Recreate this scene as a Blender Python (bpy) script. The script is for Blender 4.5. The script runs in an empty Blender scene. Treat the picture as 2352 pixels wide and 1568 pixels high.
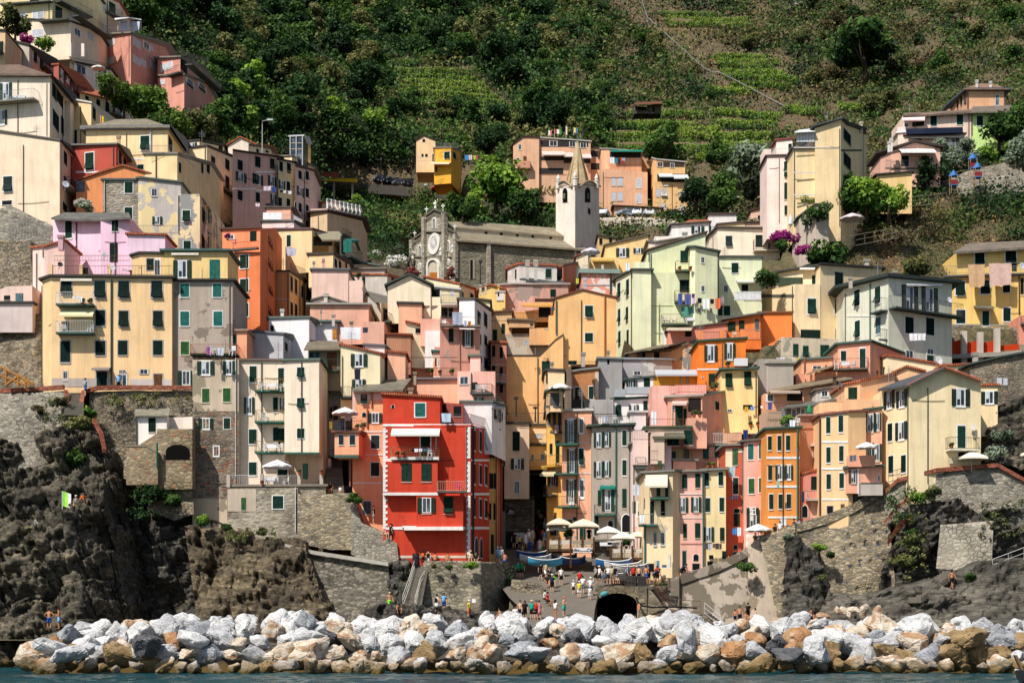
import bpy,math,random
import numpy as np
from mathutils import Vector,Matrix,Euler
from mathutils import Vector as Ve
en=enumerate;N0=None
a_='stand';e_='dark';i_='hair';j_='green';k_='bush';l_='S';p_='white';q_='retaining_wall';u_='olive';v_='-';x_='g';y_='black';z_='k';A_='round';C_='long_hair';D_='loggia_shade_panel';E_='structure';G_='white marble';I_='beige';J_='shrub';K_='Base Color';L_='Roughness';M_='f0f0f0';N_='wall';P_='pale grey';R_='Specular IOR Level';U_='roof';X_='tile';Y_='grey';Z_='cap';a0='lime';c0='sit';d0='apartment_building';e0='apartment building';f0='tree';g0='skin';h0='G';l0='walk';n0='brown';o0='ShaderNodeTexVoronoi';r0='Scale';t0='3f6a5c';A0='O';B0='P';C0='navy';D0='lantern';E0='cream';F0='stairs';G0='orange';H0='Vector';I0='ShaderNodeTexWave';J0='hatch';K0='dress';L0='red';M0='e8e8e8';O0='w';Q0='dark slate grey';R0='m';S0='sun_hat';T0='parapet';U0='ShaderNodeNewGeometry';V0='ShaderNodeMath';W0='cliff';X0='T';Z0='oleander_bush';a1='terrace_wall';d1='tan brown';e1='suv';f1='sky';g1='quay_wall';i1='pink';j1='pine_tree';k1='bougainvillea_bush';l1='blue grey';m1='5a4a44';o1='shutter';q1='house';t1='boulder';w1='hc';A1='D';B1='pine';C1='body';D1='blue';E1='slate';F1='olive_tree';G1='R';H1='8a867c';I1='3f7068';J1='railing';K1='magenta';L1='yellow';M1='rust stained';N1='f2f2f2';O1='f0f0ee';Q1='e0e0e0';R1='d8d8d8';S1='d8d4cc';T1='MULTIPLY_ADD';U1='Distance';V1='6a4a40';W1='4d5a50';X1='3f5a50';Z1='ShaderNodeSeparateColor';a2='citrus_tree';d2='van';e2='pergola';f2='curtain';g2='ShaderNodeSeparateXYZ';i2='use_smooth';j2='upper right vineyard';l2='lower right vineyard';m2='extra';o2='ShaderNodeVectorMath';p2='ShaderNodeObjectInfo';q2='Distortion'
R=random.Random(7)
NR=np.random.RandomState(7)
sc=bpy.context.scene
COL=sc.collection
CAMZ,HOR,F,CU=3.0,1455.0,3600.0,1176.0
PI=math.pi
T=[0,0]
def t(c,r):T[0],T[1]=c,r
def U(x,y):return 588*T[0]+x/4.0,392*T[1]+y/4.0
OFF=[0]
def wp(u,v,Y):Y+=OFF[0];return Ve(((u-CU)/F*Y,Y,CAMZ+(HOR-v)/F*Y))
def tp(x,y,Y):return wp(*U(x,y),Y)
def lin(c):
 return c/12.92 if c<=.04045 else((c+.055)/1.055)**2.4
def rgb(h,k=1.0):
 return tuple(lin(int(h[i:i+2],16)/255)*k for i in(0,2,4))+(1.0,)
MATS={}
def nm_(nA):
 m=bpy.data.materials.new(nA);m.use_nodes=True
 nt=m.node_tree;b=nt.nodes['Principled BSDF']
 return m,nt,b
def N(nt,typ,**kw):
 n=nt.nodes.new(typ)
 for k,v in kw.items():
  if k.startswith('i_'):
   n.inputs[k[2:].replace('_',' ')].default_value=v
  else:setattr(n,k,v)
 return n
def di(n,k,v):n.inputs[k].default_value=v
def L(nt,a,b):nt.links.new(a,b)
def rP(nt,fac,stops,interp='LINEAR'):
 r=nt.nodes.new('ShaderNodeValToRGB');e=r.color_ramp.elements
 r.color_ramp.interpolation=interp
 while len(e)<len(stops):e.new(0.5)
 for i,(p,c)in en(stops):
  e[i].position=p;e[i].color=c if len(c)==4 else tuple(c)+(1,)
 L(nt,fac,r.inputs[0]);return r.outputs[0]
def mix(nt,fac,a,b,mode='MIX'):
 m=nt.nodes.new('ShaderNodeMix');m.data_type='RGBA';m.blend_type=mode
 for s,x in((m.inputs[0],fac),(m.inputs[6],a),(m.inputs[7],b)):
  if hasattr(x,'links'):L(nt,x,s)
  else:s.default_value=x
 return m.outputs[2]
def crd(nt,scale=(1,1,1),kD='Object',rot=(0,0,0)):
 tc=nt.nodes.new('ShaderNodeTexCoord');mp=nt.nodes.new('ShaderNodeMapping')
 L(nt,tc.outputs[kD],mp.inputs[0]);di(mp,r0,scale)
 di(mp,'Rotation',rot)
 return mp.outputs[0]
def wc(nt,scale=(1,1,1),rot=(0,0,0)):
 g=nt.nodes.new(U0);mp=nt.nodes.new('ShaderNodeMapping')
 L(nt,g.outputs['Position'],mp.inputs[0]);di(mp,r0,scale)
 di(mp,'Rotation',rot)
 return mp.outputs[0]
def nZ(nt,vec,scale,detail=3,rough=.55):
 n=N(nt,'ShaderNodeTexNoise');di(n,r0,scale)
 di(n,'Detail',detail);di(n,L_,rough)
 L(nt,vec,n.inputs[H0]);return n.outputs['Fac']
def bump(nt,b,h,strength=.4,dist=.05):
 n=N(nt,'ShaderNodeBump');di(n,'Strength',strength)
 di(n,U1,dist)
 L(nt,h,n.inputs['Height']);L(nt,n.outputs[0],b.inputs['Normal'])
def fl(h,rough=.6,metal=0,k=.85,var=.12):
 key=('flat',h,rough,metal,k)
 if key in MATS:return MATS[key]
 m,nt,b=nm_('paint_'+h)
 c=rgb(h,k)
 v=nZ(nt,wc(nt),3.0,3)
 col=rP(nt,v,[(.3,tuple(x*(1-var)for x in c[:3])),(.7,tuple(min(1,x*(1+var))for x in c[:3]))])
 L(nt,col,b.inputs[K_]);di(b,L_,rough);di(b,R_,.5 if rough<.45 else .12)
 di(b,'Metallic',metal)
 MATS[key]=m;return m
def pL(h,pE=N0,amt=.5,k=.9):
 key=('pl',h,pE,amt)
 if key in MATS:return MATS[key]
 m,nt,b=nm_('plaster_'+h)
 c=rgb(h,1)[:3];g_=sum(c)/3;t_=min(.18,max(.03,min(c)/max(c)*1.1));c=[x*(1-t_)+q*t_ for x,q in zip(c,(.8,.72,.6))];c=[c[0],c[1]*1.07,c[2]*.93]if c[0]>c[1]*1.35 and c[2]>c[1]*.63 and c[2]<c[1]*1.1 and min(c)/max(c)>.11 else c;f_=min(1.1,.86/max(c));c=(c[0]*f_,c[1]*f_*.96,c[2]*f_*.97)
 w=wc(nt)
 big=nZ(nt,w,.45,4)
 col=rP(nt,big,[(.3,tuple(x*.86 for x in c)),(.5,c),(.72,tuple(min(.95,x*1.07+.008)for x in c))])
 st=nZ(nt,wc(nt,(1.6,1.6,.12)),1.3,4,.6)
 col=mix(nt,rP(nt,st,[(.46,(0,0,0)),(.74,(.5,.5,.5))]),col,(c[0]*.62,c[1]*.6,c[2]*.6,1))
 fine=nZ(nt,w,6.0,3)
 col=mix(nt,rP(nt,fine,[(.25,(.14,)*3),(.6,(0,0,0))]),col,(c[0]*.5,c[1]*.48,c[2]*.46,1))
 if pE:
  pn=nZ(nt,w,.42,5,.62)
  pc=rgb(pE,.9)
  th=.72-.36*amt
  col=mix(nt,rP(nt,pn,[(th,(0,0,0)),(th+.012,(1,1,1))]),col,pc)
 else:
  pn=nZ(nt,w,.55,6,.66)
  g=(c[0]*.25+.3,c[1]*.25+.27,c[2]*.25+.24,1)
  col=mix(nt,rP(nt,pn,[(.70,(0,0,0)),(.712,(.8,.8,.8))]),col,g)
 L(nt,col,b.inputs[K_]);di(b,L_,.9)
 di(b,R_,.15)
 bump(nt,b,fine,.35,.04)
 MATS[key]=m;return m
def sO(nA='stone',cols=('6f675a','8c8170','a39883','5a564e','94795c'),mortar='8d8474',sc_=3.0,sT=2.0,mamt=.05,k=1.08):
 key=('st',nA)
 if key in MATS:return MATS[key]
 m,nt,b=nm_(nA)
 w0=wc(nt,(1,1,sT))
 nz=N(nt,'ShaderNodeTexNoise');di(nz,r0,2.0);L(nt,w0,nz.inputs[H0])
 w=mix(nt,.12,w0,nz.outputs['Color'],'ADD')
 va=N(nt,o0,feature='F1');sc_*=.72;di(va,r0,sc_);L(nt,w,va.inputs[H0])
 ve=N(nt,o0,feature='DISTANCE_TO_EDGE');di(ve,r0,sc_);L(nt,w,ve.inputs[H0])
 sep=N(nt,Z1);L(nt,va.outputs['Color'],sep.inputs[0])
 n=len(cols)
 col=rP(nt,sep.outputs[0],[(i/(n-1),rgb(c,k))for i,c in en(cols)],'CONSTANT' if 0 else 'LINEAR')
 big=nZ(nt,wc(nt),.25,5,.6)
 col=mix(nt,rP(nt,big,[(.3,(.5,)*3),(.55,(0,0,0))]),col,tuple(x*.45 for x in rgb(cols[0],k)[:3])+(1,))
 edge=rP(nt,ve.outputs[U1],[(mamt*.3,(1,1,1)),(mamt,(0,0,0))])
 mc=mix(nt,rP(nt,big,[(.4,(0,0,0)),(.62,(1,1,1))]),tuple(x*.3 for x in rgb(mortar)[:3])+(1,),rgb(mortar,k))
 col=mix(nt,edge,col,mc)
 fn=nZ(nt,wc(nt),7,3)
 col=mix(nt,rP(nt,fn,[(.3,(.35,)*3),(.6,(0,0,0))]),col,(.03,.028,.024,1))
 L(nt,col,b.inputs[K_]);di(b,L_,.95)
 di(b,R_,.1)
 hh=N(nt,V0,operation=T1);L(nt,ve.outputs[U1],hh.inputs[0]);di(hh,1,1.2);L(nt,sep.outputs[1],hh.inputs[2])
 bump(nt,b,hh.outputs[0],.9,.09)
 MATS[key]=m;return m
def rkm(nA,c1,c2,c3,k=1.15,tilt=.5):
 key=('rk',nA)
 if key in MATS:return MATS[key]
 m,nt,b=nm_(nA)
 w=wc(nt,(.6,1,2.6),(0,tilt,0))
 big=nZ(nt,wc(nt),.16,6,.6)
 str_=nZ(nt,w,1.1,6,.7)
 col=rP(nt,str_,[(.3,rgb(c1,k)),(.5,rgb(c2,k)),(.68,rgb(c3,k))])
 col=mix(nt,rP(nt,big,[(.4,(0,0,0)),(.62,(.7,.7,.7))]),col,rgb(c1,k*.8))
 vo=N(nt,o0,feature='DISTANCE_TO_EDGE');di(vo,r0,.42)
 L(nt,w,vo.inputs[H0])
 col=mix(nt,rP(nt,vo.outputs[U1],[(.0,(.85,)*3),(.035,(0,0,0))]),col,(.012,.011,.009,1))
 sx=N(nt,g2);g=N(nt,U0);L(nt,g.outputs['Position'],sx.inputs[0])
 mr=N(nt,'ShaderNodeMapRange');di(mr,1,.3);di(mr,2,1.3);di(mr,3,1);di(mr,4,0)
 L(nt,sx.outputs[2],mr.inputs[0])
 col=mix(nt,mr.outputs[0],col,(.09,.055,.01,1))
 L(nt,col,b.inputs[K_]);di(b,L_,.85)
 di(b,R_,.25)
 bump(nt,b,str_,.9,.3)
 MATS[key]=m;return m
def bdm(nA,c1,c2,vein,stain=.0):
 key=('bo',nA)
 if key in MATS:return MATS[key]
 m,nt,b=nm_(nA)
 oi=N(nt,p2)
 w=wc(nt,(1,1,1.8),(.4,.7,0))
 va=N(nt,o2,operation='ADD');L(nt,w,va.inputs[0])
 sc1=N(nt,o2,operation='SCALE');cx=N(nt,'ShaderNodeCombineXYZ')
 for i in range(3):L(nt,oi.outputs['Random'],cx.inputs[i])
 L(nt,cx.outputs[0],sc1.inputs[0]);di(sc1,r0,50)
 L(nt,sc1.outputs[0],va.inputs[1])
 n1=nZ(nt,va.outputs[0],.9,5,.6)
 wv=N(nt,I0);di(wv,r0,1.1);di(wv,q2,9);di(wv,'Detail',4)
 di(wv,'Detail Scale',1.6)
 L(nt,va.outputs[0],wv.inputs[H0])
 col=rP(nt,n1,[(.32,rgb(c1,.9)),(.62,rgb(c2,.9))])
 col=mix(nt,rP(nt,wv.outputs['Fac'],[(.0,(.6,)*3),(.22,(0,0,0))]),col,rgb(vein,.9))
 if stain:
  n2=nZ(nt,va.outputs[0],.7,4,.6)
  col=mix(nt,rP(nt,n2,[(.60-.2*stain,(0,0,0)),(.66-.2*stain,(.75,)*3)]),col,rgb('b98452',.8))
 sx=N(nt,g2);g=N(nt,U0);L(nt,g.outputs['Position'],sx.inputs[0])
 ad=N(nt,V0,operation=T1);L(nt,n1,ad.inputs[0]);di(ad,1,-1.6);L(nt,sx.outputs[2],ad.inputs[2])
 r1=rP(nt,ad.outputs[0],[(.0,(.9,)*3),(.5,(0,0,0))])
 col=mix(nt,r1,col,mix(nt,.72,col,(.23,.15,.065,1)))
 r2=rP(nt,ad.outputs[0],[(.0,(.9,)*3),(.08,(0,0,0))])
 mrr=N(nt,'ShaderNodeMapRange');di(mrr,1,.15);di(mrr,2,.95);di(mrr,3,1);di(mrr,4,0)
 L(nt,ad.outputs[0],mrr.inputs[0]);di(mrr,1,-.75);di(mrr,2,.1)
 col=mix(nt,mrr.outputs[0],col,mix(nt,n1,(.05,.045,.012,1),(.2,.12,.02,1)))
 L(nt,col,b.inputs[K_]);di(b,L_,.8)
 di(b,R_,.25)
 fn=nZ(nt,va.outputs[0],2.6,7,.72)
 bump(nt,b,fn,1.0,.22)
 MATS[key]=m;return m
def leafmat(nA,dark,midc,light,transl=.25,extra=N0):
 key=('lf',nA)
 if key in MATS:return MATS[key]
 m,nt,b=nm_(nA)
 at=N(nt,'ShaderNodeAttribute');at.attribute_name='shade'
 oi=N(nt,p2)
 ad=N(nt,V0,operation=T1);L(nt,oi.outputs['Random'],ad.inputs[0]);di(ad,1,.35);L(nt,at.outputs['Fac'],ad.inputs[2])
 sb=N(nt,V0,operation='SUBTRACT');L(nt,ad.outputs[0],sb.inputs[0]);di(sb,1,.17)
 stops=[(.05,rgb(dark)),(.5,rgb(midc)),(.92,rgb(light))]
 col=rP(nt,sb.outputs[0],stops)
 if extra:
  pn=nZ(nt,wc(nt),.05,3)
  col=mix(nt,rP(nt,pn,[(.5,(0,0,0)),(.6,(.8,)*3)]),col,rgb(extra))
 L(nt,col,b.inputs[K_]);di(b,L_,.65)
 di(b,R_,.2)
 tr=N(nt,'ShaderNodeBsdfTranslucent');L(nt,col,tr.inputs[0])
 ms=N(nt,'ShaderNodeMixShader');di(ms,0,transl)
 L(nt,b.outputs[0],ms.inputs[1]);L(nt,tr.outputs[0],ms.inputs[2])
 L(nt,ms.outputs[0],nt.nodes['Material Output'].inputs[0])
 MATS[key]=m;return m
def slate(h='8b7f6c',h2='6d6658'):
 key=('sl',h,h2)
 if key in MATS:return MATS[key]
 m,nt,b=nm_('roof_'+h)
 w=wc(nt,(1,1,1.2))
 br=N(nt,o0,feature='F1');di(br,r0,2.6);L(nt,w,br.inputs[H0])
 sep=N(nt,Z1);L(nt,br.outputs['Color'],sep.inputs[0])
 col=mix(nt,sep.outputs[0],rgb(h,.8),rgb(h2,.8))
 n1=nZ(nt,w,.6,5)
 col=mix(nt,rP(nt,n1,[(.4,(0,0,0)),(.7,(.6,)*3)]),col,tuple(x*.5 for x in rgb(h2)[:3])+(1,))
 L(nt,col,b.inputs[K_]);di(b,L_,.9)
 bump(nt,b,sep.outputs[0],.6,.05)
 MATS[key]=m;return m
def tiles(h='b5603c'):
 key=('ti',h)
 if key in MATS:return MATS[key]
 m,nt,b=nm_('terracotta_tiles')
 wv=N(nt,I0);wv.bands_direction='X';di(wv,r0,1.4);di(wv,q2,.6)
 L(nt,wc(nt),wv.inputs[H0])
 n1=nZ(nt,wc(nt),2.2,4)
 col=rP(nt,n1,[(.3,tuple(x*.55 for x in rgb(h)[:3])),(.55,rgb(h)),(.8,rgb('cf9468'))])
 col=mix(nt,rP(nt,wv.outputs['Fac'],[(0,(.6,)*3),(.45,(0,0,0))]),col,(.07,.03,.018,1))
 L(nt,col,b.inputs[K_]);di(b,L_,.9)
 bump(nt,b,wv.outputs['Fac'],.7,.08)
 MATS[key]=m;return m
def sP(h1,h2,scale=2.2,axis='X'):
 key=('stp',h1,h2,scale,axis)
 if key in MATS:return MATS[key]
 m,nt,b=nm_('striped_cloth')
 wv=N(nt,I0);wv.bands_direction=axis;di(wv,r0,scale)
 L(nt,crd(nt),wv.inputs[H0])
 col=rP(nt,wv.outputs['Fac'],[(.49,rgb(h1)),(.51,rgb(h2))])
 L(nt,col,b.inputs[K_]);di(b,L_,.9)
 MATS[key]=m;return m
def glass():
 if 'glass' in MATS:return MATS['glass']
 m,nt,b=nm_('window_glass')
 n1=nZ(nt,wc(nt),1.1,2)
 L(nt,rP(nt,n1,[(.35,(.012,.016,.02)),(.6,(.05,.065,.085)),(.75,(.22,.25,.3))]),b.inputs[K_])
 di(b,L_,.12)
 MATS['glass']=m;return m
def me_new(nA,v,f,mat=N0,smooth=False):
 me=bpy.data.meshes.new(nA);me.from_pydata([tuple(x)for x in v],[],f)
 if mat is not N0:
  for m_ in(mat if isinstance(mat,(list,tuple))else[mat]):me.materials.append(m_)
 if smooth:me.polygons.foreach_set(i2,[True]*len(me.polygons))
 me.update();return me
def link(nA,data,pA=N0):
 o=bpy.data.objects.new(nA,data);COL.objects.link(o)
 if pA is not N0:o.parent=pA
 return o
def tag(o,lB=N0,cA=N0,gP=N0,kD=N0):
 if lB:o['label']=lB
 if cA:o['category']=cA
 if gP:o['group']=gP
 if kD:o['kind']=kD
 return o
class MB:
 """collects simple solids into one mesh"""
 def __init__(s,o=(0,0,0)):s.v=[];s.f=[];s.mi=[];s.o=Ve(o)
 def add(s,v,f,m=0):
  n=len(s.v);s.v+=[Ve(x)-s.o for x in v];s.f+=[[i+n for i in q]for q in f];s.mi+=[m]*len(f);return s
 def box(s,a,b,m=0):
  (x0,y0,z0),(x1,y1,z1)=a,b
  return s.add([(x0,y0,z0),(x1,y0,z0),(x1,y1,z0),(x0,y1,z0),(x0,y0,z1),(x1,y0,z1),(x1,y1,z1),(x0,y1,z1)],
[[0,3,2,1],[4,5,6,7],[0,1,5,4],[1,2,6,5],[2,3,7,6],[3,0,4,7]],m)
 def pR(s,poly,d,m=0):
  """planar polygon extruded by vector d"""
  n=len(poly);d=Ve(d);v=[Ve(p)for p in poly]+[Ve(p)+d for p in poly]
  f=[list(range(n)),list(range(2*n-1,n-1,-1))]+[[i,i+n,(i+1)%n+n,(i+1)%n]for i in range(n)]
  return s.add(v,f,m)
 def tube(s,pts,rad,seg=6,m=0,cap=True):
  pts=[Ve(p)for p in pts];n=len(pts)
  rad=rad if isinstance(rad,(list,tuple))else[rad]*n
  v=[];f=[]
  for i,p in en(pts):
   d=(pts[min(i+1,n-1)]-pts[max(i-1,0)]).normalized()
   a=d.cross(Ve((0,0,1))if abs(d.z)<.9 else Ve((0,1,0))).normalized();b=d.cross(a)
   for k in range(seg):
    an=2*PI*k/seg;v.append(p+(a*math.cos(an)+b*math.sin(an))*rad[i])
  for i in range(n-1):
   for k in range(seg):
    k2=(k+1)%seg;f.append([i*seg+k,i*seg+k2,(i+1)*seg+k2,(i+1)*seg+k])
  if cap:f+=[list(range(seg-1,-1,-1)),list(range((n-1)*seg,n*seg))]
  return s.add(v,f,m)
 def lT(s,prof,seg=12,c=(0,0,0),m=0,sx=1,sy=1):
  """prof: (radius, z) from bottom to top"""
  v=[];f=[];n=len(prof)
  for r,z in prof:
   for k in range(seg):
    an=2*PI*k/seg;v.append((c[0]+math.cos(an)*r*sx,c[1]+math.sin(an)*r*sy,c[2]+z))
  for i in range(n-1):
   for k in range(seg):
    k2=(k+1)%seg;f.append([i*seg+k,i*seg+k2,(i+1)*seg+k2,(i+1)*seg+k])
  f+=[list(range(seg-1,-1,-1)),list(range((n-1)*seg,n*seg))]
  return s.add(v,f,m)
 def mS(s,nA,mat,smooth=False):
  me=me_new(nA,s.v,s.f,mat,smooth)
  if any(s.mi):me.polygons.foreach_set('material_index',s.mi)
  return me
 def bD(s,nA,mat,pA=N0,smooth=False):
  return link(nA,s.mS(nA,mat,smooth),pA)
def bgm(nA,V,Fq,mat,shade=N0,smooth=False):
 """numpy quads"""
 me=bpy.data.meshes.new(nA);n=len(V);k=len(Fq);q=Fq.shape[1]
 me.vertices.add(n);me.vertices.foreach_set('co',V.astype(np.float32).ravel())
 me.loops.add(k*q);me.loops.foreach_set('vertex_index',Fq.astype(np.int32).ravel())
 me.polygons.add(k);me.polygons.foreach_set('loop_start',np.arange(0,k*q,q,dtype=np.int32))
 if smooth:me.polygons.foreach_set(i2,np.ones(k,dtype=bool))
 me.materials.append(mat)
 if shade is not N0:
  a=me.attributes.new('shade','FLOAT','POINT');a.data.foreach_set('value',shade.astype(np.float32))
 me.update();me.validate();return me
def _h(i,j,k,s):
 n=(i*374761393+j*668265263+k*2147483647+s*1274126177)&0xffffffff
 n=((n^(n>>13))*1274126177)&0xffffffff
 n=((n^(n>>16))*2246822519)&0xffffffff
 return((n^(n>>15))&0xffffff)/float(0xffffff)
def vnoise(P,s=0):
 P=np.asarray(P,dtype=np.float64);I=np.floor(P).astype(np.int64);f=P-I;f=f*f*(3-2*f);o=0
 for a in(0,1):
  for b in(0,1):
   for c in(0,1):
    w=(f[...,0]if a else 1-f[...,0])*(f[...,1]if b else 1-f[...,1])*(f[...,2]if c else 1-f[...,2])
    o=o+w*_h(I[...,0]+a,I[...,1]+b,I[...,2]+c,s)
 return o
def fbm(P,oct=4,s=0,g=.5):
 o=0;a=1;t_=0
 for i in range(oct):
  o=o+a*vnoise(P*2**i,s+i);t_+=a;a*=g
 return o/t_
def strata(P,s=0):
 """ledges and joints: offsets per layer and per block, at three scales"""
 o=0;w=P+(np.stack([fbm(P*.45,3,s+k)for k in(20,21,22)],-1)-.5)*1.1
 for k,(a,lx,lz)in en(((1.,.34,.5),(.55,.9,1.3),(.28,2.2,3.1))):
  z=w[...,2]*lz;K=np.floor(z).astype(np.int64);x=w[...,0]*lx+_h(K,K,K,s+k)*5+w[...,1]*.2;J=np.floor(x).astype(np.int64)
  fz,fx=z-K,x-J;e=np.minimum(np.minimum(fz,1-fz)/lz,np.minimum(fx,1-fx)/lx)
  o=o+a*(_h(J,K,J*0,s+k+7)-.5+(fz-.5)*(_h(J,K,J*0+3,s)-.25)*.7+(fx-.5)*(_h(J,K,J*0+5,s)-.5)*.6)-.3*np.exp(-(e/.06)**2)*a
 return o
def blocks(P,s=0):
 """fractured-rock height: per-cell offset and tilt"""
 I=np.floor(P).astype(np.int64);best=np.full(P.shape[:-1],9.);sec=best.copy();val=best*0
 for a in(-1,0,1):
  for b in(-1,0,1):
   for c in(-1,0,1):
    J=I+np.array([a,b,c]);j=(J[...,0],J[...,1],J[...,2])
    ctr=J+np.stack([_h(*j,s+1),_h(*j,s+2),_h(*j,s+3)],-1)
    d=P-ctr;dd=(d**2).sum(-1)
    h=_h(*j,s+4)*.75+(d[...,0]*(_h(*j,s+5)-.5)+d[...,1]*(_h(*j,s+6)-.5)+d[...,2]*(_h(*j,s+7)-.35))*2.0
    m=dd<best;sec=np.where(m,best,np.minimum(sec,dd));val=np.where(m,h,val);best=np.where(m,dd,best)
 return val-np.exp(-((np.sqrt(sec)-np.sqrt(best))/.09)**2)*.35
GREEN='1f4a3c'
SHC={x_:'1d4638','t':'2f7a72',z_:'15302a','b':'6b4a33','n':'3c6b3c','y':'5f7f88',R0:'30403f',O0:'e6e6e4','o':'c98b3a'}
def shmat(c):return fl(SHC[c],.8,k=.6 if c in 'gk' else .75,var=.3)
TRC={O0:'f0eeea',x_:'b9b2ac','c':'e8dcc0',v_:N0}
UM={}
def ring(mb,x0,x1,z0,z1,tx,tz,y0,y1,m=0):
 mb.box((x0,y0,z0),(x0+tx,y1,z1),m);mb.box((x1-tx,y0,z0),(x1,y1,z1),m)
 mb.box((x0+tx,y0,z1-tz),(x1-tx,y1,z1),m);mb.box((x0+tx,y0,z0),(x1-tx,y1,z0+tz),m)
def leaf(mb,x0,x1,z0,z1,y,tilt=0):
 """one shutter leaf: stiles, rails and slats; tilt hinges the lower half outwards"""
 def part(za,zb,ang):
  s=MB();tx=(x1-x0)*.13
  ring(s,x0,x1,za,zb,tx,(zb-za)*.07,y-.045,y)
  n=7 if zb-za<.6 else 14
  for i in range(n):
   a=za+(zb-za)*(.08+.84*i/n);b=za+(zb-za)*(.08+.84*(i+.72)/n)
   s.add([(x0+tx,y-.01,b),(x1-tx,y-.01,b),(x1-tx,y-.04,a),(x0+tx,y-.04,a)],[[0,3,2,1]])
  if ang:
   ca,sa=math.cos(ang),math.sin(ang)
   s.v=[Ve((p.x,y+(p.y-y)*ca+(p.z-zb)*sa*1.3,zb+(p.z-zb)*ca))for p in s.v]
  mb.add(s.v,s.f)
 if tilt:part(z0+(z1-z0)*.5,z1,0);part(z0,z0+(z1-z0)*.5-.01,tilt)
 else:part(z0,z1,0)
def uwn(kD,c,tr):
 key=(kD,c,tr)
 if key in UM:return UM[key]
 out=[]
 F_=MB();trm=TRC.get(tr);mats=[fl(trm or 'cfc6b8',.8),fl('14171a',.5)]
 fx0,fx1=-.5,.5
 if kD in 'OQ':fx0,fx1=-.26,.26
 if trm and kD not in 'A':
  ring(F_,fx0-.11,fx1+.11,-.57,.57,.11,.07,-.03,.0)
 F_.box((fx0-.03,-.07,-.6),(fx1+.03,.0,-.555))if kD not in 'PA' else N0
 if kD=='A':
  pts=[(-.5,0,-.5),(.5,0,-.5),(.5,0,.2)]+[(.5*math.cos(a),0,.2+.3*math.sin(a))for a in[PI*i/10 for i in range(1,10)]]+[(-.5,0,.2)]
  F_.pR([(x*1.25,-.03,z*1.1)for x,y,z in pts],(0,.03,0),0)
  F_.pR([(x,-.045,z)for x,y,z in pts],(0,.02,0),1)
 else:
  F_.box((fx0,-.008,-.5),(fx1,.0,.5),1)
 out.append(('frame',F_.mS('window_frame',mats),N0))
 if kD in 'ST':
  for a,b in((-.5,-.01),(.01,.5)):
   s=MB();leaf(s,a,b,-.5,.5,-.02,.42 if kD==X0 else 0);out.append((o1,s.mS(o1,shmat(c)),N0))
 elif kD in 'H':
  s=MB();leaf(s,-.5,.5,-.5,.5,-.02,.5);out.append((o1,s.mS(o1,shmat(c)),N0))
 elif kD in 'OQ':
  for a,b in((-.5,-.27),(.27,.5)):
   s=MB();leaf(s,a,b,-.5,.5,-.05,.0);out.append((o1,s.mS(o1,shmat(c)),N0))
 if kD in 'OGQ':
  s=MB();wf=fl('e9e9e7',.5);ring(s,fx0,fx1,-.5,.5,.07*(fx1-fx0)/.9+.02,.05,-.03,-.01)
  s.box((-.018,-.03,-.45),(.018,-.01,.45));out.append(('sash',s.mS('sash',wf),N0))
  p=MB().box((fx0+.03,-.016,-.47),(fx1-.03,-.012,.47));out.append(('pane',p.mS('pane',glass()),N0))
  if kD==A0:
   q=MB().box((fx0+.06,-.02,-.1),(-.03,-.0165,.44));out.append((f2,q.mS(f2,fl('cfd3d8',.9)),N0))
 if kD==G1:
  s=MB()
  for i in range(9):s.box((-.48,-.02-.004*(i%2),-.48+i*.107),(.48,-.01,-.48+(i+.9)*.107))
  out.append(('roller_blind',s.mS('roller_blind',fl('d5d7de',.7)),N0))
 if kD==B0:
  s=MB().box((-.46,-.05,-.5),(.46,-.01,.47));s.box((-.38,-.065,-.4),(-.04,-.05,.38));s.box((.04,-.065,-.4),(.38,-.05,.38))
  out.append(('door_leaf',s.mS('door_leaf',shmat(c)),N0))
 UM[key]=out;return out
def pwn(kD,p,tv,nv,w,h,root,c=x_,tr=O0):
 parts=uwn(kD,c,tr)
 M=Matrix(((tv.x,-nv.x,0,p.x),(tv.y,-nv.y,0,p.y),(0,0,1,p.z),(0,0,0,1)))
 o=link('door' if kD==B0 else 'window',parts[0][1],root)
 o.matrix_basis=Matrix.Translation(-root.location)@M@Matrix.Diagonal((w,1,h,1))
 for nm,me,_ in parts[1:]:link(nm,me,o)
 return o
class B_:pass
cur=B_();cur.root=N0
CLAMP=[]
SURF=[]
FACES=[]
ROOFC='4a4a46'
def HH(lB):return H(q1,lB)
def H(nA,lB,cA=q1,gP=N0):
 o=bpy.data.objects.new(nA,N0);COL.objects.link(o);o.empty_display_size=.5
 tag(o,lB,cA,gP);cur.root=o;cur.first=True;SURF.clear();return o
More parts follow.
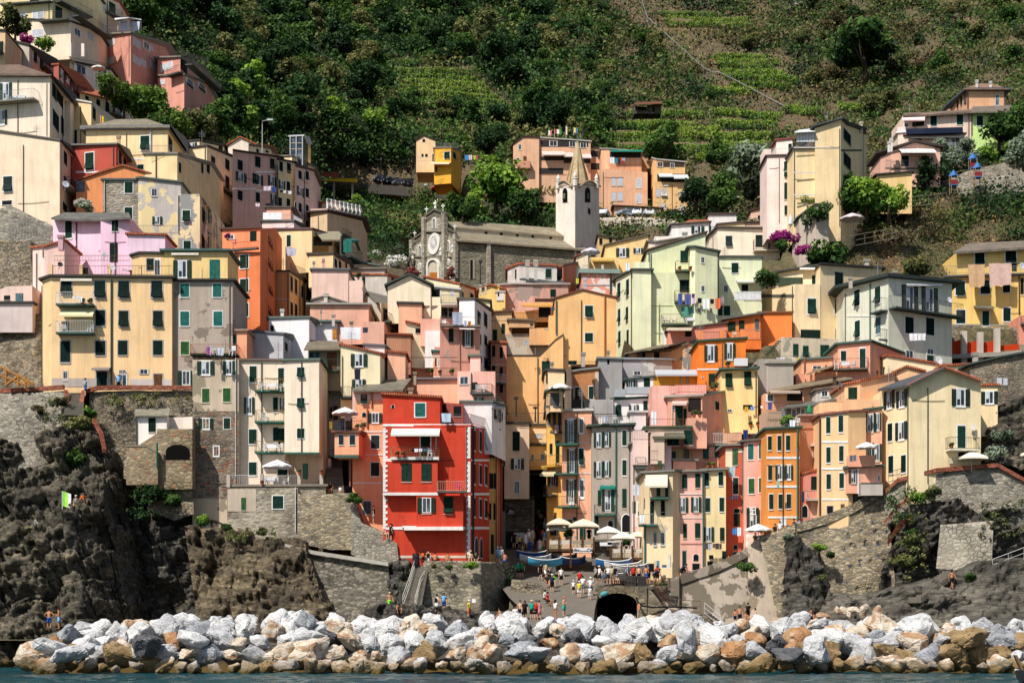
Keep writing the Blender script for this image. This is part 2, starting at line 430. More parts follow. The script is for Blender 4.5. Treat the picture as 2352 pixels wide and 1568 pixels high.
def V(corners,yb,col,rF=ROOFC,d=8,mat=N0,up=True,oV=.22,ext=2,pE=N0,amt=.5,nA=N_,thick=.2,keep=False):
 """front polyline (x, ytop, Y) in tile pixels, pushed back by d metres"""
 uv=[U(x,y)+(Y,)for x,y,Y in corners];vb=U(0,yb)[1]
 top=[wp(*q)for q in uv];Yf=min(q[2]for q in uv)
 Yf+=OFF[0];zb=CAMZ+(HOR-vb)/F*Yf-ext
 if cur.first:
  m0=top[len(top)//2-(len(top)%2==0)]
  cur.root.location=(m0.x,m0.y,CAMZ+(HOR-vb)/F*Yf);cur.first=False
 if not keep:SURF.clear()
 for i in range(len(top)-1):SURF.append((uv[i][0],uv[i+1][0],top[i].copy(),top[i+1].copy()))
 if up:CLAMP.append((uv[0][0]-3,uv[-1][0]+3,Yf-1,max(q[2]for q in uv)+d+OFF[0],vb+6))
 n=len(top);bk=[p+Ve((0,d,0))for p in top]
 lo=[Ve((p.x,p.y,zb))for p in top];lob=[Ve((p.x,p.y,zb))for p in bk]
 mb=MB(cur.root.location)
 for i in range(n-1):
  mb.add([lo[i],lo[i+1],top[i+1],top[i]],[[0,1,2,3]])
  mb.add([bk[i],bk[i+1],lob[i+1],lob[i]],[[0,1,2,3]])
  mb.add([top[i],top[i+1],bk[i+1],bk[i]],[[0,1,2,3]])
 mb.add([lob[0],lo[0],top[0],bk[0]],[[0,1,2,3]]);mb.add([lo[-1],lob[-1],bk[-1],top[-1]],[[0,1,2,3]])
 w=mb.bD(nA,mat or pL(col,pE,amt),cur.root)
 if not mat and nA==N_:FACES.append((cur.root,(top[0],top[1],zb+ext)))
 if rF:
  rb=MB(cur.root.location);f=[]
  for i,p in en(top):
   a=(top[i]-top[i-1])if i else(top[1]-top[0]);b=(top[i+1]-top[i])if i<n-1 else a
   na=Ve((a.y,-a.x,0)).normalized();nb=Ve((b.y,-b.x,0)).normalized()
   q=p+(na+nb).normalized()*oV
   if i==0:q-=Ve((b.x,b.y,0)).normalized()*oV
   if i==n-1:q+=Ve((a.x,a.y,0)).normalized()*oV
   f.append(q+Ve((0,0,.03)))
  g=[Ve((f[i].x,bk[i].y+oV,f[i].z))for i in range(n)];th=Ve((0,0,thick))
  for i in range(n-1):rb.pR([f[i],f[i+1],g[i+1],g[i]],th)
  rb.bD(U_,rF if not isinstance(rF,str)else(tiles()if rF==X_ else slate()if rF==E1 else fl(rF,.8)),cur.root)
 return w
def onf(x,y,nrm=False):
 u,v=U(x,y);best=N0
 for(u0,u1,a,b)in SURF:
  lo_,hi_=min(u0,u1),max(u0,u1)
  d_=0 if lo_<=u<=hi_ else min(abs(u-lo_),abs(u-hi_))
  if best is N0 or d_<best[0]:best=(d_,a,b)
 _,a,b=best;k=(u-CU)/F;dx,dy=b.x-a.x,b.y-a.y
 s=(k*a.y-a.x)/(dx-k*dy);Y=a.y+s*dy
 p=Ve((a.x+s*dx,Y,CAMZ+(HOR-v)/F*Y))
 tv=Ve((dx,dy,0)).normalized();return p,tv,Ve((tv.y,-tv.x,0))
def W(kD,xs,ys,w,h,c=x_,tr=O0):
 xs=xs if isinstance(xs,(list,tuple))else[xs];ys=ys if isinstance(ys,(list,tuple))else[ys]
 for x in xs:
  for y in ys:
   p,tv,nv=onf(x,y)
   a,_,_=onf(x-w/2,y);b,_,_=onf(x+w/2,y)
   ww=min((b-a).length,3.6);hh=h/4*p.y/F
   pwn(kD,p+nv*.004,tv,nv,ww,hh,cur.root,c,tr)
def BN(x0,x1,y,h=14,col='f0ece6',nA='cornice_band',out=.05):
 a,tv,nv=onf(x0,y);b,_,_=onf(x1,y)
 hh=h/4*a.y/F;mb=MB(cur.root.location)
 mb.pR([a+Ve((0,0,-hh/2)),b+Ve((0,0,-hh/2)),b+Ve((0,0,hh/2)),a+Ve((0,0,hh/2))],nv*out)
 return mb.bD(nA,fl(col,.8),cur.root)
def PA(x0,x1,y0,y1,col,mat=N0,nA='wall_panel',out=.03):
 a,tv,nv=onf(x0,y0);b,_,_=onf(x1,y0);c,_,_=onf(x1,y1);d,_,_=onf(x0,y1)
 mb=MB(cur.root.location);mb.pR([d,c,b,a],nv*out)
 return mb.bD(nA,mat or pL(col),cur.root)
def DP(x,y0,y1,col='3f5b52',r=.06):
 a,tv,nv=onf(x,y0);b,_,_=onf(x,y1)
 MB(cur.root.location).tube([a+nv*.12,b+nv*.12],r,5).bD('downpipe',fl(col,.5),cur.root)
def rlg(mb,pts,h,step=.16,r=.012,rail=.022):
 for a,b in zip(pts,pts[1:]):
  ln=(b-a).length;n=max(1,int(ln/step))
  mb.tube([a+Ve((0,0,h)),b+Ve((0,0,h))],rail,4,cap=False);mb.tube([a+Ve((0,0,.06)),b+Ve((0,0,.06))],rail,4,cap=False)
  for i in range(n+1):
   p=a.lerp(b,i/n);mb.tube([p,p+Ve((0,0,h))],r,3,cap=False)
def BAL(x0,x1,yf,h=90,proj=1.0,slab='5a5e58',rc='4c4a46',step=.16,solid=N0,thick=.16):
 a,tv,nv=onf(x0,yf);b,_,_=onf(x1,yf);b.z=a.z=(a.z+b.z)/2
 mb=MB(cur.root.location);A=a+nv*proj;B2=b+nv*proj
 mb.pR([a,b,B2,A],(0,0,-thick));o=mb.bD('balcony',fl(slab,.8),cur.root)
 hh=h/4*a.y/F;rb=MB(cur.root.location);e=nv*-.05
 if solid:
  for p,q in((a,A),(A,B2),(B2,b)):
   d_=(q-p).normalized();nn=Ve((-d_.y,d_.x,0))*.06
   rb.pR([p,q,q+Ve((0,0,hh)),p+Ve((0,0,hh))],nn)
  r_=rb.bD(T0,fl(solid,.85),o)
 else:
  rlg(rb,[a+e*0,A+e,B2+e,b],hh,step);r_=rb.bD(J1,fl(rc,.5),o)
 return o
def RAIL(x0,x1,y,h=90,Y=N0,rc='4c4a46',Y1=N0,y1=N0,own=False,lB=N0,step=.16):
 """railing standing on a roof edge"""
 a=tp(x0,y,Y);b=tp(x1,y if y1 is N0 else y1,Y if Y1 is N0 else Y1)
 par=N0 if own else cur.root;org=a if own else cur.root.location
 mb=MB(org);rlg(mb,[a,b],h/4*a.y/F,step)
 o=mb.bD(J1,fl(rc,.5),par)
 if own:o.location=a;tag(o,lB,J1)
 return o
def AWN(x0,x1,yt,yb_,proj=1.3,mat=N0,nA='awning'):
 a,tv,nv=onf(x0,yt);b,_,_=onf(x1,yt);a+=nv*.05;b+=nv*.05
 c,_,_=onf(x1,yb_);d,_,_=onf(x0,yb_);c+=nv*proj;d+=nv*proj
 up_=Ve((0,0,.03));mb=MB(cur.root.location)
 mb.pR([a,d,c,b],up_);mb.pR([d,c,c+Ve((0,0,-.18)),d+Ve((0,0,-.18))],nv*.015)
 return mb.bD(nA,mat or fl('e9e2d0',.9),cur.root)
def Q(nA,pts,mat,thick=.15,down=(0,0,-1),par='cur'):
 P=[tp(*p)for p in pts];par=cur.root if par=='cur' else par
 mb=MB(par.location if par else P[0]);mb.pR(P,Ve(down)*thick)
 o=mb.bD(nA,fl(mat,.85)if isinstance(mat,str)else mat,par)
 if not par:o.location=P[0]
 return o
def CH(x,yt,w,h,Y,col='c9b8a8',pot=True):
 p=tp(x,yt+h,Y);ww=w/4*Y/F;hh=h/4*Y/F;mb=MB(cur.root.location)
 mb.box((p.x-ww*.35,Y,p.z-.6),(p.x+ww*.35,Y+ww*.7,p.z+hh*.62))
 for i in range(3):mb.box((p.x-ww*.5,Y-.08,p.z+hh*(.64+.12*i)),(p.x+ww*.5,Y+ww*.8,p.z+hh*(.71+.12*i)))
 mb.box((p.x-ww*.3,Y+.03,p.z+hh*.6),(p.x+ww*.3,Y+ww*.6,p.z+hh*.97))
 mb.bD('chimney',fl(col,.85),cur.root)
def POST(pts,w,h,Y,col):
 for x,y in pts:
  p=tp(x,y,Y);ww=w/4*Y/F;hh=h/4*Y/F
  MB(cur.root.location).box((p.x-ww/2,Y,p.z),(p.x+ww/2,Y+ww,p.z+hh)).bD('pillar',pL(col),cur.root)
ST=lambda:sO()
TILE=tiles();SL=slate();SLG=slate('77756c','5c5a54')
# ================================================================ tile 0,0 : upper left
t(0,0)
H(d0,'cream yellow apartment block with long balconies at the top left corner',e0)
V([(-90,-110,236),(480,-80,234),(900,-40,243)],200,'f3dfa0',d=10)
W(B0,90,150,85,110,x_,v_);W(G1,212,150,60,60);W(G1,350,135,90,65);W(B0,540,122,60,115,x_,v_);W(G1,665,155,60,40)
W(l_,318,10,85,50)
BAL(30,490,42,60,1.0);BAL(500,800,95,65,1.2);
V([(150,180,233.5),(650,205,232),(895,285,239)],420,'f6e6c6',d=10)
W(G1,348,305,90,60);W(h0,710,300,55,60);W(G1,833,335,55,60)
BAL(385,650,205,70,1.2);BAL(655,970,255,70,1.2)
V([(640,410,233),(890,450,239)],580,'d8cbb4',d=8,rF=N0)
W(B0,700,490,75,125,x_,v_);W(B0,785,500,50,115,x_,v_);W(h0,830,520,50,110);POST([(640,520),(760,520)],28,120,231.5,'e6ddd0')
V([(682,580,231),(1018,640,238)],760,'efe5cf',d=7)
W(h0,745,640,90,80);W(h0,960,675,30,80);RAIL(660,1010,590,60,230.5,Y1=237.5,y1=650)
V([(870,-70,244),(1095,25,250)],480,'e3d3b6',rF=X_,d=10)
W(G1,928,60,55,60);W(B0,1031,90,55,125,x_,v_);W(h0,838+20,190,45,55);W(h0,925,225,50,50);W(h0,930,390,60,60)
BAL(965,1085,150,55,1.0);BAL(900,985,450,60,.8)
H(d0,'dark pink stepped apartment block below green woods at upper left',e0)
V([(965,320,246),(1202,318,240),(1520,400,252)],700,'c97872',d=9,rF='8c8880',oV=.6)
W(G1,1018,395,55,60);W(G1,1256,398,52,65);W(h0,1345,425,50,60);W(G1,1392,440,16,50);W(G1,1256,558,52,60);W(G1,1318,580,35,55);W(G1,1410,605,50,60);W(G1,1020,560,50,50)
RAIL(980,1230,290,55,239,rc='5a5a58');
V([(1448,535,246.5),(1656,535,243),(1850,605,252)],720,'cd7c76',d=9,rF='8c8880',oV=.5)
W(G1,1532,612,88,58);W(B0,1690,605,55,115,z_,v_);W(G1,1795,655,50,60)
RAIL(1440,1660,505,50,242.5);RAIL(1660,1910,510,55,242.5,Y1=253,y1=590)
V([(1465,700,244.5),(1692,695,241),(1905,760,250)],950,'cd7c76',d=9,rF='8c8880',oV=.3)
W('H',1745,770,60,65,O0);W('H',1855,808,60,60,O0);BAL(1575,1695,695,60,1.2);BAL(1700,1975,715,60,1.2);W(G1,1495,755,35,40)
H(e2,'white metal pergola with hanging sheets on pink block terrace',e2)
for i,(x,y,Y)in en([(1085,285,241),(1190,280,241),(1295,290,243),(1085,265,246),(1295,268,247)]):
 p=tp(x,y,Y)
 if i==0:cur.root.location=p
 q=tp(x,175,Y);MB(cur.root.location).tube([p,q],.07,4).bD('post',fl('dedede',.5),cur.root)
Q('roof_frame',[(1055,178,240),(1185,160,240),(1300,185,243),(1290,178,248),(1050,168,248)],'dedede',.12)
HH('grey rendered wall house with peach side under lemon tree, far left')
V([(48,362,214),(268,425,213)],620,'b0a698',d=7);V([(265,428,213),(505,550,224)],690,'d8a184',d=7)
W('H',322,530,28,95);W(B0,383,575,34,135,z_,v_);W(l_,450,580,20,65);BAL(370,470,655,60,.8)
HH('ochre house with balconies cut by the left picture edge')
V([(-90,275,207),(48,292,206)],620,'c9a678',d=7);BAL(-80,40,500,90,1.2,rc='3a3a3a');W(B0,0,440,60,110,z_,v_)
HH('dark red house with dark shutters behind hip roofed cream house')
V([(492,600,212),(540,600,211),(737,690,222)],900,'9c3030',rF=X_,d=7)
W(A0,565,690,50,95,z_);W(A0,622,712,50,95,z_);W(A0,685,738,50,95,z_);W(h0,676,840,24,32)
HH('tan house under long terracotta roof with striped clothes rail')
V([(732,845,216),(1130,945,228)],1075,'d7b795',d=6,rF=N0)
Q(U_,[(715,835,215.4),(1152,942,228),(1100,880,238),(745,795,228)],TILE,.25)
W(l_,797,902,30,35,z_);W(l_,900,942,32,55,z_);W('H',983,985,32,95,z_);W(A0,1075,1015,75,100,z_);BAL(1010,1160,1090,55,.9)
HH('plain yellow house with sloping eaves between cream and tan houses')
V([(650,915,206),(838,955,204.5),(1035,1100,214)],1320,'f0d49a',rF='d8d6d0',d=6)
W(l_,680,1262,58,125);W(l_,862,1045,26,110,R0)
HH('cream house with brown hip roof and long balcony at left edge')
V([(-120,705,196),(457,708,194),(652,870,207)],1290,'efe1c8',rF='5d5550',d=9,oV=.5)
Q(U_,[(-120,688,195.4),(462,690,193.4),(175,592,200),(-60,600,200)],slate('8a6f5a','6d5a4c'),.1);Q('roof_slope',[(462,690,193.4),(690,872,206.5),(300,640,208),(175,592,200)],slate('8a6f5a','6d5a4c'),.1)
W(A0,55,840,110,150);W(A0,20,1080,90,130);W(l_,497,835,40,150,z_);W(l_,545,875,50,170,z_);W(l_,620,945,16,130,z_);W(l_,510,1110,52,150,z_);W(l_,570,1155,24,160,z_);W(l_,615,1180,18,130,z_)
BAL(-40,355,945,85,1.3,rc='8fa0a8',slab='8a8478');DP(568,800,1290,'3a2a22');DP(432,760,1250,'8a8478',.04)
HH('yellow house with broad tan hip roof above red cube house')
V([(790,1200,196),(1540,1195,194),(1655,1280,203)],1560,'f3d79c',rF='83827e',d=9,oV=.55,thick=.5)
Q(U_,[(775,1170,195.4),(1560,1165,193.4),(1350,1092,201),(1060,1097,201)],slate('9a8f78','80765f'),.1)
W(X0,1332,1312,80,125);W(l_,1292,1535,55,45);W(B0,1565,1330,30,130,z_,v_);DP(1390,1140,1400,'b8bcc0',.1);CH(1087,1240,38,80,192,'c9b294');PA(1190,1330,1455,1470,'f4f0ea')
HH('large windowless pale cream house with sloping parapet, left edge')
V([(-110,1195,186),(548,1300,184),(730,1392,195)],2050,'f6dfbd',d=8,rF='6b675f')
W(l_,598,1455,27,115,z_);W(l_,665,1487,28,115,z_);DP(560,1310,2040,'d8c8b0');t(0,1)
W(X0,72,122,80,135,R0,O0);W(l_,660,130,30,80,z_);W(l_,595,110,20,110,z_);W(A1,595,340,40,80);W(A1,65,295,90,40);BAL(570,760,255,75,1.1,rc='3a3a38',slab='a09a90')
t(0,0)
HH('red cube house with green shutters and grey coping, upper left')
V([(660,1345,190),(1066,1335,188),(1192,1395,197)],1720,'b0382e',rF='7a7672',d=7,oV=.4)
W(X0,823,1482,75,155,x_);W(l_,1100,1450,22,125,z_);W(X0,1142,1475,25,130,z_);t(0,1);BN(700,960,14,18,'f2eeea');t(0,0)
HH('yellow terrace house with outside stair and pink table on roof')
V([(1330,1420,187),(1628,1420,186),(1945,1505,199)],1660,'f3d79c',rF='8c8880',d=8)
RAIL(1345,1620,1412,75,186.2,rc='7a7a78');RAIL(1645,1790,1412,75,186.5,Y1=188,y1=1545,rc='7a7a78');W(l_,1650,1540,18,90,z_);W(l_,1855,1545,18,90,z_);W(l_,1910,1550,25,80,z_);DP(1437,1430,1640,'4a3a30')
HH('low cream house with small green shutters behind stair terrace')
V([(1625,1318,214),(1832,1295,213),(2060,1335,222)],1400,'f6e2b4',d=6);W(A0,1770,1335,80,38);W(B0,2025,1360,35,50,z_,v_)
V([(1655,1372,206),(1900,1348,205),(2150,1445,214)],1800,'f3deaf',d=6)
W(l_,1957,1495,32,110,x_,v_);W(l_,2087,1512,34,92,z_,v_);t(0,1);W(l_,1730,60,60,60);W(l_,1830,20,60,80,z_);W(l_,1955,100,35,80,z_);W(l_,2086,115,34,125,z_);BAL(1930,2165,185,60,.9);BAL(1790,1970,90,60,.8);t(0,0)
HH('small white gable house with ribbed chimneys on hillside row')
V([(2095,1342,222),(2210,1268,222),(2345,1335,222),(2500,1350,228)],1470,'f4e8d4',rF=X_,d=8)
t(1,0)
HH('dusky pink row house with green shutters and white bands')
V([(-215,1390,205),(228,1450,212)],2010,'c68f90',rF='4a3a36',d=8)
W(l_,15,1488,45,95,z_,v_);W('H',148,1505,36,90,z_,v_);t(0,1);W(l_,2205,-50,42,90,z_,v_);W(A0,2213,60,95,85,z_,x_);W(l_,2205,228,40,85,z_,v_);W(l_,2345,75,45,95,z_,v_);BN(2140,2350,168,12);t(1,1)
W(A0,15,82,90,90,z_);W(A0,148,98,75,90,z_);W(l_,15,245,34,85,z_,x_);W(A0,158,262,50,90,z_);BN(0,186,12,14);BN(0,186,182,14)
HH('narrow yellow row house between two dusky pink houses')
t(1,0);V([(190,1470,211),(355,1498,214)],2010,'cdbd86',rF='4a3a36',d=8)
W(l_,228,1530,32,90,z_);W(X0,300,1535,34,70,z_);t(1,1)
W(A0,236,132,55,80,z_);W(l_,295,142,30,82,z_);W(l_,220,288,30,82,z_);W(l_,295,298,30,80,z_);W(l_,300,5,34,40,z_);DP(187,-60,340,'3a3030')
HH('right hand dusky pink row house with tall plain end')
t(1,0);V([(355,1530,213),(528,1568,218)],2090,'c9a3a6',rF='5b4a44',d=8)
t(1,1);W(X0,402,40,28,75,z_);W(X0,468,45,28,80,z_);W(A0,406,195,60,82,z_);W(l_,468,205,28,82,z_);W(l_,360,330,12,80,z_);W(l_,403,340,25,80,z_);W(l_,468,355,25,80,z_);W(l_,468,492,25,55,z_)
t(1,0)
HH('small cream house with tan roof behind the pink row')
V([(-70,1340,220),(135,1368,224)],1440,'ecdcb4',rF=E1,d=7);W(l_,12,1385,20,30,z_);W(l_,100,1395,25,20,z_)
V([(230,1440,222),(330,1440,221),(540,1540,230)],1600,'f0dcae',rF=E1,d=7)
H('lift_tower','glass lift tower with four decks rising behind pink row houses','lift tower')
V([(318,1260,224),(435,1255,223),(478,1270,227)],1520,'9fb0b8',d=3,mat=glass(),rF='c8c8c8',ext=1)
for y in(1315,1370,1430):BN(318,435,y,8,'a89a86','floor_deck')
for x in(320,375,432):DP(x,1258,1520,'c0c4c8',.1)
# ================================================================ tile 0,1
t(0,1)
HH('orange house with spiral stair under terracotta gable')
V([(700,105,187),(962,12,187),(1130,-40,187),(1545,90,187)],390,'d98545',rF=X_,d=8)
PA(702,778,95,195,'8a8a84',glass(),'glazed_porch')
HH('weathered grey house with peeling yellow render and stone wall')
V([(945,92,177),(1272,92,177)],720,'a8a090',rF='5c6a64',d=8,mat=sO('pale_stone',('9a9184','b5ab98','857c70','aca08a'),'b3aa9a',2.2,2.0,.16))
W(l_,1182,155,72,100);W(l_,1180,390,70,105);DP(962,100,380,S1)
V([(1270,78,176.6),(1300,75,176.5),(1662,118,176.5)],720,'a3a19c',rF='5c6a64',d=8,pE='e8d2a0',amt=.62)
W(h0,1418,200,55,72,x_,x_);W(A0,1445,458,90,72,x_,v_)
V([(1637,215,176),(1836,215,176),(1965,365,188)],720,'e8d2a0',rF=N0,d=7,pE='9a9a96',amt=.6)
W(X0,1712,415,68,100);W(l_,1720,682,65,75);W('H',1868,420,24,130,x_,v_);W(l_,1925,440,24,130,x_,v_);W(l_,1865,660,24,115,z_,v_);W(l_,1920,670,22,100,z_,v_);DP(1637,225,570,'c8c4bc')
HH('lavender pink house with patched walls and grey slate roof')
V([(488,440,171),(928,450,169)],970,'e2bfd6',rF=N0,d=7,pE='b5aeb2',amt=.1)
W(l_,632,535,60,165);W(A0,650,745,115,90,R0);W(l_,622,920,60,60,'n');W(l_,785,925,48,65,'n');DP(700,455,640,'dcb8cc')
V([(925,440,168),(1192,428,168)],970,'dfb8d2',rF=N0,d=7,pE='a8a2a6',amt=.25)
W(l_,1057,505,60,100);W(B0,1045,750,75,175,z_,v_)
Q(U_,[(470,432,170),(690,448,169),(925,446,168),(1200,425,167),(1182,385,175),(590,384,175)],SLG,.2)
V([(1172,590,166),(1517,600,166)],740,'e6c6dc',rF=X_,d=5);RAIL(1180,1640,578,75,167,rc='8a8a86')
V([(300,712,165),(412,706,163),(592,650,163)],1310,'e6b9bc',rF=X_,d=6);CH(555,585,62,90,162,'dcae b4'.replace(' ',''));DP(345,760,1310,'4d6460');DP(405,720,800,'4d6460')
HH('low pink annex with grey blue door beside stone retaining wall')
V([(-60,1120,161),(62,1062,161),(296,1055,161)],1225,'e6bfc0',rF=N0,d=5);W(B0,178,1172,70,92,'y',v_);W(A1,65,1165,58,38,x_,v_);V([(-60,1222,160),(298,1222,160)],1305,'c0b4b2',d=1,nA=T0)
H(q1,'long yellow tenement with two stacked balconies above quay wall','tenement')
V([(1212,790,160),(1280,765,160),(1507,768,160)],985,'f4cd8c',d=6);W(B0,1380,860,65,105,z_,x_);W(h0,1445,890,55,150)
V([(1508,745,159),(2092,745,159)],1005,'f4d27c',d=6,oV=.4,rF='4f6a66');W(A0,1675,905,165,160);W(l_,1972,905,92,175,'t',v_);AWN(1580,1830,752,765,.3)
POST([(468,955),(742,955),(1002,960),(1285,960),(1575,990),(1840,990)],28,95,155.3,'f4cd8c')
V([(390,1002,158.5),(475,978,155),(1580,990,155)],1985,'f7cf90',rF='4b4744',d=8,oV=.35,ext=.6)
RAIL(480,1580,958,85,155.2,rc='7d5f40',step=.3);RAIL(500,1190,830,50,155.4,rc='7d5f40',step=.3)
W(X0,[1137,1440],1090,98,148,z_,x_);W(X0,917,1087,98,148,z_,x_);W(X0,[1135,1450],1358,85,140,z_,x_);W(l_,922,1352,85,140,z_,x_);W(l_,[1128,1450],1625,85,130,z_,x_);W(l_,922,1628,90,130,z_,x_);W(l_,600,1660,88,190,z_,x_);W(X0,608,1065,98,130,z_,x_);W(B0,600,1440,70,110,z_,v_)
AWN(560,850,990,1002,.25);AWN(570,880,1265,1345,1.1,sP('e8dfb8','c8bd84',3));BAL(540,875,1240,105,1.1,'4c6660','e6e6e4');BAL(540,875,1500,105,1.1,'4c6660','e6e6e4');DP(1025,1000,1985,W1,.09)
PA(476,1030,1905,1985,'9d948c');PA(1195,1575,1912,1985,'b9b2ac')
t(0,2);W(B0,935,350,100,145,z_,x_);W(h0,600,315,42,85,x_,x_);W(h0,1125,358,85,115,x_,x_);W(h0,1125,272,75,18,x_,v_);W(h0,1322,277,80,40,z_,x_);W(B0,1452,358,80,118,'b',x_);AWN(862,1025,238,262,.9,fl('9a9084'))
t(0,1)
H(q1,'grey rendered tenement with pale teal shutters beside yellow tenement','tenement')
V([(1583,1018,155.6),(2137,1018,155.6)],1985,'998b7c',rF='3f3b3a',d=8,oV=.35,ext=.6,pE='8a7d70',amt=.4)
W(l_,[1697,1995],1100,78,118,'t');W(l_,[1697,2002],1358,80,130,'t');t(0,2);W(l_,1698,60,75,118,'n','c');W('Q',1710,335,150,130,x_,x_)
t(1,1)
H(q1,'tall burnt orange tower house with white framed windows','tower house')
V([(-310,545,175),(40,535,174)],750,'e0824e',rF='5c4a44',d=6);W(B0,-25,600,60,90,z_,v_);W(h0,-230,610,55,40)
V([(-207,745,170),(38,745,169),(40,530,169.2),(180,528,181)],1500,'d9723a',rF=N0,d=5)
W(l_,[-107],[-0+835,1055,1280],75,120,x_);W(X0,128,[670,870,1098,1305],40,85,z_)
BAL(-200,30,722,60,.5,rc='6a4a34');DP(-200,760,1450,W1)
t(0,2)
H(q1,'tall tan house with plaster top and exposed stone base','tower house')
V([(1768,168,153),(2192,168,153)],1440,'b6a58c',rF=N0,d=8,pE='9a8c78',amt=.5,ext=6)
PA(1769,2190,640,1440,'',sO('old_stone',('8a7d6c','6e675e','a08a70','5c5852','a5664a','9a8f80'),'9c9080',2.6,1.8,.10),'stone_wall')
W(A0,1890,243,155,122);W(A0,2105,240,110,122);W(l_,1890,495,65,125,'n','c');W(l_,2083,490,68,122,'n','c');W(A0,1892,755,135,98);W(l_,2085,752,58,98);W(h0,1987,1007,52,92,x_,O0);DP(2168,150,1240,'c8c4bc')
V([(1805,-85,156),(2268,-92,156)],60,'e59262',rF='a8897a',d=6);W(l_,[1937,2132],0,78,130,'t',v_);BAL(1775,2200,135,85,1.5,'24302c','b06a4a');
t(1,2)
HH('blue grey windowless attic block behind orange penthouse')
V([(-88,-90,160),(250,-60,159),(318,-52,163)],160,'a6abb4',rF='6b7074',d=6);W(l_,274,50,22,75)
t(0,2)
HH('small white house with pale slate roof below the brown rubble wall')
V([(1262,680,151.2),(1532,680,151)],960,'e9e4dc',rF=N0,d=1.8,ext=.2);Q(U_,[(1240,676,150.8),(1550,674,150.6),(1566,612,152.8),(1246,620,152.8)],slate('a39c88','857e6c'),.12)
W(l_,1397,765,64,125,z_,v_);DP(1258,690,950,X1)
V([(1532,700,152.2),(1768,690,152.2)],805,'e0d4c4',rF=N0,d=1,ext=0)
H('stone_terrace','warm stone terrace block with a dark arched opening','terrace')
V([(1290,940,150.4),(1440,845,150.4),(1441,803,150.4),(1766,803,150.4)],1260,'',rF=N0,d=1.6,ext=1,mat=sO('terrace_blocks',('a08c6c','8c7c64','b5a284','776c5a','a87c5c'),'9a8a70',2.4,1.4,.1))
pts=[onf(1633+110*math.cos(a),1085 if i in(0,12)else 1010-(64*math.sin(a)))[0]for i,a in en([0]+[PI*k/10 for k in range(11)]+[PI])]
MB(cur.root.location).pR(pts,(0,-.04,0)).bD('arch_shade_plate',fl('0c0b0a',.95),cur.root)  # flat near-black plate, the shade inside the arch is painted on
V([(1160,970,149.8),(1345,970,149.8),(1450,1040,149.8)],1220,'',rF='8a7f6c',d=.5,ext=1,oV=.05,mat=sO('terrace_blocks'));DP(1445,930,1160,'3a6a54',.1)
# ================================================================ tile 1,1
t(1,1)
HH('beige house with white roof pergola and arched white windows')
V([(500,385,214),(655,383,211),(975,440,223)],800,'c9a68c',rF='4a3a38',d=8,oV=.5)
V([(500,350,214),(655,348,211.2),(955,410,222.5)],395,'b79a94',rF=N0,d=7,keep=False,up=False,ext=0,nA='roof_parapet')
W('A',703,490,34,90);W('A',903,530,30,85);W(h0,805,510,30,110,x_,x_);BAL(785,845,605,50,.6);W(A0,915,700,55,110,z_)
V([(480,300,224),(760,300,222)],360,'c9a68c',rF=X_,d=6,up=False,ext=0);W(A0,575,320,60,60,'b')
H(e2,'white slatted roof pergola along the beige house terrace',e2)
pa,pb=tp(655,350,210.8),tp(955,410,222.3);cur.root.location=pa
for i in range(9):
 p=pa.lerp(pb,i/8);hh=75/4*p.y/F
 MB(pa).box((p.x-.12,p.y-.12,p.z),(p.x+.12,p.y+.12,p.z+hh)).bD('post',fl(M_),cur.root)
 MB(pa).box((p.x-.07,p.y-.4,p.z+hh),(p.x+.07,p.y+2.6,p.z+hh+.18)).bD('beam',fl(M_),cur.root)
for dy in(0,2.2):
 MB(pa).pR([pa+Ve((0,dy,1.3*1)),pb+Ve((0,dy,1.16)),pb+Ve((0,dy,1.3)),pa+Ve((0,dy,1.45))],(0,.15,0)).bD('beam',fl(M_),cur.root)
HH('small salmon roof terrace house with white corrugated railing')
V([(95,345,194),(318,345,194),(350,350,197)],475,'e59c8c',rF='6b6058',d=5);V([(55,470,191),(348,470,190),(432,505,195)],560,'ecd5cf',rF='5a5a54',d=6)
PA(65,238,385,455,'eeeef0',fl('eeeef2'),'corrugated_screen');RAIL(240,345,465,60,189.8,rc='b0b0b0');RAIL(345,425,465,60,190,Y1=195,y1=508,rc=Q1)
HH('yellow house with bamboo screened loggia and one green shutter')
V([(176,545,187),(514,543,185),(775,625,196)],775,'eecf94',rF='6f5658',d=8);W(l_,302,645,36,105)
PA(525,700,605,690,'2c2823',fl('2c2823'),D_);PA(522,665,692,758,'b98b4e',fl('b98b4e',.9),'bamboo_screen');AWN(540,760,560,640,.9,fl('d8c9a4'));  # all loggia panels are flat dark sheets, recess shade painted as their colour
V([(484,772,184),(708,770,183),(855,835,193)],900,'eecf94',d=8,rF='53504a');W(l_,730,850,18,75,z_);W(l_,768,865,18,70,z_);W(l_,825,875,14,60,z_)
HH('narrow shaded balcony house hung with teal awning cloth')
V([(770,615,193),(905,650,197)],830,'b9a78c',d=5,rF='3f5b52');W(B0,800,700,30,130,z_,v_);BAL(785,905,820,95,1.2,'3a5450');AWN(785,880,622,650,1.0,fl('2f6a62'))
HH('ochre house with white bands and shaded green shuttered side')
V([(120,930,182),(308,935,180),(478,1035,189)],1345,'e3b46c',d=7,rF='6b6560')
BN(178,305,930,18);BN(178,305,1182,14);W(l_,325,1040,18,130,R0,x_);W(l_,365,1065,18,130,R0,x_);W(l_,420,1110,16,110,z_);W(l_,325,1268,18,110,R0,x_);W(l_,365,1285,18,110,z_,x_);DP(395,960,1330,W1)
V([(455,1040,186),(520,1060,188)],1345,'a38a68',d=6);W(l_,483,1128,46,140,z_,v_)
RAIL(310,470,930,80,180,rc='6a5a48',Y1=186,y1=990)
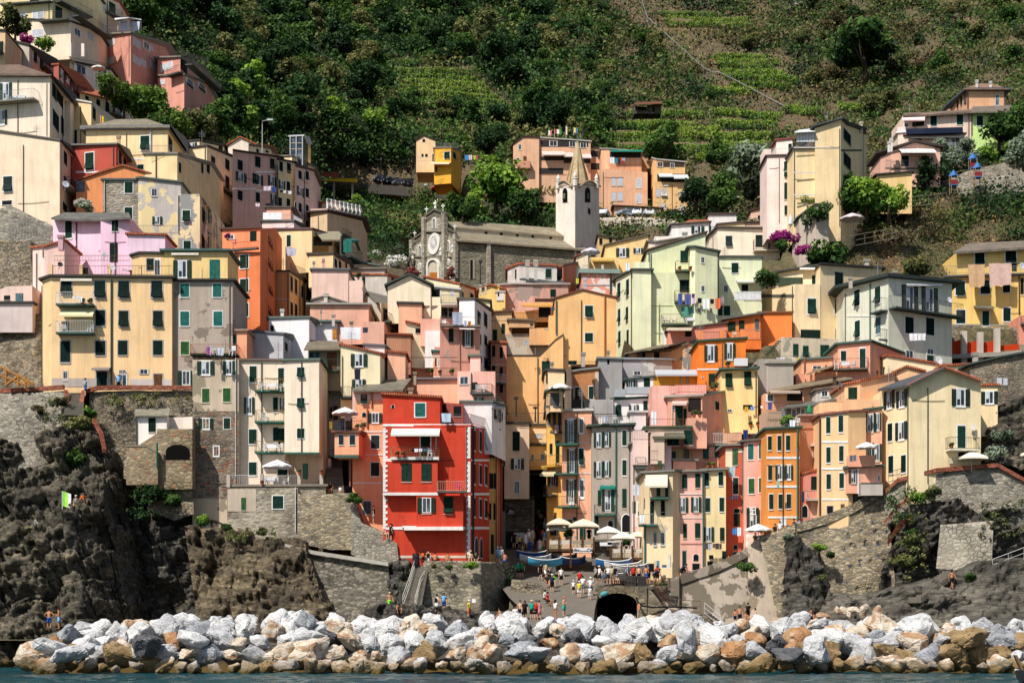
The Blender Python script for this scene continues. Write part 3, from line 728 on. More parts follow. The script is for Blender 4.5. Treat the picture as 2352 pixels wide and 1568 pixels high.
HH('plain pale pink stepped block with twin ribbed chimneys')
V([(512,915,177),(848,918,177)],1235,'e9bdbd',rF='6b7074',d=7);V([(846,1010,177.1),(982,1010,177.1)],1235,'e9bdbd',rF=N0,d=6);CH(530,828,26,70,180,'cfc0b8');CH(618,803,26,95,180,'e0a8b0')
HH('grey peeling house with terracotta coping beside pale pink block')
V([(860,955,187),(1205,965,185),(1335,990,194)],1165,'a9a59c',rF=X_,d=7,pE='cfcac0',amt=.5);W(l_,990,1025,26,100,z_,v_);W(l_,1255,1000,26,30,z_,x_)
V([(858,910,195),(1180,905,195)],960,'a9a196',d=6,rF='8a8378')
HH('low yellow house with sloping slate coping below rock slope')
V([(856,830,202),(1118,885,202)],920,'efd6a4',d=6,rF='6b7872',oV=.4)
HH('cream gable house with covered balcony beside the church square')
V([(1560,975,188),(1868,1050,184),(2005,1090,190)],1185,'f3e2b4',rF=X_,d=6);W(l_,1890,1145,24,70,x_,v_);W(l_,1980,1155,24,50,x_,v_)
V([(1602,1070,173.5),(1868,1100,173.5)],1235,'d8c8a0',d=5,rF='d0d0cc');W(A1,1650,1125,80,70)
V([(1210,1065,171),(1410,962,171),(1604,1062,171)],1235,'f5e7c4',d=5,rF='4a5450',oV=.35);V([(1600,1160,171.2),(1700,1160,171.2)],1235,'f5e7c4',d=2,rF=N0);BAL(1700,1890,1235,75,1.0,'d0cabc')
HH('white house with two tall dark green shutters, beside cream gable house')
V([(1868,1180,167),(2008,1190,165.5),(2162,1290,176)],1840,'eceef0',rF='5a5a54',d=7)
W(l_,2046,1358,28,125);W(l_,2106,1370,28,125);W(l_,2055,1545,20,90);W(l_,2107,1560,24,90);t(1,2);W(X0,2110,205,28,95,z_,v_);t(1,1)
V([(2010,1185,178),(2150,1205,178)],1300,'e6dcaa',d=4,rF='5b4a44')
HH('beige house under long ribbed slate roof slope with loggia')
V([(1110,1205,171),(1150,1215,170),(1388,1252,178)],1545,'b9a584',rF=N0,d=7);Q(U_,[(1105,1208,169.5),(1392,1250,177.5),(1205,1150,184),(985,1095,184)],slate('857c6c','6b6459'),.25)
W(A1,1205,1340,70,130,x_,v_);W(A1,1320,1350,90,120,x_,v_);BAL(1165,1385,1440,70,.8);W(l_,1260,1500,40,60,z_,v_)
HH('dusty salmon stepped block with long grey coping')
V([(496,1235,169),(1035,1238,168)],1420,'cf8b80',rF='a39d96',d=7,oV=.35);V([(985,1385,167),(1178,1388,167)],1580,'d4948a',rF=N0,d=5);CH(710,1315,38,60,164.5,'cfc0b4');CH(875,1380,38,55,165,'a89a88')
V([(522,1200,172),(640,1165,172),(825,1228,172)],1240,'e6cfc4',rF='6a6560',d=4,up=False,ext=0);CH(640,1120,45,100,171.5,'d8cfc2')
HH('bright white flat roofed house with yellow door and hung sheet')
V([(118,1360,164.5),(488,1357,163.5),(560,1385,169)],1640,'f0f1f3',rF='6b7872',d=6);W(l_,150,1455,28,65);CH(240,1268,40,75,166,'e8e6e0');CH(597,1270,16,95,168,'b0aca4')
V([(535,1398,168.5),(745,1398,168.2)],1640,'eef0f4',rF='5f746c',d=5,oV=.5);W(B0,763-40,1500,42,95,'o',v_)
HH('peach and dark pink terrace house draped with grey blanket')
V([(1310,1222,169),(1522,1228,169)],1410,'dc9a80',d=6);V([(1518,1262,171),(1875,1262,172)],1420,'b2605e',d=5,rF='8a7a72');W(l_,[1548,1600,1652,1697],1305,38,85,x_,v_);W(l_,[1740,1790],1310,40,90,z_,v_)
V([(1512,1360,168),(1690,1362,168)],1440,'dd938a',d=3,rF=N0)
V([(1690,1450,164.5),(2055,1458,165)],1860,'b96f66',rF=N0,d=6,pE='a8968c',amt=.35);BAL(1690,2060,1432,72,1.0,H1,'6a6a66');W(l_,1792,1510,42,125,x_,v_);W('Q',1945,1535,100,150,z_,v_)
V([(1385,1395,168),(1560,1440,168.5)],1640,'ddd0a8',rF=X_,d=5);W(A1,1500,1470,70,40,x_,v_);V([(1552,1470,167),(1690,1470,167)],1640,'ecebe8',d=4,rF=N0)
HH('small yellow gabled house with chimneys behind the pink brick wall')
V([(2045,1105,186),(2155,1055,186),(2290,1105,186)],1150,'f0cc6a',rF=X_,d=6);CH(2062,1045,28,50,184,'cfc6b8');CH(2110,1035,22,50,184,'cfc6b8');CH(2228,1048,22,60,184,'f0cc6a')
# ================================================================ tile 1,2
t(1,2)
H('apartment_house','tall cream house with stacked balconies above stone terrace','apartment house')
V([(-158,178,154),(264,182,154)],1250,'f3e1c4',rF='7a6a60',d=7,pE='b8b2a6',amt=.12)
W(l_,230,345,52,200);W(l_,[180],[578,855],44,130);W(A0,245,580,50,120,z_,v_)
W(l_,235,870,58,145);W(B0,245,1165,88,120);t(0,2);W(l_,2325,300,62,145);W(A0,2290,588,95,150);W(l_,2322,872,70,130);W(l_,2322,1168,70,118);t(1,2)
BAL(5,262,462,100,1.2,t0,'9c7a4e',step=.2);BAL(5,262,745,100,1.2,t0,'9c7a4e',step=.2);BAL(5,262,1022,95,1.2,t0,'9c7a4e',step=.2)
V([(262,182,151.8),(580,176,151.4),(650,165,160)],1022,'f4e3c8',rF='6b7a6e',d=6,ext=0,pE='cdb9a0',amt=.05)
W(X0,411,282,66,88);W(X0,411,563,66,88);W(l_,411,843,66,88);BN(262,580,1027,16,t0,'ledge',.25)
V([(262,1030,155),(615,1030,155)],1330,'efdcb8',rF=N0,d=5);
V([(-265,1338,151),(640,1332,150.5)],1420,'a39884',rF='8c8274',d=5,mat=sO('base_stone',('9c907c','867b6a','ab9f8a','7a7062'),'a89c88',2.6,2,.1),nA='terrace_base')
RAIL(-230,20,1322,95,150.9,rc='cfd2d4');RAIL(80,380,1322,90,150.7,rc='b0b4b4');POST([(-255,1338),(52,1330),(395,1330),(600,1330)],32,115,150.6,'a39a8c')
H('boundary_wall','stone house wall with green shuttered window beneath cream house terrace',N_)
V([(-265,1345,150.4),(385,1345,150.2)],1730,'',rF=N0,d=3,mat=sO('wall_patched',('a79b86','8f8472','b7ab96','7c7264','a8a090'),'b3a896',2.0,1.9,.22),ext=1)
W(l_,202,1475,95,115);DP(365,1340,1745,S1);t(0,2);W(l_,2238,1490,42,112,'n',v_);PA(2092,2352,1355,1560,'b3a590');t(1,2)
HH('dark slate roofed house with tall brown shutters and green fascia')
V([(480,75,159),(772,72,158.5)],270,'4c4a46',rF=N0,d=5);Q(U_,[(440,70,157.8),(778,65,157.5),(800,0,165),(485,-15,165)],slate('8d8068','6f6552'),.15);W(l_,540,125,100,50,'y',v_);W(B0,697,182,88,165,'b',v_);BAL(650,776,272,95,1.0,'4a5a54')
V([(645,275,161),(775,275,161)],880,'b9bcc0',rF=N0,d=6,pE='9a9a98',amt=.3);W(A1,665,400,40,130,x_,v_);W(h0,680,655,60,125,x_,v_);W(B0,730,655,45,130,'b',v_);
V([(560,875,163),(880,870,163)],1400,'6f7378',rF=N0,d=5);W(A1,820,1200,55,240,x_,v_);DP(770,70,850,W1)
HH('pale yellow house with terracotta verge and laundry lines')
V([(778,32,156),(1140,122,156),(1205,140,161)],520,'f2e6b8',rF=X_,d=6);W(A0,946,172,150,115);W(A0,944,385,125,75);BAL(790,885,520,90,1.1,'3d4c48')
V([(1000,40,162),(1180,50,162),(1215,80,166)],330,M0,d=5,rF='6a7078');
HH('small plain salmon house with terracotta edge, behind pale yellow house')
V([(1208,98,159),(1372,118,159)],330,'e09c84',rF=X_,d=5)
HH('orange house with slate roof, downpipe and round window')
V([(886,452,153),(1168,452,153),(1345,448,153.1)],1690,'e39862',rF=N0,d=6);Q(U_,[(872,447,152.3),(1350,442,152.3),(1432,332,160),(1062,345,160)],slate('8c8470','6a6456'),.18)
PA(888,1166,470,535,'d0a2a4');PA(888,918,535,700,'c9989c')
W('H',992,525,62,85);W('Q',1095,702,130,90);W(l_,1095,922,76,120,R0);W(l_,1094,1173,76,122,R0);W('A',993,672,36,40);W(l_,1205,482,70,8)
BN(1005,1165,828,12);BN(1005,1165,1040,12);BN(890,1165,1300,14);DP(1062,455,600,'b5765a',.1);DP(1022,620,790,'b5765a',.1);DP(866,1090,1330,'b5765a',.08);W(l_,1022,1525,70,120,'y','c')
V([(722,840,149.4),(945,840,149.2),(988,850,153)],1045,'df9062',rF='8a5a4c',d=3.5,ext=.0,up=False,oV=.3);W(l_,782,903,44,88,R0);W(l_,885,903,50,88,R0);BN(722,945,1056,28,'4a665c','ledge',.15)
RAIL(718,985,822,95,149,rc='4c4a46')
HH('plain pink house with ribbed chimney left of the terrace cage')
V([(1478,355,160),(1862,352,160)],555,'e39b84',rF='7d7478',d=6,oV=.3);CH(1420,420,55,75,152,'a89884');CH(1460,275,36,70,157,'a89884')
V([(1850,272,158),(2035,275,157.6),(2198,275,157.5)],555,'e5a29c',rF=N0,d=5,pE='c9a8a4',amt=.1);W(h0,1912,358,85,72,x_,v_);BAL(1985,2178,482,78,1.0,'5a5a58');W(A1,2010,410,50,70,x_,v_);W(A0,2050,535,80,40);DP(1980,290,480,'4d6a60')
V([(1968,138,163.5),(2062,138,163)],280,'e0a0a4',d=4,rF='6b7a6e')
HH('peach and grey house with plant filled wire cage terrace')
V([(1388,48,169),(1500,20,169),(1652,38,169)],330,'d98a58',rF='4c5a50',d=5,pE='c9b3a0',amt=.4);W(l_,[1412,1458],130,28,80,'b',v_)
V([(1628,98,166),(1978,102,166)],320,'d6b7a2',rF=t0,d=5,pE='dd9c7c',amt=.4)
RAIL(1385,1850,318,75,161,rc=V1);RAIL(1385,1850,150,2,161,rc=V1);DP(1382,150,318,V1,.03);BN(1640,1840,62,20,'d9938a')
V([(1200,-60,166),(1420,-50,166)],130,'a5683e',d=4,rF='8a4a34');V([(1640,-40,168),(2050,-10,168)],95,'b96f66',d=4,rF=N0,pE='c9938a',amt=.3)
HH('brick red tall house in shade behind white balcony')
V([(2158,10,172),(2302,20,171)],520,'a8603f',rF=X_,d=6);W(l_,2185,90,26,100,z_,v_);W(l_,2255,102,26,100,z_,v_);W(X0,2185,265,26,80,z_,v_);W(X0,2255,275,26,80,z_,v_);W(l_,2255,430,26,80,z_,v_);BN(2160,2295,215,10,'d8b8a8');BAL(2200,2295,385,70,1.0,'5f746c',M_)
Q(U_,[(2190,560,163),(2290,585,163),(2270,545,170),(2210,478,170)],slate('8d8068','6f6552'),.15)
QU='f2efea'
H('red_house','tall bright red house with white quoins on the harbour',q1)
V([(1166,490,148.8),(1690,523,148.8)],800,'c03415',rF=X_,d=7,ext=0,up=False)
W(l_,1508,628,92,122,'t');W('A',1257,597,28,30)
V([(1168,768,148.5),(1972,765,148.5),(2140,800,157)],1990,'c03415',rF=N0,d=9)
FL=[(1165,1975,768,22),(1165,1975,1088,28),(1165,1975,1400,26),(1165,1970,1714,26)]
for a in FL:BN(*a,QU)
BN(1975,2138,790,14,QU);BN(1975,2138,1090,20,QU);BN(1975,2138,1400,22,QU);BN(1975,2138,1712,24,QU);PA(1300,1970,1965,1988,'cdbda8')
def qns(x,y0,y1,sgn,n,out=.06):
 for i in range(n):
  ya=y0+(y1-y0)*i/n;yb_=y0+(y1-y0)*(i+.92)/n;w=42 if i%2 else 24
  PA(min(x,x+sgn*w),max(x,x+sgn*w),ya,yb_,QU,fl(QU,.8),'quoin',out)
qns(1167,790,1075,1,12);qns(1167,1105,1385,1,12);qns(1167,1415,1700,1,10)
qns(1970,785,1075,-1,12);qns(1970,1105,1385,-1,12);qns(1970,1415,1700,-1,10);qns(1970,1730,1960,-1,8)
W(l_,2003,905,20,178,R0);W(l_,2060,915,20,178,R0);W(X0,2110,925,20,170,z_);W(l_,2003,1212,20,178,R0);W(l_,2060,1222,20,170,R0);W(l_,2111,1230,20,170,R0);W(l_,2003,1518,20,170,R0);W(l_,2060,1528,20,160,R0);W(X0,2111,1538,20,160,z_);W('A',2022,1890,26,180);W('A',2068,1895,24,180)
W(B0,1557,960,88,205,z_,O0)
BAL(1245,1685,1072,92,1.1,'e6e2dc','a07a5c',thick=.25);AWN(1250,1692,802,872,1.7,sP('e9e6da','b9c0b4',4))
DP(1655,880,985,'e6e6e6',.04);DP(1985,780,1990,'3a3432',.1)
V([(1166,1108,147.6),(1668,1108,147.6)],1386,'c03415',rF=N0,d=1,ext=0,up=False);W(l_,1383,1200,92,160,x_,v_);W(l_,1565,1200,92,158,x_,v_);qns(1167,1110,1380,1,12)
V([(1166,1386,147.55),(1672,1386,147.55)],1412,QU,rF=N0,d=1,ext=0,up=False,nA='cornice');
BAL(1668,1930,1382,88,1.0,'5a5a56','c9a890',thick=.14)
V([(1473,1414,147.6),(1903,1414,147.6)],1700,'c03415',rF=N0,d=1,ext=0,up=False);W('Q',1566,1503,165,140,x_,v_);W(X0,1767,1500,88,150,x_,v_)
V([(1360,1700,147.2),(1903,1698,147.2)],1732,QU,rF=N0,d=1.4,ext=0,up=False,nA='cornice');SURF.clear()
SURF.append((U(1166,0)[0],U(1972,0)[0],tp(1166,1500,148.5),tp(1972,1500,148.5)));BAL(1345,1478,1698,90,.8,'e6e2dc','b85a44')
RAIL(1692,1970,755,88,148.3,rc='4c5a60');RAIL(1972,2138,755,88,148.3,rc='5a5a60',Y1=156.8,y1=800)
V([(1690,560,153.5),(1905,572,153.5)],770,'8f2c22',rF=N0,d=3,up=False,ext=0);W(A1,1730,625,35,120,x_,v_);W(A1,1850,640,70,90,x_,v_)
HH('white rooftop annex with striped awning right of the red house')
V([(1886,562,155),(2166,566,155),(2290,600,161)],850,O1,rF='6b7872',d=6);W(A0,2215,670,60,110,z_,v_);AWN(2165,2280,590,618,1.0,sP(M0,'3c4a48',4));W(l_,2240,810,10,10)
HH('narrow mustard house squeezed right of the red house')
V([(2138,940,158),(2218,930,160)],1990,'b98d3e',rF='4c6a60',d=5);W(l_,[2152,2176],1000,14,140,z_,v_);W(l_,[2150,2170,2192],1280,14,140,z_,v_);W(l_,[2150,2188],1560,14,150,z_,v_);W(B0,2170,1860,26,180,z_,v_);DP(2197,950,1990,'3f4c48')
V([(2218,1035,160),(2264,1040,166)],1990,'b4522c',rF='4c5a50',d=5);
# ================================================================ tile 2,1
t(2,1)
HH('grey white chimneyed house with dark slate lean-to below church')
V([(-40,905,193),(65,862,190.5),(412,882,190)],1050,'b5b0aa',rF=X_,d=6,pE=S1,amt=.5);W(l_,335,942,52,82,x_,x_);W(l_,38,950,12,90,z_);CH(142,815,42,170,188,'c4beb4');CH(218,815,42,170,188,'c4beb4')
Q(U_,[(70,990,187.5),(520,1050,187),(505,1030,190.5),(400,985,193),(200,975,193)],slate('5a5c5e','45474a'),.2)
HH('peeling old rose house with single green shutter below slate lean-to')
V([(-150,1060,187),(52,1048,187),(190,1052,186.5),(518,1050,187)],1300,'b97f7c',rF='b0a49c',d=6,pE='9d8a82',amt=.5);W(l_,376,1125,48,72,x_,v_);t(1,1);CH(2245,1100,95,45,184,'e6e2da');t(2,1)
HH('brick red box house with sloping roof, under the church wall')
V([(412,895,195),(470,880,194),(588,848,198)],1010,'b5543f',d=6,rF='8a6a5c');W(A1,440,950,45,100,x_,v_)
HH('pink house with peeling white patches and grey quoins, restaurant terrace')
V([(638,945,189),(968,952,189)],1165,'cf7068',d=8,rF='8fa098',oV=.35,thick=.5,pE='e6dcd4',amt=.35);BN(650,965,1050,12,'b9b2b4')
for i,y in en((990,1030,1070,1110)):PA(652,690-8*(i%2),y-18,y+18,'bdb8ba',fl('bdb8ba'),'quoin')
RAIL(650,965,932,62,189,rc='7a5a44');POST([(655,935),(833,935)],22,70,188.8,'b8b4ac');DP(905,930,1150,'3c4440',.12)
V([(588,800,199),(700,740,199)],960,'dccfae',d=5,rF='8a4a3c')
HH('yellow house with shed roof and green framed windows near bell tower')
V([(856,695,205),(1252,592,205)],960,'eecb7c',d=7,rF='6a6258',pE='f0e2b8',amt=.2);W(A0,1015,752,118,82);W(A0,1160,735,90,48);V([(715,795,203),(980,800,203)],960,'eecb7c',d=3,rF=N0);AWN(730,930,812,835,.8,fl('cfa95c'))
V([(790,600,222),(955,630,222)],700,'c9a45c',d=5,rF='4a4440');W(l_,[815,905],650,26,55,z_,v_)
HH('orange ochre terraces with awning and dark open loggias')
V([(0,1300,180),(400,1262,180)],1390,'d99a4c',d=5,rF=N0,ext=0);W(A1,300,1290,110,110,x_,v_);AWN(90,375,1215,1255,1.0,fl('d39a58'));RAIL(0,240,1372,65,173,rc='3a322c');BN(210,385,1190,30,'4a3028')
V([(-30,1375,177),(205,1385,177)],1440,'c9985c',d=3,ext=0,rF='8a7a68');V([(160,1448,176.6),(345,1440,176.6)],1600,'d9a05a',d=3,ext=0,pE='b9a890',amt=.5,rF=N0);V([(-60,1500,177.6),(350,1490,177.6)],1700,'a5947c',d=3,rF=N0,pE='c9bca8',amt=.5)
V([(338,1330,176),(402,1330,176)],1640,'dca85c',d=3,rF=N0,pE='c9c0a8',amt=.35)
V([(-190,1310,178),(0,1300,178)],1480,'cda468',rF='6a4a3c',d=4);t(1,1);W(l_,2270,1450,30,90,x_,v_);W(l_,2195,1510,40,100,x_,v_);RAIL(2160,2350,1385,60,175,rc='4a3a30');t(2,1)
HH('large plain orange yellow house with gable and two green shutters')
V([(394,1180,174),(650,1100,174),(855,1148,174),(958,1172,174)],1800,'f5bd6e',rF='8a4f3a',d=8,oV=.15,thick=.14)
W(X0,706,1290,72,100);W(l_,706,1530,72,78);DP(852,1150,1780,'b8743a',.1);DP(406,1190,1500,'5a6a58',.09)
t(2,2);V([(-56,135,173.2),(252,135,173.2),(398,-8,173.2),(470,-60,173.2)],760,'f5bd6e',rF='5a5248',d=3,oV=.08,thick=.12);W(l_,310,238,72,115,x_,v_);W(l_,556,195,78,36,x_,v_);RAIL(-50,150,742,85,166,rc='4a4a48')
t(2,1)
HH('large pale green house with balconies of laundry')
V([(1236,748,183.2),(1776,572,183.2)],1400,'cfd8a8',rF='5c4a40',d=8,oV=.25)
V([(958,995,187),(1112,918,181),(1278,920,181)],1668,'d6dfb4',rF='4f5a50',d=6,oV=.3)
W('H',985,1098,26,135,x_);W('H',1065,1072,24,145,x_);W(X0,988,1330,20,120);W(X0,1060,1312,20,120);W('H',990,1528,20,110);W(l_,1066,1522,18,120)
V([(1112,838,181.1),(1262,840,181.1)],925,'d6dfb4',rF=N0,d=.5,ext=0,up=False,nA=T0)
V([(1262,935,181.9),(1700,938,181.9)],1600,'d0d9aa',rF=N0,d=4)
W(l_,1600,1060,120,112,z_,v_);BAL(1370,1685,1420,85,1.2,'5f6a5c','7a6a4c');DP(1120,1000,1640,'4f7068',.1);DP(1278,770,960,'4f7068',.1);DP(1350,1220,1568,'b0ac84',.05)
SURF.clear();SURF.append((U(1236,0)[0],U(1776,0)[0],tp(1236,900,181.9),tp(1776,900,181.9)))
W(X0,1582,790,70,110,x_,v_);BAL(1498,1670,928,80,1.0,'4f6a5c','6a5a44');BAL(1492,1690,1210,95,1.0,'4f6a5c','6a5a44');BN(1128,1480,1240,5,'b8bc90')
V([(1636,708,180.9),(1682,708,180.6),(1888,752,181.4)],1420,'d3dcae',rF='4f5a58',d=5,oV=.3)
W(h0,1751,820,32,55);W(h0,1753,1084,32,55);W(h0,1721,1280,28,34,x_,x_);W(h0,1826,1280,28,34,x_,'c');
V([(1878,798,186),(2296,800,186)],1330,'d6dfb6',rF='5c645c',d=6);W(l_,2048,893,62,90);W(h0,1965,1085,42,64);W(A1,2140,1075,60,60,x_,v_);AWN(2055,2270,1005,1035,1.2,fl('e0e0d4'));W(B0,1975,1285,60,90);W(B0,1905,1285,60,90);DP(1885,810,1170,'5a5a50',.1)
H('balustrade','white curved balustrade on the pale green house terrace','balustrade')
cur.root.location=tp(2045,1190,183);cur.first=False;SURF.clear();SURF.append((U(2040,0)[0],U(2285,0)[0],tp(2040,1190,183.5),tp(2285,1170,184.5)))
BN(2042,2285,1118,10,O1,'handrail',.2);BN(2042,2285,1185,14,O1,'plinth',.2)
for i in range(20):DP(2048+i*12,1120,1180,O1,.1)
HH('white house with orange tiles and green shutters above green house')
V([(1466,505,223),(1812,478,223)],660,O1,rF='5a544e',d=6,oV=.3);W(A0,1706,543,118,68);W(A0,1852,545,90,75)
V([(1806,405,227),(2062,402,227)],620,'eeeeec',rF=m1,d=6);Q(U_,[(1560,482,222.8),(1810,472,222.8),(1808,448,228),(1630,452,228)],TILE,.1)
V([(1310,605,216),(1475,600,216)],720,'e6e2da',rF=N0,d=4);V([(1890,500,220),(2150,475,220)],560,'e9d29c',rF='6a5a50',d=5);V([(2145,485,220),(2352,475,220)],560,'eab8a8',rF=m1,d=5)
HH('cream house with one grey shutter and right balcony, right of centre')
V([(1815,600,219),(1890,530,214.5),(2200,535,214),(2460,540,214)],800,'f0e4ca',rF='5a544e',d=7,oV=.35);W(X0,1992,645,60,92,R0);W(B0,2278,645,80,110,z_,v_);BAL(2215,2450,740,90,1.1,'e8e0d0');t(3,1);W(h0,10,690,22,60,R0,v_);t(2,1)
HH('small pink house with round terracotta sun plaque')
V([(2195,375,233),(2370,330,233)],480,'ecb4a6',rF='5a3a30',d=6);W('A',2270,425,28,30);W(l_,2335,430,26,55,z_)
HH('old house with tile verge and stone slab roof behind green house')
V([(1255,650,200),(1320,665,199),(1590,620,199)],760,'d8c8b0',rF=E1,d=6);CH(1590,560,50,60,198,'c9c4bc')
H(d0,'salmon apartment block behind bell tower with white awnings',e0)
t(2,0);V([(10,1332,320),(100,1262,320),(248,1266,320)],1768,'d69c80',rF='4a3a36',d=10);W(h0,72,1352,28,50,z_,'c');W(B0,118,1470,30,70,'b',v_);BAL(45,170,1555,60,1.2,'9a7060',solid='d69c80')
W(h0,55,1480,30,60,z_,v_)
V([(246,1268,320.5),(722,1305,321.5)],1768,'d39a7e',rF='c9c4bc',d=10)
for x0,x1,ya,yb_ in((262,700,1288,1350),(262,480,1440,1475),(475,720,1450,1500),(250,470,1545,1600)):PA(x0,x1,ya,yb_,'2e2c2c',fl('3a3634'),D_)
W(h0,380,1318,75,50,z_,v_);W(h0,555,1325,60,50,z_,v_);W(h0,655,1335,60,50,z_,v_)
AWN(272,480,1392,1440,1.5,fl('dcc6bc'));AWN(470,562,1405,1455,1.5,fl('dcc6bc'));AWN(640,722,1418,1468,1.5,fl('dcc6bc'));t(2,1);BN(110,500,38,6,'b98670');t(2,0)
H(d0,'salmon apartment block with green awning and bay roller blinds',e0)
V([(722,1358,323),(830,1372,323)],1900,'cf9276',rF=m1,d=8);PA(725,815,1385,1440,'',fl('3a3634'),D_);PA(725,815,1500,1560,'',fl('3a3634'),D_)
V([(818,1370,317),(890,1372,316),(1190,1398,316.5)],1910,'d8987a',rF='a8a29a',d=9)
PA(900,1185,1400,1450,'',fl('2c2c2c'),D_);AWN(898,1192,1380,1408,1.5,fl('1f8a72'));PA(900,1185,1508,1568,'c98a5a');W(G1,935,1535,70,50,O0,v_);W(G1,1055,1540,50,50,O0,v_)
t(2,1);V([(820,-20,314),(1245,15,314.5)],340,'d8977a',rF=N0,d=5);W(G1,992,100,55,78,O0,v_);W(G1,935,100,40,78,O0,v_);W(G1,1165,115,45,78,O0,O0);W(G1,992,238,55,78,O0,v_);W(G1,935,238,40,78,O0,v_);W(G1,1165,255,45,78,O0,O0)
V([(940,330,311),(1365,352,311.5)],440,'d8a078',rF='5a443c',d=4,oV=.6);W(h0,1025,375,40,60,x_,O0);W(h0,1120,370,95,55,x_,O0);W(h0,1270,385,110,55,x_,O0)
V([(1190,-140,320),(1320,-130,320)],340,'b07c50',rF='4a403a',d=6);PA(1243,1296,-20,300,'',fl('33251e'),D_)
H(d0,'ochre yellow apartment block with tilted blinds, right of salmon blocks',e0)
t(2,0);V([(1296,1450,315),(1328,1468,313),(1590,1495,313.5)],1940,'dfae62',rF='c9c4bc',d=9)
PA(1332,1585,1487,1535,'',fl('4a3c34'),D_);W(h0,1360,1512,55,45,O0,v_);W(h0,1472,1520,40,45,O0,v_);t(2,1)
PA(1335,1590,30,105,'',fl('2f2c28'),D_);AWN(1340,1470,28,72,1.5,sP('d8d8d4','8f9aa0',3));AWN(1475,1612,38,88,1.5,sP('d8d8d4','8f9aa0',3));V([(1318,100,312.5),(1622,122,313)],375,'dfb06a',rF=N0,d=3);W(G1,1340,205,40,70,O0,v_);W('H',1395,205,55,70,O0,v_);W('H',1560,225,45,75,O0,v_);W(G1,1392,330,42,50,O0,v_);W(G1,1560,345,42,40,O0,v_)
HH('cream and bright yellow house with round attic window above the road')
t(1,0);V([(1472,1295,345),(1542,1250,345),(1648,1295,345)],1500,'ecc992',rF='4a3a36',d=8);W('A',1542,1292,26,28);W(A1,1566,1427,24,24,x_,v_);W(A1,1530,1427,20,24,x_,v_);W(B0,1627,1450,14,70)
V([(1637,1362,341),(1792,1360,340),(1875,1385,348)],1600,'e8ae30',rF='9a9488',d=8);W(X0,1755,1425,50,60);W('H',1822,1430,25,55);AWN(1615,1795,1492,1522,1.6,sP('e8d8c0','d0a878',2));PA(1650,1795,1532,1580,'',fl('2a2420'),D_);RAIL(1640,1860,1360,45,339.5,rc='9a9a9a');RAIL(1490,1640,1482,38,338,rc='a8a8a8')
H('stone_hut','dry stone hut with rusty collapsed roof on the vine terraces','hut')
t(2,0);V([(1120,975,405),(1250,985,405)],1035,'',rF=N0,d=4,ext=.3,mat=sO('hut_stone',('6f675a','57514a','80776a'),'3d3a34',2.4));PA(1140,1235,985,1015,'',fl('1c1a18'),'opening');V([(1250,975,405),(1370,965,405)],1035,'',rF='6a4a3c',d=4,ext=.3,mat=sO('hut_stone'));W(A1,1300,1010,18,50,x_,v_);Q(U_,[(1110,960,403),(1385,950,403),(1370,930,408),(1140,940,408)],'6e4a38',.15)  # near-black panel on the hut front paints the shade inside
# ================================================================ tile 2,2
t(2,2)
HH('narrow cream corner house with parasol terrace beside orange yellow house')
V([(300,285,168),(330,268,165.5),(482,275,165)],470,'e9c896',rF='4a4a46',d=6,ext=.5);V([(482,270,165.4),(545,215,168)],460,'c9b290',d=5,rF=N0);CH(368,185,36,70,166,'b0a898');CH(655,95,48,85,168,'b8b0a4');CH(885,80,30,80,171,'a8a090')
W(l_,318,340,10,90,z_,v_);W(l_,488,330,12,100,z_,v_)
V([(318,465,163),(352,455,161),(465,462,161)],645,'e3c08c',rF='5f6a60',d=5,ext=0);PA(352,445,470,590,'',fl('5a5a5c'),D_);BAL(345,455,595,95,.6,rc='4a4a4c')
OFF[0]=5
HH('narrow mustard yellow house with teal shutters beside the dark passage')
V([(322,650,160.5),(472,645,159.5)],1890,'dcaa48',rF='5a4a3c',d=6);W(l_,[340,390,438],710,26,115,'y',v_);W(l_,360,985,24,95,z_,v_);W(l_,420,1010,32,200,z_,v_);W('Q',380,1270,90,120,z_,v_);BAL(310,460,1145,90,1.0,'d0a040','6a5a3c');BAL(390,460,835,70,1.0);BAL(325,415,1412,85,1.0,'4a4a46');AWN(310,440,1180,1232,1.3,fl('cdbf9c'));W(l_,400,1600,22,60,'b',v_);t(2,3);PA(345,470,-60,270,'d9a53c');t(2,2)
OFF[0]=4
HH('house with brown brick top floor and wooden balcony screens')
V([(522,292,166.4),(640,270,166.2),(798,252,166)],620,'a5682f',rF='8a8a84',d=5,pE='b8a890',amt=.05);W(l_,600,480,42,118,x_,O0);W(l_,726,470,42,115);W(A1,545,480,30,110);BAL(470,715,625,80,1.2,'c9c4b8',solid='3a3a38')
PA(524,560,300,420,'a39684');PA(765,796,280,520,'b3a794')
V([(540,210,170),(795,215,170)],290,S1,d=2,rF=N0);RAIL(540,795,235,50,169.8,rc='8a5a48')
OFF[0]=5
HH('tall salmon house with four green balconies and grey peeling patches')
V([(462,645,158.4),(733,640,158)],1890,'e2967a',rF='d0ccc4',d=7,pE='a5a098',amt=.25)
W('Q',540,825,105,210);W(h0,637,775,38,135);W('Q',550,1098,90,215);W('H',637,1055,45,145);W('Q',545,1375,90,210);W(h0,642,1350,40,165)
BAL(405,615,948,95,1.1,t0,'3a4a44');BAL(410,612,1218,95,1.1,t0,'3a4a44');BAL(420,622,1518,90,1.1,t0,V1);BN(615,735,930,14,'e6c8bc');BN(615,735,1210,14,'e6c8bc')
t(2,3);W(B0,520,160,60,180,x_,x_);W(B0,650,210,55,180,x_,x_);W(A1,575,60,30,30,x_,x_);t(2,2)
OFF[0]=3
HH('windowless dark grey concrete tower wall above grey house')
V([(795,160,168),(1012,168,168)],760,'7d7e80',rF='8a8a88',d=6,pE='9a9c9e',amt=.45)
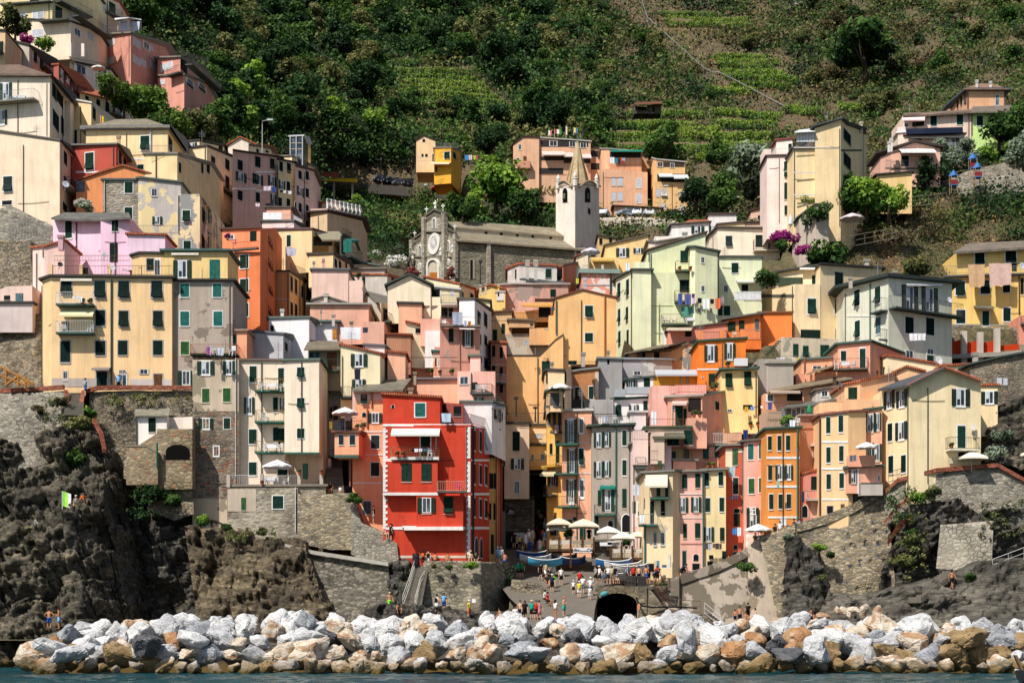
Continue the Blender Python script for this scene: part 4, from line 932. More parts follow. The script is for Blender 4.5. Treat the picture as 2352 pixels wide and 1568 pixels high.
V([(1010,168,172),(1300,172,172),(1472,175,173)],350,'8f949c',rF='9aa0a8',d=6,pE='c9c9c6',amt=.4);W(h0,1150,290,70,36,x_,x_);V([(720,535,162),(930,530,162)],790,'8a8a8a',rF=N0,d=3);RAIL(738,930,672,2,157.4);DP(745,590,770,m1,.03)
OFF[0]=5
HH('grey rendered house with teal draped arch and paired green shutters')
V([(733,785,156.4),(1100,770,156)],1900,'8d867b',rF='4a5a54',d=7,oV=.45)
W(A0,797,905,92,130,tr=v_);W(A0,870,898,72,130,tr=v_);W(l_,1032,885,40,135);W(A0,797,1174,92,140,tr=v_);W(A0,870,1168,72,140,tr=v_);W(l_,1032,1158,38,140);W(l_,1032,1438,38,172,tr=v_);W(B0,803,1435,30,140,tr=v_);W(A0,880,1455,110,200,tr=v_)
AWN(808,945,1325,1345,.5,fl('1f7a6c'));PA(805,822,1345,1430,'',fl('1f7a6c'),f2);PA(925,942,1345,1430,'',fl('1f7a6c'),f2)
BAL(760,945,1590,85,1.0,t0);DP(955,790,1780,I1,.09);BAL(730,1110,770,80,.35,'4a4a48',m1)
t(2,3);W(B0,775,120,40,180,z_,x_);W('A',905,110,45,70);W('A',1050,100,78,160);PA(1015,1088,60,180,'',fl('c99a30'),'mustard_wall');t(2,2)
V([(1085,655,159),(1230,655,159)],840,'d6d0d0',rF='d0ccc8',d=3)
OFF[0]=3
HH('white two level terrace house with grey corrugated balcony front')
V([(1045,360,167),(1302,330,167)],520,'eceae6',rF='4a5a54',d=5);W('Q',1090,395,85,80,x_,v_);W(h0,1138,395,40,80,x_,v_);W(l_,1238,378,55,80,x_,v_)
V([(922,540,163),(1290,520,163)],780,'efeeec',rF=X1,d=5);W(X0,978,635,48,105,x_,v_);W(A0,1118,630,92,100,x_,v_);W('H',1225,600,38,105,x_,v_)
PA(935,1040,445,515,'',fl('aab0b4'),'screen',.6);PA(1042,1280,425,490,'',fl('b0b6ba'),'screen',.6)
OFF[0]=0
HH('mustard yellow attic house with blue striped awning strip')
V([(1300,322,170),(1712,290,170)],420,'cf9c2a',rF=N0,d=5);AWN(1310,1712,262,318,1.2,sP('d8d8dc','5a6470',4));DP(1612,210,400,'9a9a98',.13);DP(1555,320,400,'b0b0ae',.1)
HH('old house with peeling ochre wall and tall teal shutter')
V([(1070,115,178),(1460,90,177),(1705,-15,177)],280,'dca764',rF=E1,d=6,pE='8f8c88',amt=.62);W(l_,1688,130,46,170,'t',v_);W(A1,1210,135,30,60,x_,v_);W(A1,1330,130,50,60,x_,v_);Q(U_,[(1030,105,175),(1440,35,175),(1705,-20,179),(1400,20,184)],slate('8d8068','6f6552'),.15)
HH('vivid orange house with tall green shutters, above pink terraces')
V([(1712,8,168),(2147,-22,168)],460,'e5791c',rF=X1,d=7);W(A0,1826,110,120,145);W(A0,2000,92,102,145);W(l_,1836,355,58,120,x_,v_);BN(1700,1920,256,14);W(h0,1750,328,20,14)
BAL(1778,1925,465,85,1.0,rc='5a4038')
HH('pale yellow house with tilted green shutters and awning roofed terrace')
V([(1922,275,164.5),(2258,250,164)],670,'f0cf80',rF='4f5f56',d=7,pE='f2e8d8',amt=.12);W(X0,1992,355,62,125,tr=v_);W(X0,2165,340,64,130,tr=v_);W(h0,2000,635,45,25,x_,'c');W(l_,2165,600,85,35,x_,v_);BAL(1898,2258,248,78,.6,'4f6a5c','5a5a58');PA(2040,2165,165,235,'e0e0de',sP('eeeeee','9a9a9a',6),'striped_screen',.75)
V([(2255,215,167),(2352,205,166.5),(2585,205,166.5)],450,'8f8a80',rF='a09a8e',d=6,pE='a8a294',amt=.5)
HH('dusty pink terrace house with rusty spiral staircase')
V([(1283,405,162),(1440,405,161.5),(1500,410,161.5)],830,'d99090',rF=N0,d=5,pE='d8a8a0',amt=.2);V([(1495,402,166),(1785,398,166)],500,'d68a8a',rF=N0,d=3)
RAIL(1450,1500,488,90,161,rc='7a3c38');RAIL(1515,1770,470,80,163,rc='a8503c')
HH('salmon house with deep covered terrace and square window')
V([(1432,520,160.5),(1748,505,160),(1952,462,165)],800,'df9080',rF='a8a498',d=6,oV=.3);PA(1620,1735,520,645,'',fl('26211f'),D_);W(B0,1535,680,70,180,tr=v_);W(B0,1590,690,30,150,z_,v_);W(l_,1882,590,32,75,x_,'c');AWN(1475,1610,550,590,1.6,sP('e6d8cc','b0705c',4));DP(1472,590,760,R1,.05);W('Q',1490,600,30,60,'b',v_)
V([(1610,700,158.5),(1790,705,158.5)],800,'dc8f80',rF=N0,d=2);RAIL(1235,1610,790,80,157.6,rc='7a4a40');V([(1225,800,158),(1640,795,158)],835,'c9a8a0',rF='3f6a50',d=3,ext=0)
V([(1280,840,157),(1400,830,157)],940,'c9a8a0',d=2,rF=N0)
HH('patchwork pink and white house with green trellis terrace')
V([(1104,945,158.5),(1420,930,158.5),(1465,928,158.5)],1890,'dfc6c4',rF=H1,d=6,oV=.3,pE='e0987c',amt=.35);W(l_,1155,1020,38,110,tr=x_);W(l_,1255,1035,38,150,tr=x_);W(l_,1367,1010,44,115,tr=x_);BAL(1132,1220,1162,90,.9,rc='4a5a50');W(B0,1122,1520,30,110,x_,v_);W(h0,1180,1540,60,130,x_,O0);PA(1110,1210,1170,1560,'b3aca0')
RAIL(1110,1260,905,90,155.8,rc='5a5a58');V([(1110,820,158),(1250,815,158)],950,'dcb8bc',rF=N0,d=2);AWN(1280,1580,840,890,1.2,fl('6a6656'));
W(l_,1480,920,110,70,x_,v_);W(l_,1620,880,80,130,x_,v_)
HH('yellow peach house with large cream awning and crab green balcony furniture')
cur.root['label']='tall cream yellow house with sloping cream awning over green balcony'
V([(1213,1215,152.3),(1478,1198,152),(1545,1195,153)],2100,'eed6a4',rF=H1,d=6,oV=.35,pE='cdbda4',amt=.25);W(l_,1287,1275,36,85,R0,v_);W(B0,1345,1330,36,180,tr=v_);W(B0,1422,1330,30,190,tr=v_);AWN(1228,1430,1218,1338,1.7,fl('e6dac0'));BAL(1268,1446,1440,95,1.1,t0,'5a5040');W(l_,1286,1520,36,110,z_,v_);W(l_,1386,1510,36,100,z_,v_)
t(2,3);W(B0,1286,50,36,120,z_,v_);W(h0,1315,245,30,125,x_,x_);W(h0,1385,240,36,125,x_,x_);BAL(1163,1338,118,95,1.1,t0,'a0a0a0');W(A1,1280,510,55,80,x_,v_);W(h0,1340,480,24,70,z_,'c');DP(1221,130,500,I1,.09);DP(1445,380,480,'d0d0d0',.08);W(l_,1387,5,38,50,z_,v_);t(2,2)
HH('rose pink narrow house with arched fanlight at its foot')
V([(1526,1208,153),(1756,1195,153)],2115,'e3a19a',rF=H1,d=6,oV=.35);W(l_,1585,1283,44,125,tr=v_);W(l_,1705,1275,44,125,tr=v_);BN(1528,1752,1400,12,'eedad4');W(A0,1570,1500,90,135,tr=v_);W(A0,1690,1496,92,135,tr=v_);DP(1752,1200,1568,I1,.08)
t(2,3);W(l_,1588,168,32,130,tr=v_);W(l_,1704,165,46,132,tr=v_);BN(1548,1750,52,8,'eedad4');W(B0,1582,445,34,180,tr=x_);W('A',1690,415,48,62);W(A1,1690,500,66,60,x_,x_);BN(1548,1750,288,10,'c98a84');DP(1755,0,500,I1,.08);t(2,2)
HH('butter yellow narrow house hung with grey towels')
V([(1756,1192,153.2),(1965,1182,153.2)],2085,'f2dc9c',rF=H1,d=6,oV=.35);W(l_,1788,1265,40,120);W(l_,1918,1258,42,120);W(l_,1797,1500,42,125);W(l_,1926,1496,42,125)
t(2,3);W(A0,1805,200,96,130,tr=v_);W(l_,1930,200,40,120,tr=v_);W(A1,1830,410,40,34,x_,v_);W(A1,1820,475,50,50,x_,x_);W(B0,1948,390,36,70,z_,v_);t(2,2)
HH('brick red narrow house with cream top floor and long shutters')
V([(1960,965,155),(2132,958,155)],2000,'c04f2e',rF=H1,d=6,oV=.35,pE='e8d4b4',amt=.1);PA(1962,2060,985,1150,'e8d6b0');PA(2060,2118,985,1020,'e8d6b0');W(l_,2050,1058,48,145,'n',x_);W(l_,2054,1325,48,148,x_,O0);W(l_,2065,1555,50,40,z_,'c')
t(2,3);W(l_,2065,62,52,135,tr=v_);W(A1,2053,320,36,40,x_,x_);W(B0,2052,410,40,90,z_,x_);W(B0,2120,370,26,100,'b',v_);DP(2143,0,400,I1,.09);t(2,2);DP(2122,950,1568,I1,.09)
HH('pink narrow house with white framed teal shutters, second floor')
cur.root['label']='dusky pink narrow house with bright teal shutters in white frames'
V([(2132,928,154.3),(2335,905,154)],1960,'d78f8a',rF='6a6a64',d=6,oV=.35);W(l_,2193,1012,50,138,'t');W(l_,2291,1005,48,138,'t');W(l_,2200,1326,54,135,'n');W(l_,2294,1318,52,130,'n');W(A0,2210,1555,110,60,x_,O0)
t(2,3);W(A0,2215,60,120,170,tr=v_);PA(2150,2352,200,390,'ddc8c0',pL('d8b4ac','ece8e4',.7));t(2,2)
HH('pink upper terrace house with teal shutters and planted balcony')
V([(1655,980,160.4),(1952,955,160)],1185,'e39c8e',rF='8a887c',d=6,oV=.35);W(l_,1781,1022,54,110,'t',v_);W(l_,1890,1012,56,112,'t',v_);BAL(1765,1955,1165,90,.9,'5a6a58','5a5450');
V([(1672,835,163),(1950,800,163)],950,'dba488',rF=N0,d=3,pE='e0c0a8',amt=.2);RAIL(1685,1945,930,85,159.5,rc=M0);W(l_,1745,815,70,60,x_,v_)
HH('small yellow house with twin tall flues and pink parapet')
V([(1415,985,160.6),(1690,972,160.6)],1100,'f0dc9c',rF=N0,d=4);W(l_,1480,1050,50,80,'y',v_);W(l_,1620,1048,14,95,'y',v_);DP(1583,935,1100,'9a948c',.13);DP(1606,915,1090,'8a847c',.13)
V([(1480,1095,158.6),(1692,1100,158.6)],1200,'dd8f80',rF='8a8a80',d=3);
HH('peach upper house with teal shutters beside red railed terrace')
V([(1922,700,168),(2132,690,168)],840,'e5ac84',rF=E1,d=5);W(l_,1970,775,52,110,'t',v_);W(l_,2080,752,58,80,'t',v_);V([(1945,845,162),(2110,830,162)],945,'d89a80',rF=N0,d=3);RAIL(1980,2110,925,85,161.5,rc='7a4a40');Q(U_,[(1855,690,170),(2240,655,170),(2240,620,176),(1970,640,176)],slate('8d8068','6f6552'),.15)
HH('brown pink house with clothes lines and rattan screened terrace')
V([(2132,700,165),(2352,695,165),(2400,690,165)],830,'b98074',rF='5a6a60',d=5);W(h0,2250,750,70,50,x_,O0);PA(2180,2310,815,885,'',fl('8a6a50',.95),'rattan_screen',.6);V([(2110,905,160),(2352,885,160)],950,'a08a78',rF=N0,d=4)
V([(2250,470,170),(2420,460,170)],700,'a8564a',rF='5a5f58',d=5);W(l_,2310,540,70,80,z_,v_);RAIL(2130,2400,675,85,164.8,rc='4a3a3a')
HH('cream and stone house in half shade left of dark passage')
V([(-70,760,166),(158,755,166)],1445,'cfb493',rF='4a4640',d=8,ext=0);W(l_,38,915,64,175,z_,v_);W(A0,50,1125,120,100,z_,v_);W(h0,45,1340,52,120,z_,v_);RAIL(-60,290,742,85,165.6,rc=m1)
HH('small yellow house with iron balcony over the dark passage')
V([(158,770,169),(322,775,169)],960,'e0bd88',rF='5a5a50',d=5);W(G1,243,867,56,42,x_,'c');BAL(160,320,942,80,.8);V([(160,960,168.6),(324,960,168.6)],1180,'ebc878',rF=N0,d=5,ext=0,up=False);W(h0,188,1065,28,62);W(h0,281,1062,44,60);BAL(168,320,1165,70,.9,'c9a868')
t(2,1)
HH('salmon terraces with slanted awning below the pale green house')
V([(1432,1475,178),(1705,1440,177),(1970,1405,177)],1640,'c8675c',rF=m1,d=4);W(A1,1620,1495,60,60,x_,v_);AWN(1440,1670,1445,1475,1.4,fl('cfc0a8'));V([(1395,1470,179.6),(1455,1470,179.6)],1620,'cdd6d0',d=2,rF=N0)
HH('orange terrace house with railed pillars and dark green doors')
V([(1962,1378,180),(2282,1318,180)],1600,'e07a2e',rF='6a6660',d=5,oV=.5);W(B0,2018,1430,70,90,x_,v_);W(B0,2110,1420,50,90,x_,v_);W(l_,2250,1410,35,95,'y',v_)
V([(1712,1560,173),(2290,1545,173)],1640,'df6f24',rF=N0,d=2,ext=0);POST([(1732,1560),(1930,1555),(2118,1550)],38,95,172.8,'e5823c');RAIL(1750,1920,1560,80,172.9,rc='1f4a3c');RAIL(1950,2105,1552,80,172.9,rc='3a3432');RAIL(2135,2290,1545,85,172.9,rc='8a9096')
# ================================================================ tile 3,0 : upper right
t(3,0)
HH('pale pink tall house with stacked shutters left of big yellow house')
V([(78,1295,216),(224,1280,215)],1480,'f0ddd0',rF='8a4a44',d=5);W(l_,203,1355,30,65,x_,v_);RAIL(30,200,1435,70,211,rc='c8c8c8');V([(-40,1370,213),(30,1370,213)],1450,'f0ddd0',rF=N0,d=3)
V([(-8,1440,210),(216,1435,209)],2040,'f1d9cf',rF='5a4a48',d=6);W(l_,176,1525,56,85,x_,O0);W(X0,178,1590,58,70,x_);W(l_,180,1752,60,150,x_,v_);W(l_,182,1930,60,85,x_,v_)
HH('tall plain yellow house with mono pitch roof and striped blind terrace')
V([(232,1368,204.6),(450,1368,204.5)],2080,'f5dba2',rF='5f6468',d=8,oV=.3)
V([(434,1178,204),(668,1098,204),(705,1135,206),(872,1185,215)],2080,'f3d89e',rF='50565a',d=9,oV=.5)
W(l_,725,1260,72,98,z_,x_);W(l_,725,1482,70,112,z_,x_);W(h0,725,1698,60,92,z_,x_);BN(236,668,1357,10,'d8d0c8');BN(670,862,1382,16,'5a5a5c');BN(240,670,1586,10,'e0dcd8');BN(240,670,1792,10,'e0dcd8');BN(240,680,1825,14,'b8a47c');CH(858,1115,34,60,213,'d8cdb8')
PA(262,430,1205,1305,'',sP('e8e6e0','8a8e98',1.6),'striped_blind',.05);Q('awning_roof',[(240,1215,203.4),(435,1205,203.4),(400,1182,207),(280,1195,207)],'e0e0dc',.08);RAIL(255,432,1362,55,204,rc='9a9aa0')
V([(866,1230,216),(905,1240,219)],2020,'dcbf8c',rF=N0,d=5)
HH('low pink gable house with white scalloped awning and chimneys')
V([(1035,1405,229),(1130,1385,225),(1352,1312,225),(1582,1365,225)],1590,'edaca0',rF='4a423e',d=7,oV=.5,thick=.3);AWN(1198,1520,1370,1425,1.6,fl('f2ece8'));W(B0,1258,1480,70,95,z_,v_);W(B0,1445,1482,70,95,z_,v_);BAL(1130,1520,1545,70,.9,rc='8a8a8a');CH(1134,1265,30,90,223,'ece6e0');CH(1112,1300,28,60,223,'ece6e0')
HH('large pale pink house with solar panel strip and striped awning')
V([(1250,1055,242),(1455,1045,241),(1872,1025,241)],1420,'f0c9c4',rF=N0,d=8);Q(U_,[(1235,1048,241),(1455,1050,240.3),(1872,1022,240.3),(1880,1005,246),(1460,1030,246),(1255,1038,246)],slate('8a7460','6d5a4c'),.3)
W(l_,1521,1112,58,92,x_);W(l_,1762,1102,58,88,x_);AWN(1238,1445,1062,1128,1.6,sP('f0e4e0','d89a9c',3));W(A1,1380,1140,110,40,x_,v_);W(h0,1270,1150,40,30);DP(1842,1040,1380,'6a5a58')
V([(1195,1225,239),(1265,1222,238)],1340,'efcac6',rF='f0e8e6',d=3);PA(1190,1262,1168,1220,'f0d2ce')
V([(1262,1248,238),(1805,1235,238)],1420,'efc8c4',rF='7a6a68',d=3,oV=.3);W(l_,1380,1305,60,60,z_,v_);W(A0,1690,1330,130,120,x_,v_);BAL(1622,1780,1400,70,.9,rc=Q1);AWN(1300,1530,1255,1275,.8,fl('f0e0d4'));AWN(1538,1762,1250,1268,.8,fl('f0d8d0'))
Q('solar_panel',[(1268,1232,236.6),(1792,1215,236.6),(1790,1168,238.5),(1268,1182,238.5)],fl('141c30',.25,.3),.06)
HH('lime green house with white framed green shutters, upper right')
V([(1868,1032,241),(2240,1018,241)],1260,'b9e27c',rF=N0,d=8);Q(U_,[(1858,1030,240),(2250,1020,240),(2235,968,247),(1880,980,247)],slate('8a7c6c','6a5e54'),.2);W(l_,1946,1112,56,88,x_);W(l_,2172,1085,60,50,x_);AWN(2065,2235,1030,1048,.9,fl('e0e0c8'));DP(1872,1040,1240,'5a4a48')
HH('tan orange hip roofed house with two ribbed chimneys, far upper right')
V([(1690,955,262),(1825,838,254),(2188,838,254)],1050,'d39a6c',rF='5a5e64',d=8,oV=.7,thick=.35);Q(U_,[(1795,815,253.3),(2208,815,253.3),(2055,768,260),(1945,768,260)],slate('a08470','8a6450'),.15)
W(h0,2106,920,34,105,z_,x_);W(l_,1745,960,12,70,z_,v_);W(l_,1778,930,14,80,z_,v_);DP(1834,850,1000,'5a3a34',.1);CH(1920,730,26,80,255,'ddd8d0');CH(2046,742,26,70,255,'ddd8d0');BN(1800,1825,900,120,'5f5650','corner_pilaster');BN(2168,2188,900,130,'5f5650','corner_pilaster')
HH('cream house corner at right edge behind trees')
V([(2240,992,248),(2420,990,248)],1120,'efdcb4',rF='3a4a48',d=6)
# ================================================================ tile 3,1
t(3,1)
HH('low yellow house with dark sloping roof above the garden')
V([(880,115,214),(1002,108,213)],240,'ecc97c',rF='4a4640',d=5);V([(1000,48,213.5),(1322,18,213.5)],260,'efcb7c',rF='40403e',d=7,oV=.3)
H('shed','small grey rendered shed with ivy and dark slit window','shed')
V([(286,435,202),(437,318,199),(560,318,199)],690,'a89c8c',rF='5a5854',d=5,pE='c0b6a4',amt=.4);W(A1,352,490,22,80,x_,v_)
HH('pale yellow block with tilted shutters and patched corner')
V([(95,940,190),(480,880,186)],1060,'efdcb0',rF='4a4a48',d=5,oV=.5);W(l_,430,1000,48,78,x_);AWN(325,465,890,905,.8,fl('e8e6e0'));PA(100,320,985,1060,'',fl('3f4a3c'),'ivy_screen',.4)
V([(-90,1120,191),(247,1042,183),(480,1042,183.4)],1580,'f0d8a8',rF=N0,d=5);V([(480,868,183.5),(1045,902,188)],1580,'f0d6a4',rF='3f3f3e',d=6,oV=.35,keep=True);
W(l_,649,997,70,122,z_,x_);W(X0,401,1245,76,138,x_,O0);W(X0,652,1252,76,138,x_,O0);BN(247,725,1133,14,'ece6e0');BN(247,725,1403,12,'e8e0d8');W(X0,655,1512,70,108,x_,v_);W(B0,390,1500,180,80,z_,v_);CH(762,980,42,50,176,'bdb4a8');BN(-90,240,1150,26,'5a6058')
V([(-80,1312,181.6),(220,1310,181)],1500,'e07a30',rF='8a5a3c',d=2);CH(1170,915,48,60,176,'bdb4a8');CH(910,810,55,65,190,'bdb4a8')
HH('pale sage green house with curved iron balcony and wide dark eaves')
V([(700,1075,180),(1106,985,172),(1690,1035,177)],1790,'ccd2bc',rF='3c4442',d=9,oV=.8,thick=.35)
W('H',820,1168,48,145,x_);W('H',1010,1140,48,150,x_);W(X0,824,1452,44,148,x_);W(l_,1015,1420,44,145,'y');W(A0,1300,1172,145,225,z_);W(A0,1482,1185,145,222,z_);W(l_,1297,1420,74,150,z_);W(l_,1487,1432,72,155,z_);BN(725,1100,1335,12,'e8e8e0')
DP(945,1040,1780,'4d6a64',.08);AWN(1245,1575,1038,1050,.5,fl(M_));BAL(1108,1725,1310,112,1.2,'3f4a48','5a5a56',step=.2);BAL(1000,1102,1300,110,.9,'3f4a48','5a5a56',step=.2);BAL(1100,1440,1575,95,1.2,'3f4a48','5a5a56',step=.2)
t(3,2);W(h0,1300,125,72,85,z_);W(h0,1490,95,62,50,z_);W(B0,1490,160,62,60,x_);t(3,1)
HH('bright yellow house with two sheets hanging over its terrace, right edge')
V([(1738,745,197),(2440,695,197)],960,'f3cb62',rF=N0,d=7);Q(U_,[(1700,745,196),(2440,695,196),(2440,638,203),(1845,668,203)],slate('8f8170','6f6358'),.3)
W(X0,1944,808,86,100,z_);W(X0,2230,790,96,100,z_);W(B0,2262,880,46,85,z_,v_)
V([(1652,985,193),(2440,958,193)],1425,'f3cb62',rF='6a6e74',d=5,oV=.5)
W(X0,1765,1080,84,125,z_);W(X0,1995,1070,84,120,z_);W(l_,2190,1080,66,78,z_);W(l_,1770,1340,82,122,z_);W(B0,2000,1355,62,135);W(l_,2194,1320,66,122,z_);W(A1,2335,1060,30,150,z_,v_);RAIL(1630,2352,945,70,192.4,rc='8a8a80');AWN(1885,2055,1242,1272,1.1,slate());DP(2305,950,1320,'5a3a34',.08);BN(1680,2350,1415,14,'a8a498')
HH('coral pink house corner at the right edge below yellow house')
V([(2310,1335,188),(2440,1325,188)],1660,'cf6a5c',rF=N0,d=4);BAL(2318,2440,1410,70,.6)
H('concrete_frame','unfinished concrete pillars and deck with orange safety net','building frame')
cur.root.location=tp(1780,1640,186);cur.first=False;SURF.clear()
for x,y0 in((1805,1470),(1955,1480),(2110,1445)):
 p=tp(x,y0,185);q=tp(x,1780,185);MB(cur.root.location).box((p.x-.32,185,q.z-2),(p.x+.32,185.6,p.z)).bD('pillar',pL('b0a89c'),cur.root)
t(3,2);Q('deck',[(1690,120,184.4),(2330,85,184.4),(2330,80,190),(1690,115,190)],'a8a094',.5)
nm=fl('c8401c',.9,k=.8)
for(a,b)in(((1640,120),(1785,-20)),((1828,112),(1935,-10)),((1975,108),(2085,-10)),((2125,85),(2305,20))):
 Q('safety_net',[(a[0],a[1],185.9),(b[0],a[1]-8,185.9),(b[0],b[1],185.9),(a[0],max(b[1],a[1]-125)+20,185.9)],nm,.06,(0,1,0))
# ================================================================ tile 3,2
t(3,2)
HH('grey cream old house with white striped towels on its balcony')
V([(118,-40,177),(645,-20,177)],175,'b3a78c',rF=N0,d=6,pE='9c9684',amt=.5);W(B0,255,82,50,120,x_,v_);W('H',345,90,50,100,x_,v_);W(X0,520,90,80,115,x_,v_);BAL(70,305,238,92,1.0,'9a948a','9a9a98');V([(-95,160,166.4),(225,160,167)],450,'8d887c',rF=N0,d=5,pE='a49e90',amt=.5)
H('fire_escape','dark green metal outside staircase on grey cream old house','outside staircase')
cur.root.location=tp(40,120,170)
for k in range(7):Q('step',[(-30+k*18,120-k*20,170),(10+k*18,120-k*20,170),(12+k*18,114-k*20,171),(-28+k*18,114-k*20,171)],'1f3c34',.08)
HH('coral house with iron terrace and two white chairs')
V([(642,35,166.5),(938,5,166),(1228,115,173)],310,'e3907a',rF='4f6a60',d=6,oV=.3,pE='e8b8a8',amt=.12);W(l_,693,132,48,90);W(B0,869,155,54,178);BAL(595,915,262,90,1.2,'6a5f58','5a4038')
HH('salmon house wedge with slate roof and tall metal flue')
V([(308,175,169),(645,152,169)],370,'e09876',rF='6b7a70',d=5);W(h0,450,240,90,30,z_,v_);V([(258,300,168),(340,290,168)],400,'d88064',rF=N0,d=2);DP(337,140,290,'8a5a44',.12);DP(530,220,350,'7a6a5c',.12)
Q(U_,[(350,298,166),(600,225,166),(610,208,170),(520,225,170)],slate('9a8668','7a6a54'),.12);V([(440,280,167),(920,270,167)],370,'dd9070',rF=N0,d=3);CH(615,320,40,40,162,'5a4a40')
Q(U_,[(-10,470,162.5),(780,335,162.5),(640,320,168),(60,420,168)],slate('9a8668','7a6a54'),.15)
HH('salmon terrace row with dark loggia under slanting slate roof')
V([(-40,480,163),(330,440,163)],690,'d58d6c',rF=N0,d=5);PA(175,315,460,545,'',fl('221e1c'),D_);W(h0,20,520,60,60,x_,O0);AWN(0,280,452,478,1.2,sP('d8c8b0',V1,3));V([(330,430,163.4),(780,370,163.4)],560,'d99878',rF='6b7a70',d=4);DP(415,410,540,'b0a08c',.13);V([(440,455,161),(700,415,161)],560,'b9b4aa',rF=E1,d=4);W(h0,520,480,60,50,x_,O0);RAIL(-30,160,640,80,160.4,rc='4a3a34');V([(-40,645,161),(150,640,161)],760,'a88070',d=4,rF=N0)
Q(U_,[(135,605,158.4),(470,575,158.4),(705,505,159),(600,490,165),(200,570,165)],slate('77756c','5c5a54'),.15)
V([(145,612,159.4),(462,590,159.4)],720,'2e4a40',rF=N0,d=4);W(h0,238,660,40,80,x_,O0);W(h0,320,655,38,80,x_,O0);W(h0,430,645,38,80,x_,O0)
HH('ochre orange house with rows of narrow white framed shutters')
V([(-20,815,151),(292,797,151)],1780,'dc8a34',rF=X1,d=6,oV=.25);W(l_,15,932,34,125);W(l_,103,932,34,135);W(l_,183,930,38,135);W(l_,18,1205,36,130);W(A0,107,1202,80,130);W(A0,190,1200,72,130);W(l_,28,1470,38,135);W(l_,113,1468,36,130);W(l_,190,1465,40,128)
BN(-15,290,1068,22);BN(-15,285,1332,22);DP(270,800,1760,'3f6a60',.1);t(3,3);BN(0,285,46,18);PA(112,168,62,122,'dfe8f0',fl('e8eef4'),'poster');W(B0,178,140,22,50,'y',v_);t(3,2);RAIL(-10,280,800,85,150.8,rc='3a3a38')
HH('terracotta brown narrow house between ochre and peach houses')
V([(290,690,152.5),(480,685,153.5)],1250,'c07c54',rF='c8ab9c',d=5,pE='d09878',amt=.2);W(l_,428,1038,36,145,'n',O0);BN(290,480,800,10,'b06f4c');V([(395,940,152.6),(485,930,152.6)],960,'b8b0a4',d=1,rF=N0,up=False,ext=0)
V([(298,1232,151.5),(482,1175,151.5)],1680,'c4584c',rF=X_,d=4,oV=.15);PA(330,478,1215,1370,'b85450');W(B0,430,1300,76,130,z_,v_);BAL(345,482,1452,80,.9,'b8b0a0','c0beb4');PA(390,480,1465,1640,'cf9a8c');W('A',338,1560,50,110,'b')
HH('tall peach house with four storeys of slim green shutters')
V([(484,685,149.5),(737,655,148.8),(900,645,149.6)],1640,'f1c587',rF='8a5c50',d=6,oV=.2)
W(l_,553,768,38,145);W(l_,669,755,42,148);W(l_,555,1040,38,138);W(l_,673,1028,40,138);W(l_,557,1285,40,135);W(l_,676,1276,42,135);BN(495,735,922,20,'ece8e8');BN(495,735,1168,20,'ece8e8');BN(495,740,1450,16,'ece8e8');W(A1,570,1545,55,70,x_,x_);W(B0,685,1530,36,75,'b',v_);DP(478,700,1600,'5a3a34',.08)
HH('peach roof terrace house with lattice rail and single green shutter')
V([(704,405,155),(845,372,154.5),(1165,300,156)],700,'eeb47c',rF=X_,d=6);W(l_,778,475,80,108,x_,v_);V([(690,535,151.6),(960,530,151.6)],660,'efb980',rF=N0,d=3);V([(472,565,152.6),(690,545,152)],680,'efb980',rF=N0,d=3);RAIL(510,690,650,95,150.2,rc='9a6a44')
V([(1155,300,157),(1270,240,157),(1430,285,157)],420,'efb980',rF=X_,d=5)
HH('salmon pink house with paired shutters between peach and cream houses')
V([(896,640,150.6),(1048,618,150.2)],1120,'e0967c',rF=X1,d=5);W(A0,940,748,110,165,tr=v_);W(A0,1005,735,70,160,tr=v_);W('Q',935,1002,80,140,tr=v_);W(A0,1000,1018,90,155,tr=v_);V([(960,540,152.5),(1042,530,152.5)],650,'e6a48c',rF=N0,d=3)
V([(738,1050,148),(985,1042,148)],1150,'dd8a74',rF=N0,d=2.5,ext=0);V([(725,1168,148.4),(1048,1150,148.4)],1395,'df9280',rF='5f6f64',d=4,oV=.3,ext=0);W(A0,785,1240,92,120,'b',v_);W(h0,1018,1255,18,60);V([(850,1305,147.6),(1055,1300,147.4)],1412,'a49e94',rF=N0,d=1.2,ext=0,up=False);BN(850,1050,1300,8,'4a5a50');DP(828,1170,1400,'e8e6e4',.09)
V([(752,1395,149),(1050,1400,149)],1640,'',rF=N0,d=3,mat=sO('dark_stone',('4a463f','3c3934','5a544a','6a6256'),'4a463e'));W(A1,940,1500,60,110,x_,v_)
HH('big cream gable house with curved iron balcony on the right rock')
V([(1047,452,151.5),(1306,412,147)],1500,'f7e3ac',rF=N0,d=6);
W(A0,1118,535,95,155,z_);W(A0,1232,525,95,150,z_);W(l_,1124,832,40,158,z_);W(A0,1228,820,105,160,z_);W(l_,1132,1128,42,155,z_);W(l_,1248,1122,42,155,z_);PA(1065,1200,1350,1440,'8f9294')
V([(1304,410,147),(1625,235,147.4),(1955,352,148)],1300,'f8e5b0',rF=N0,d=8)
W(A0,1768,515,165,155,z_);W(B0,1777,875,74,200,x_,O0);BAL(1630,1900,997,105,1.1,'e6dcc4','2c2a28');W('A',1780,1035,70,40)
Q(U_,[(1008,438,150.4),(1292,395,146.2),(1628,228,146.6),(1560,248,154),(1200,360,157)],slate('5a5d62','484b50'),.2)
Q('verge_tiles',[(1280,402,146.2),(1628,232,146.6),(1628,222,147.4),(1280,392,147)],TILE,.12);Q('verge_tiles',[(1628,232,146.6),(1960,355,147.4),(1964,347,148.2),(1628,222,147.4)],TILE,.12)
V([(1955,408,152.5),(2110,410,152.2)],680,'f6dea8',rF=X_,d=5);W(A0,2034,515,155,112,z_)
HH('rough stone house with dark sloping roof and white shutters, right')
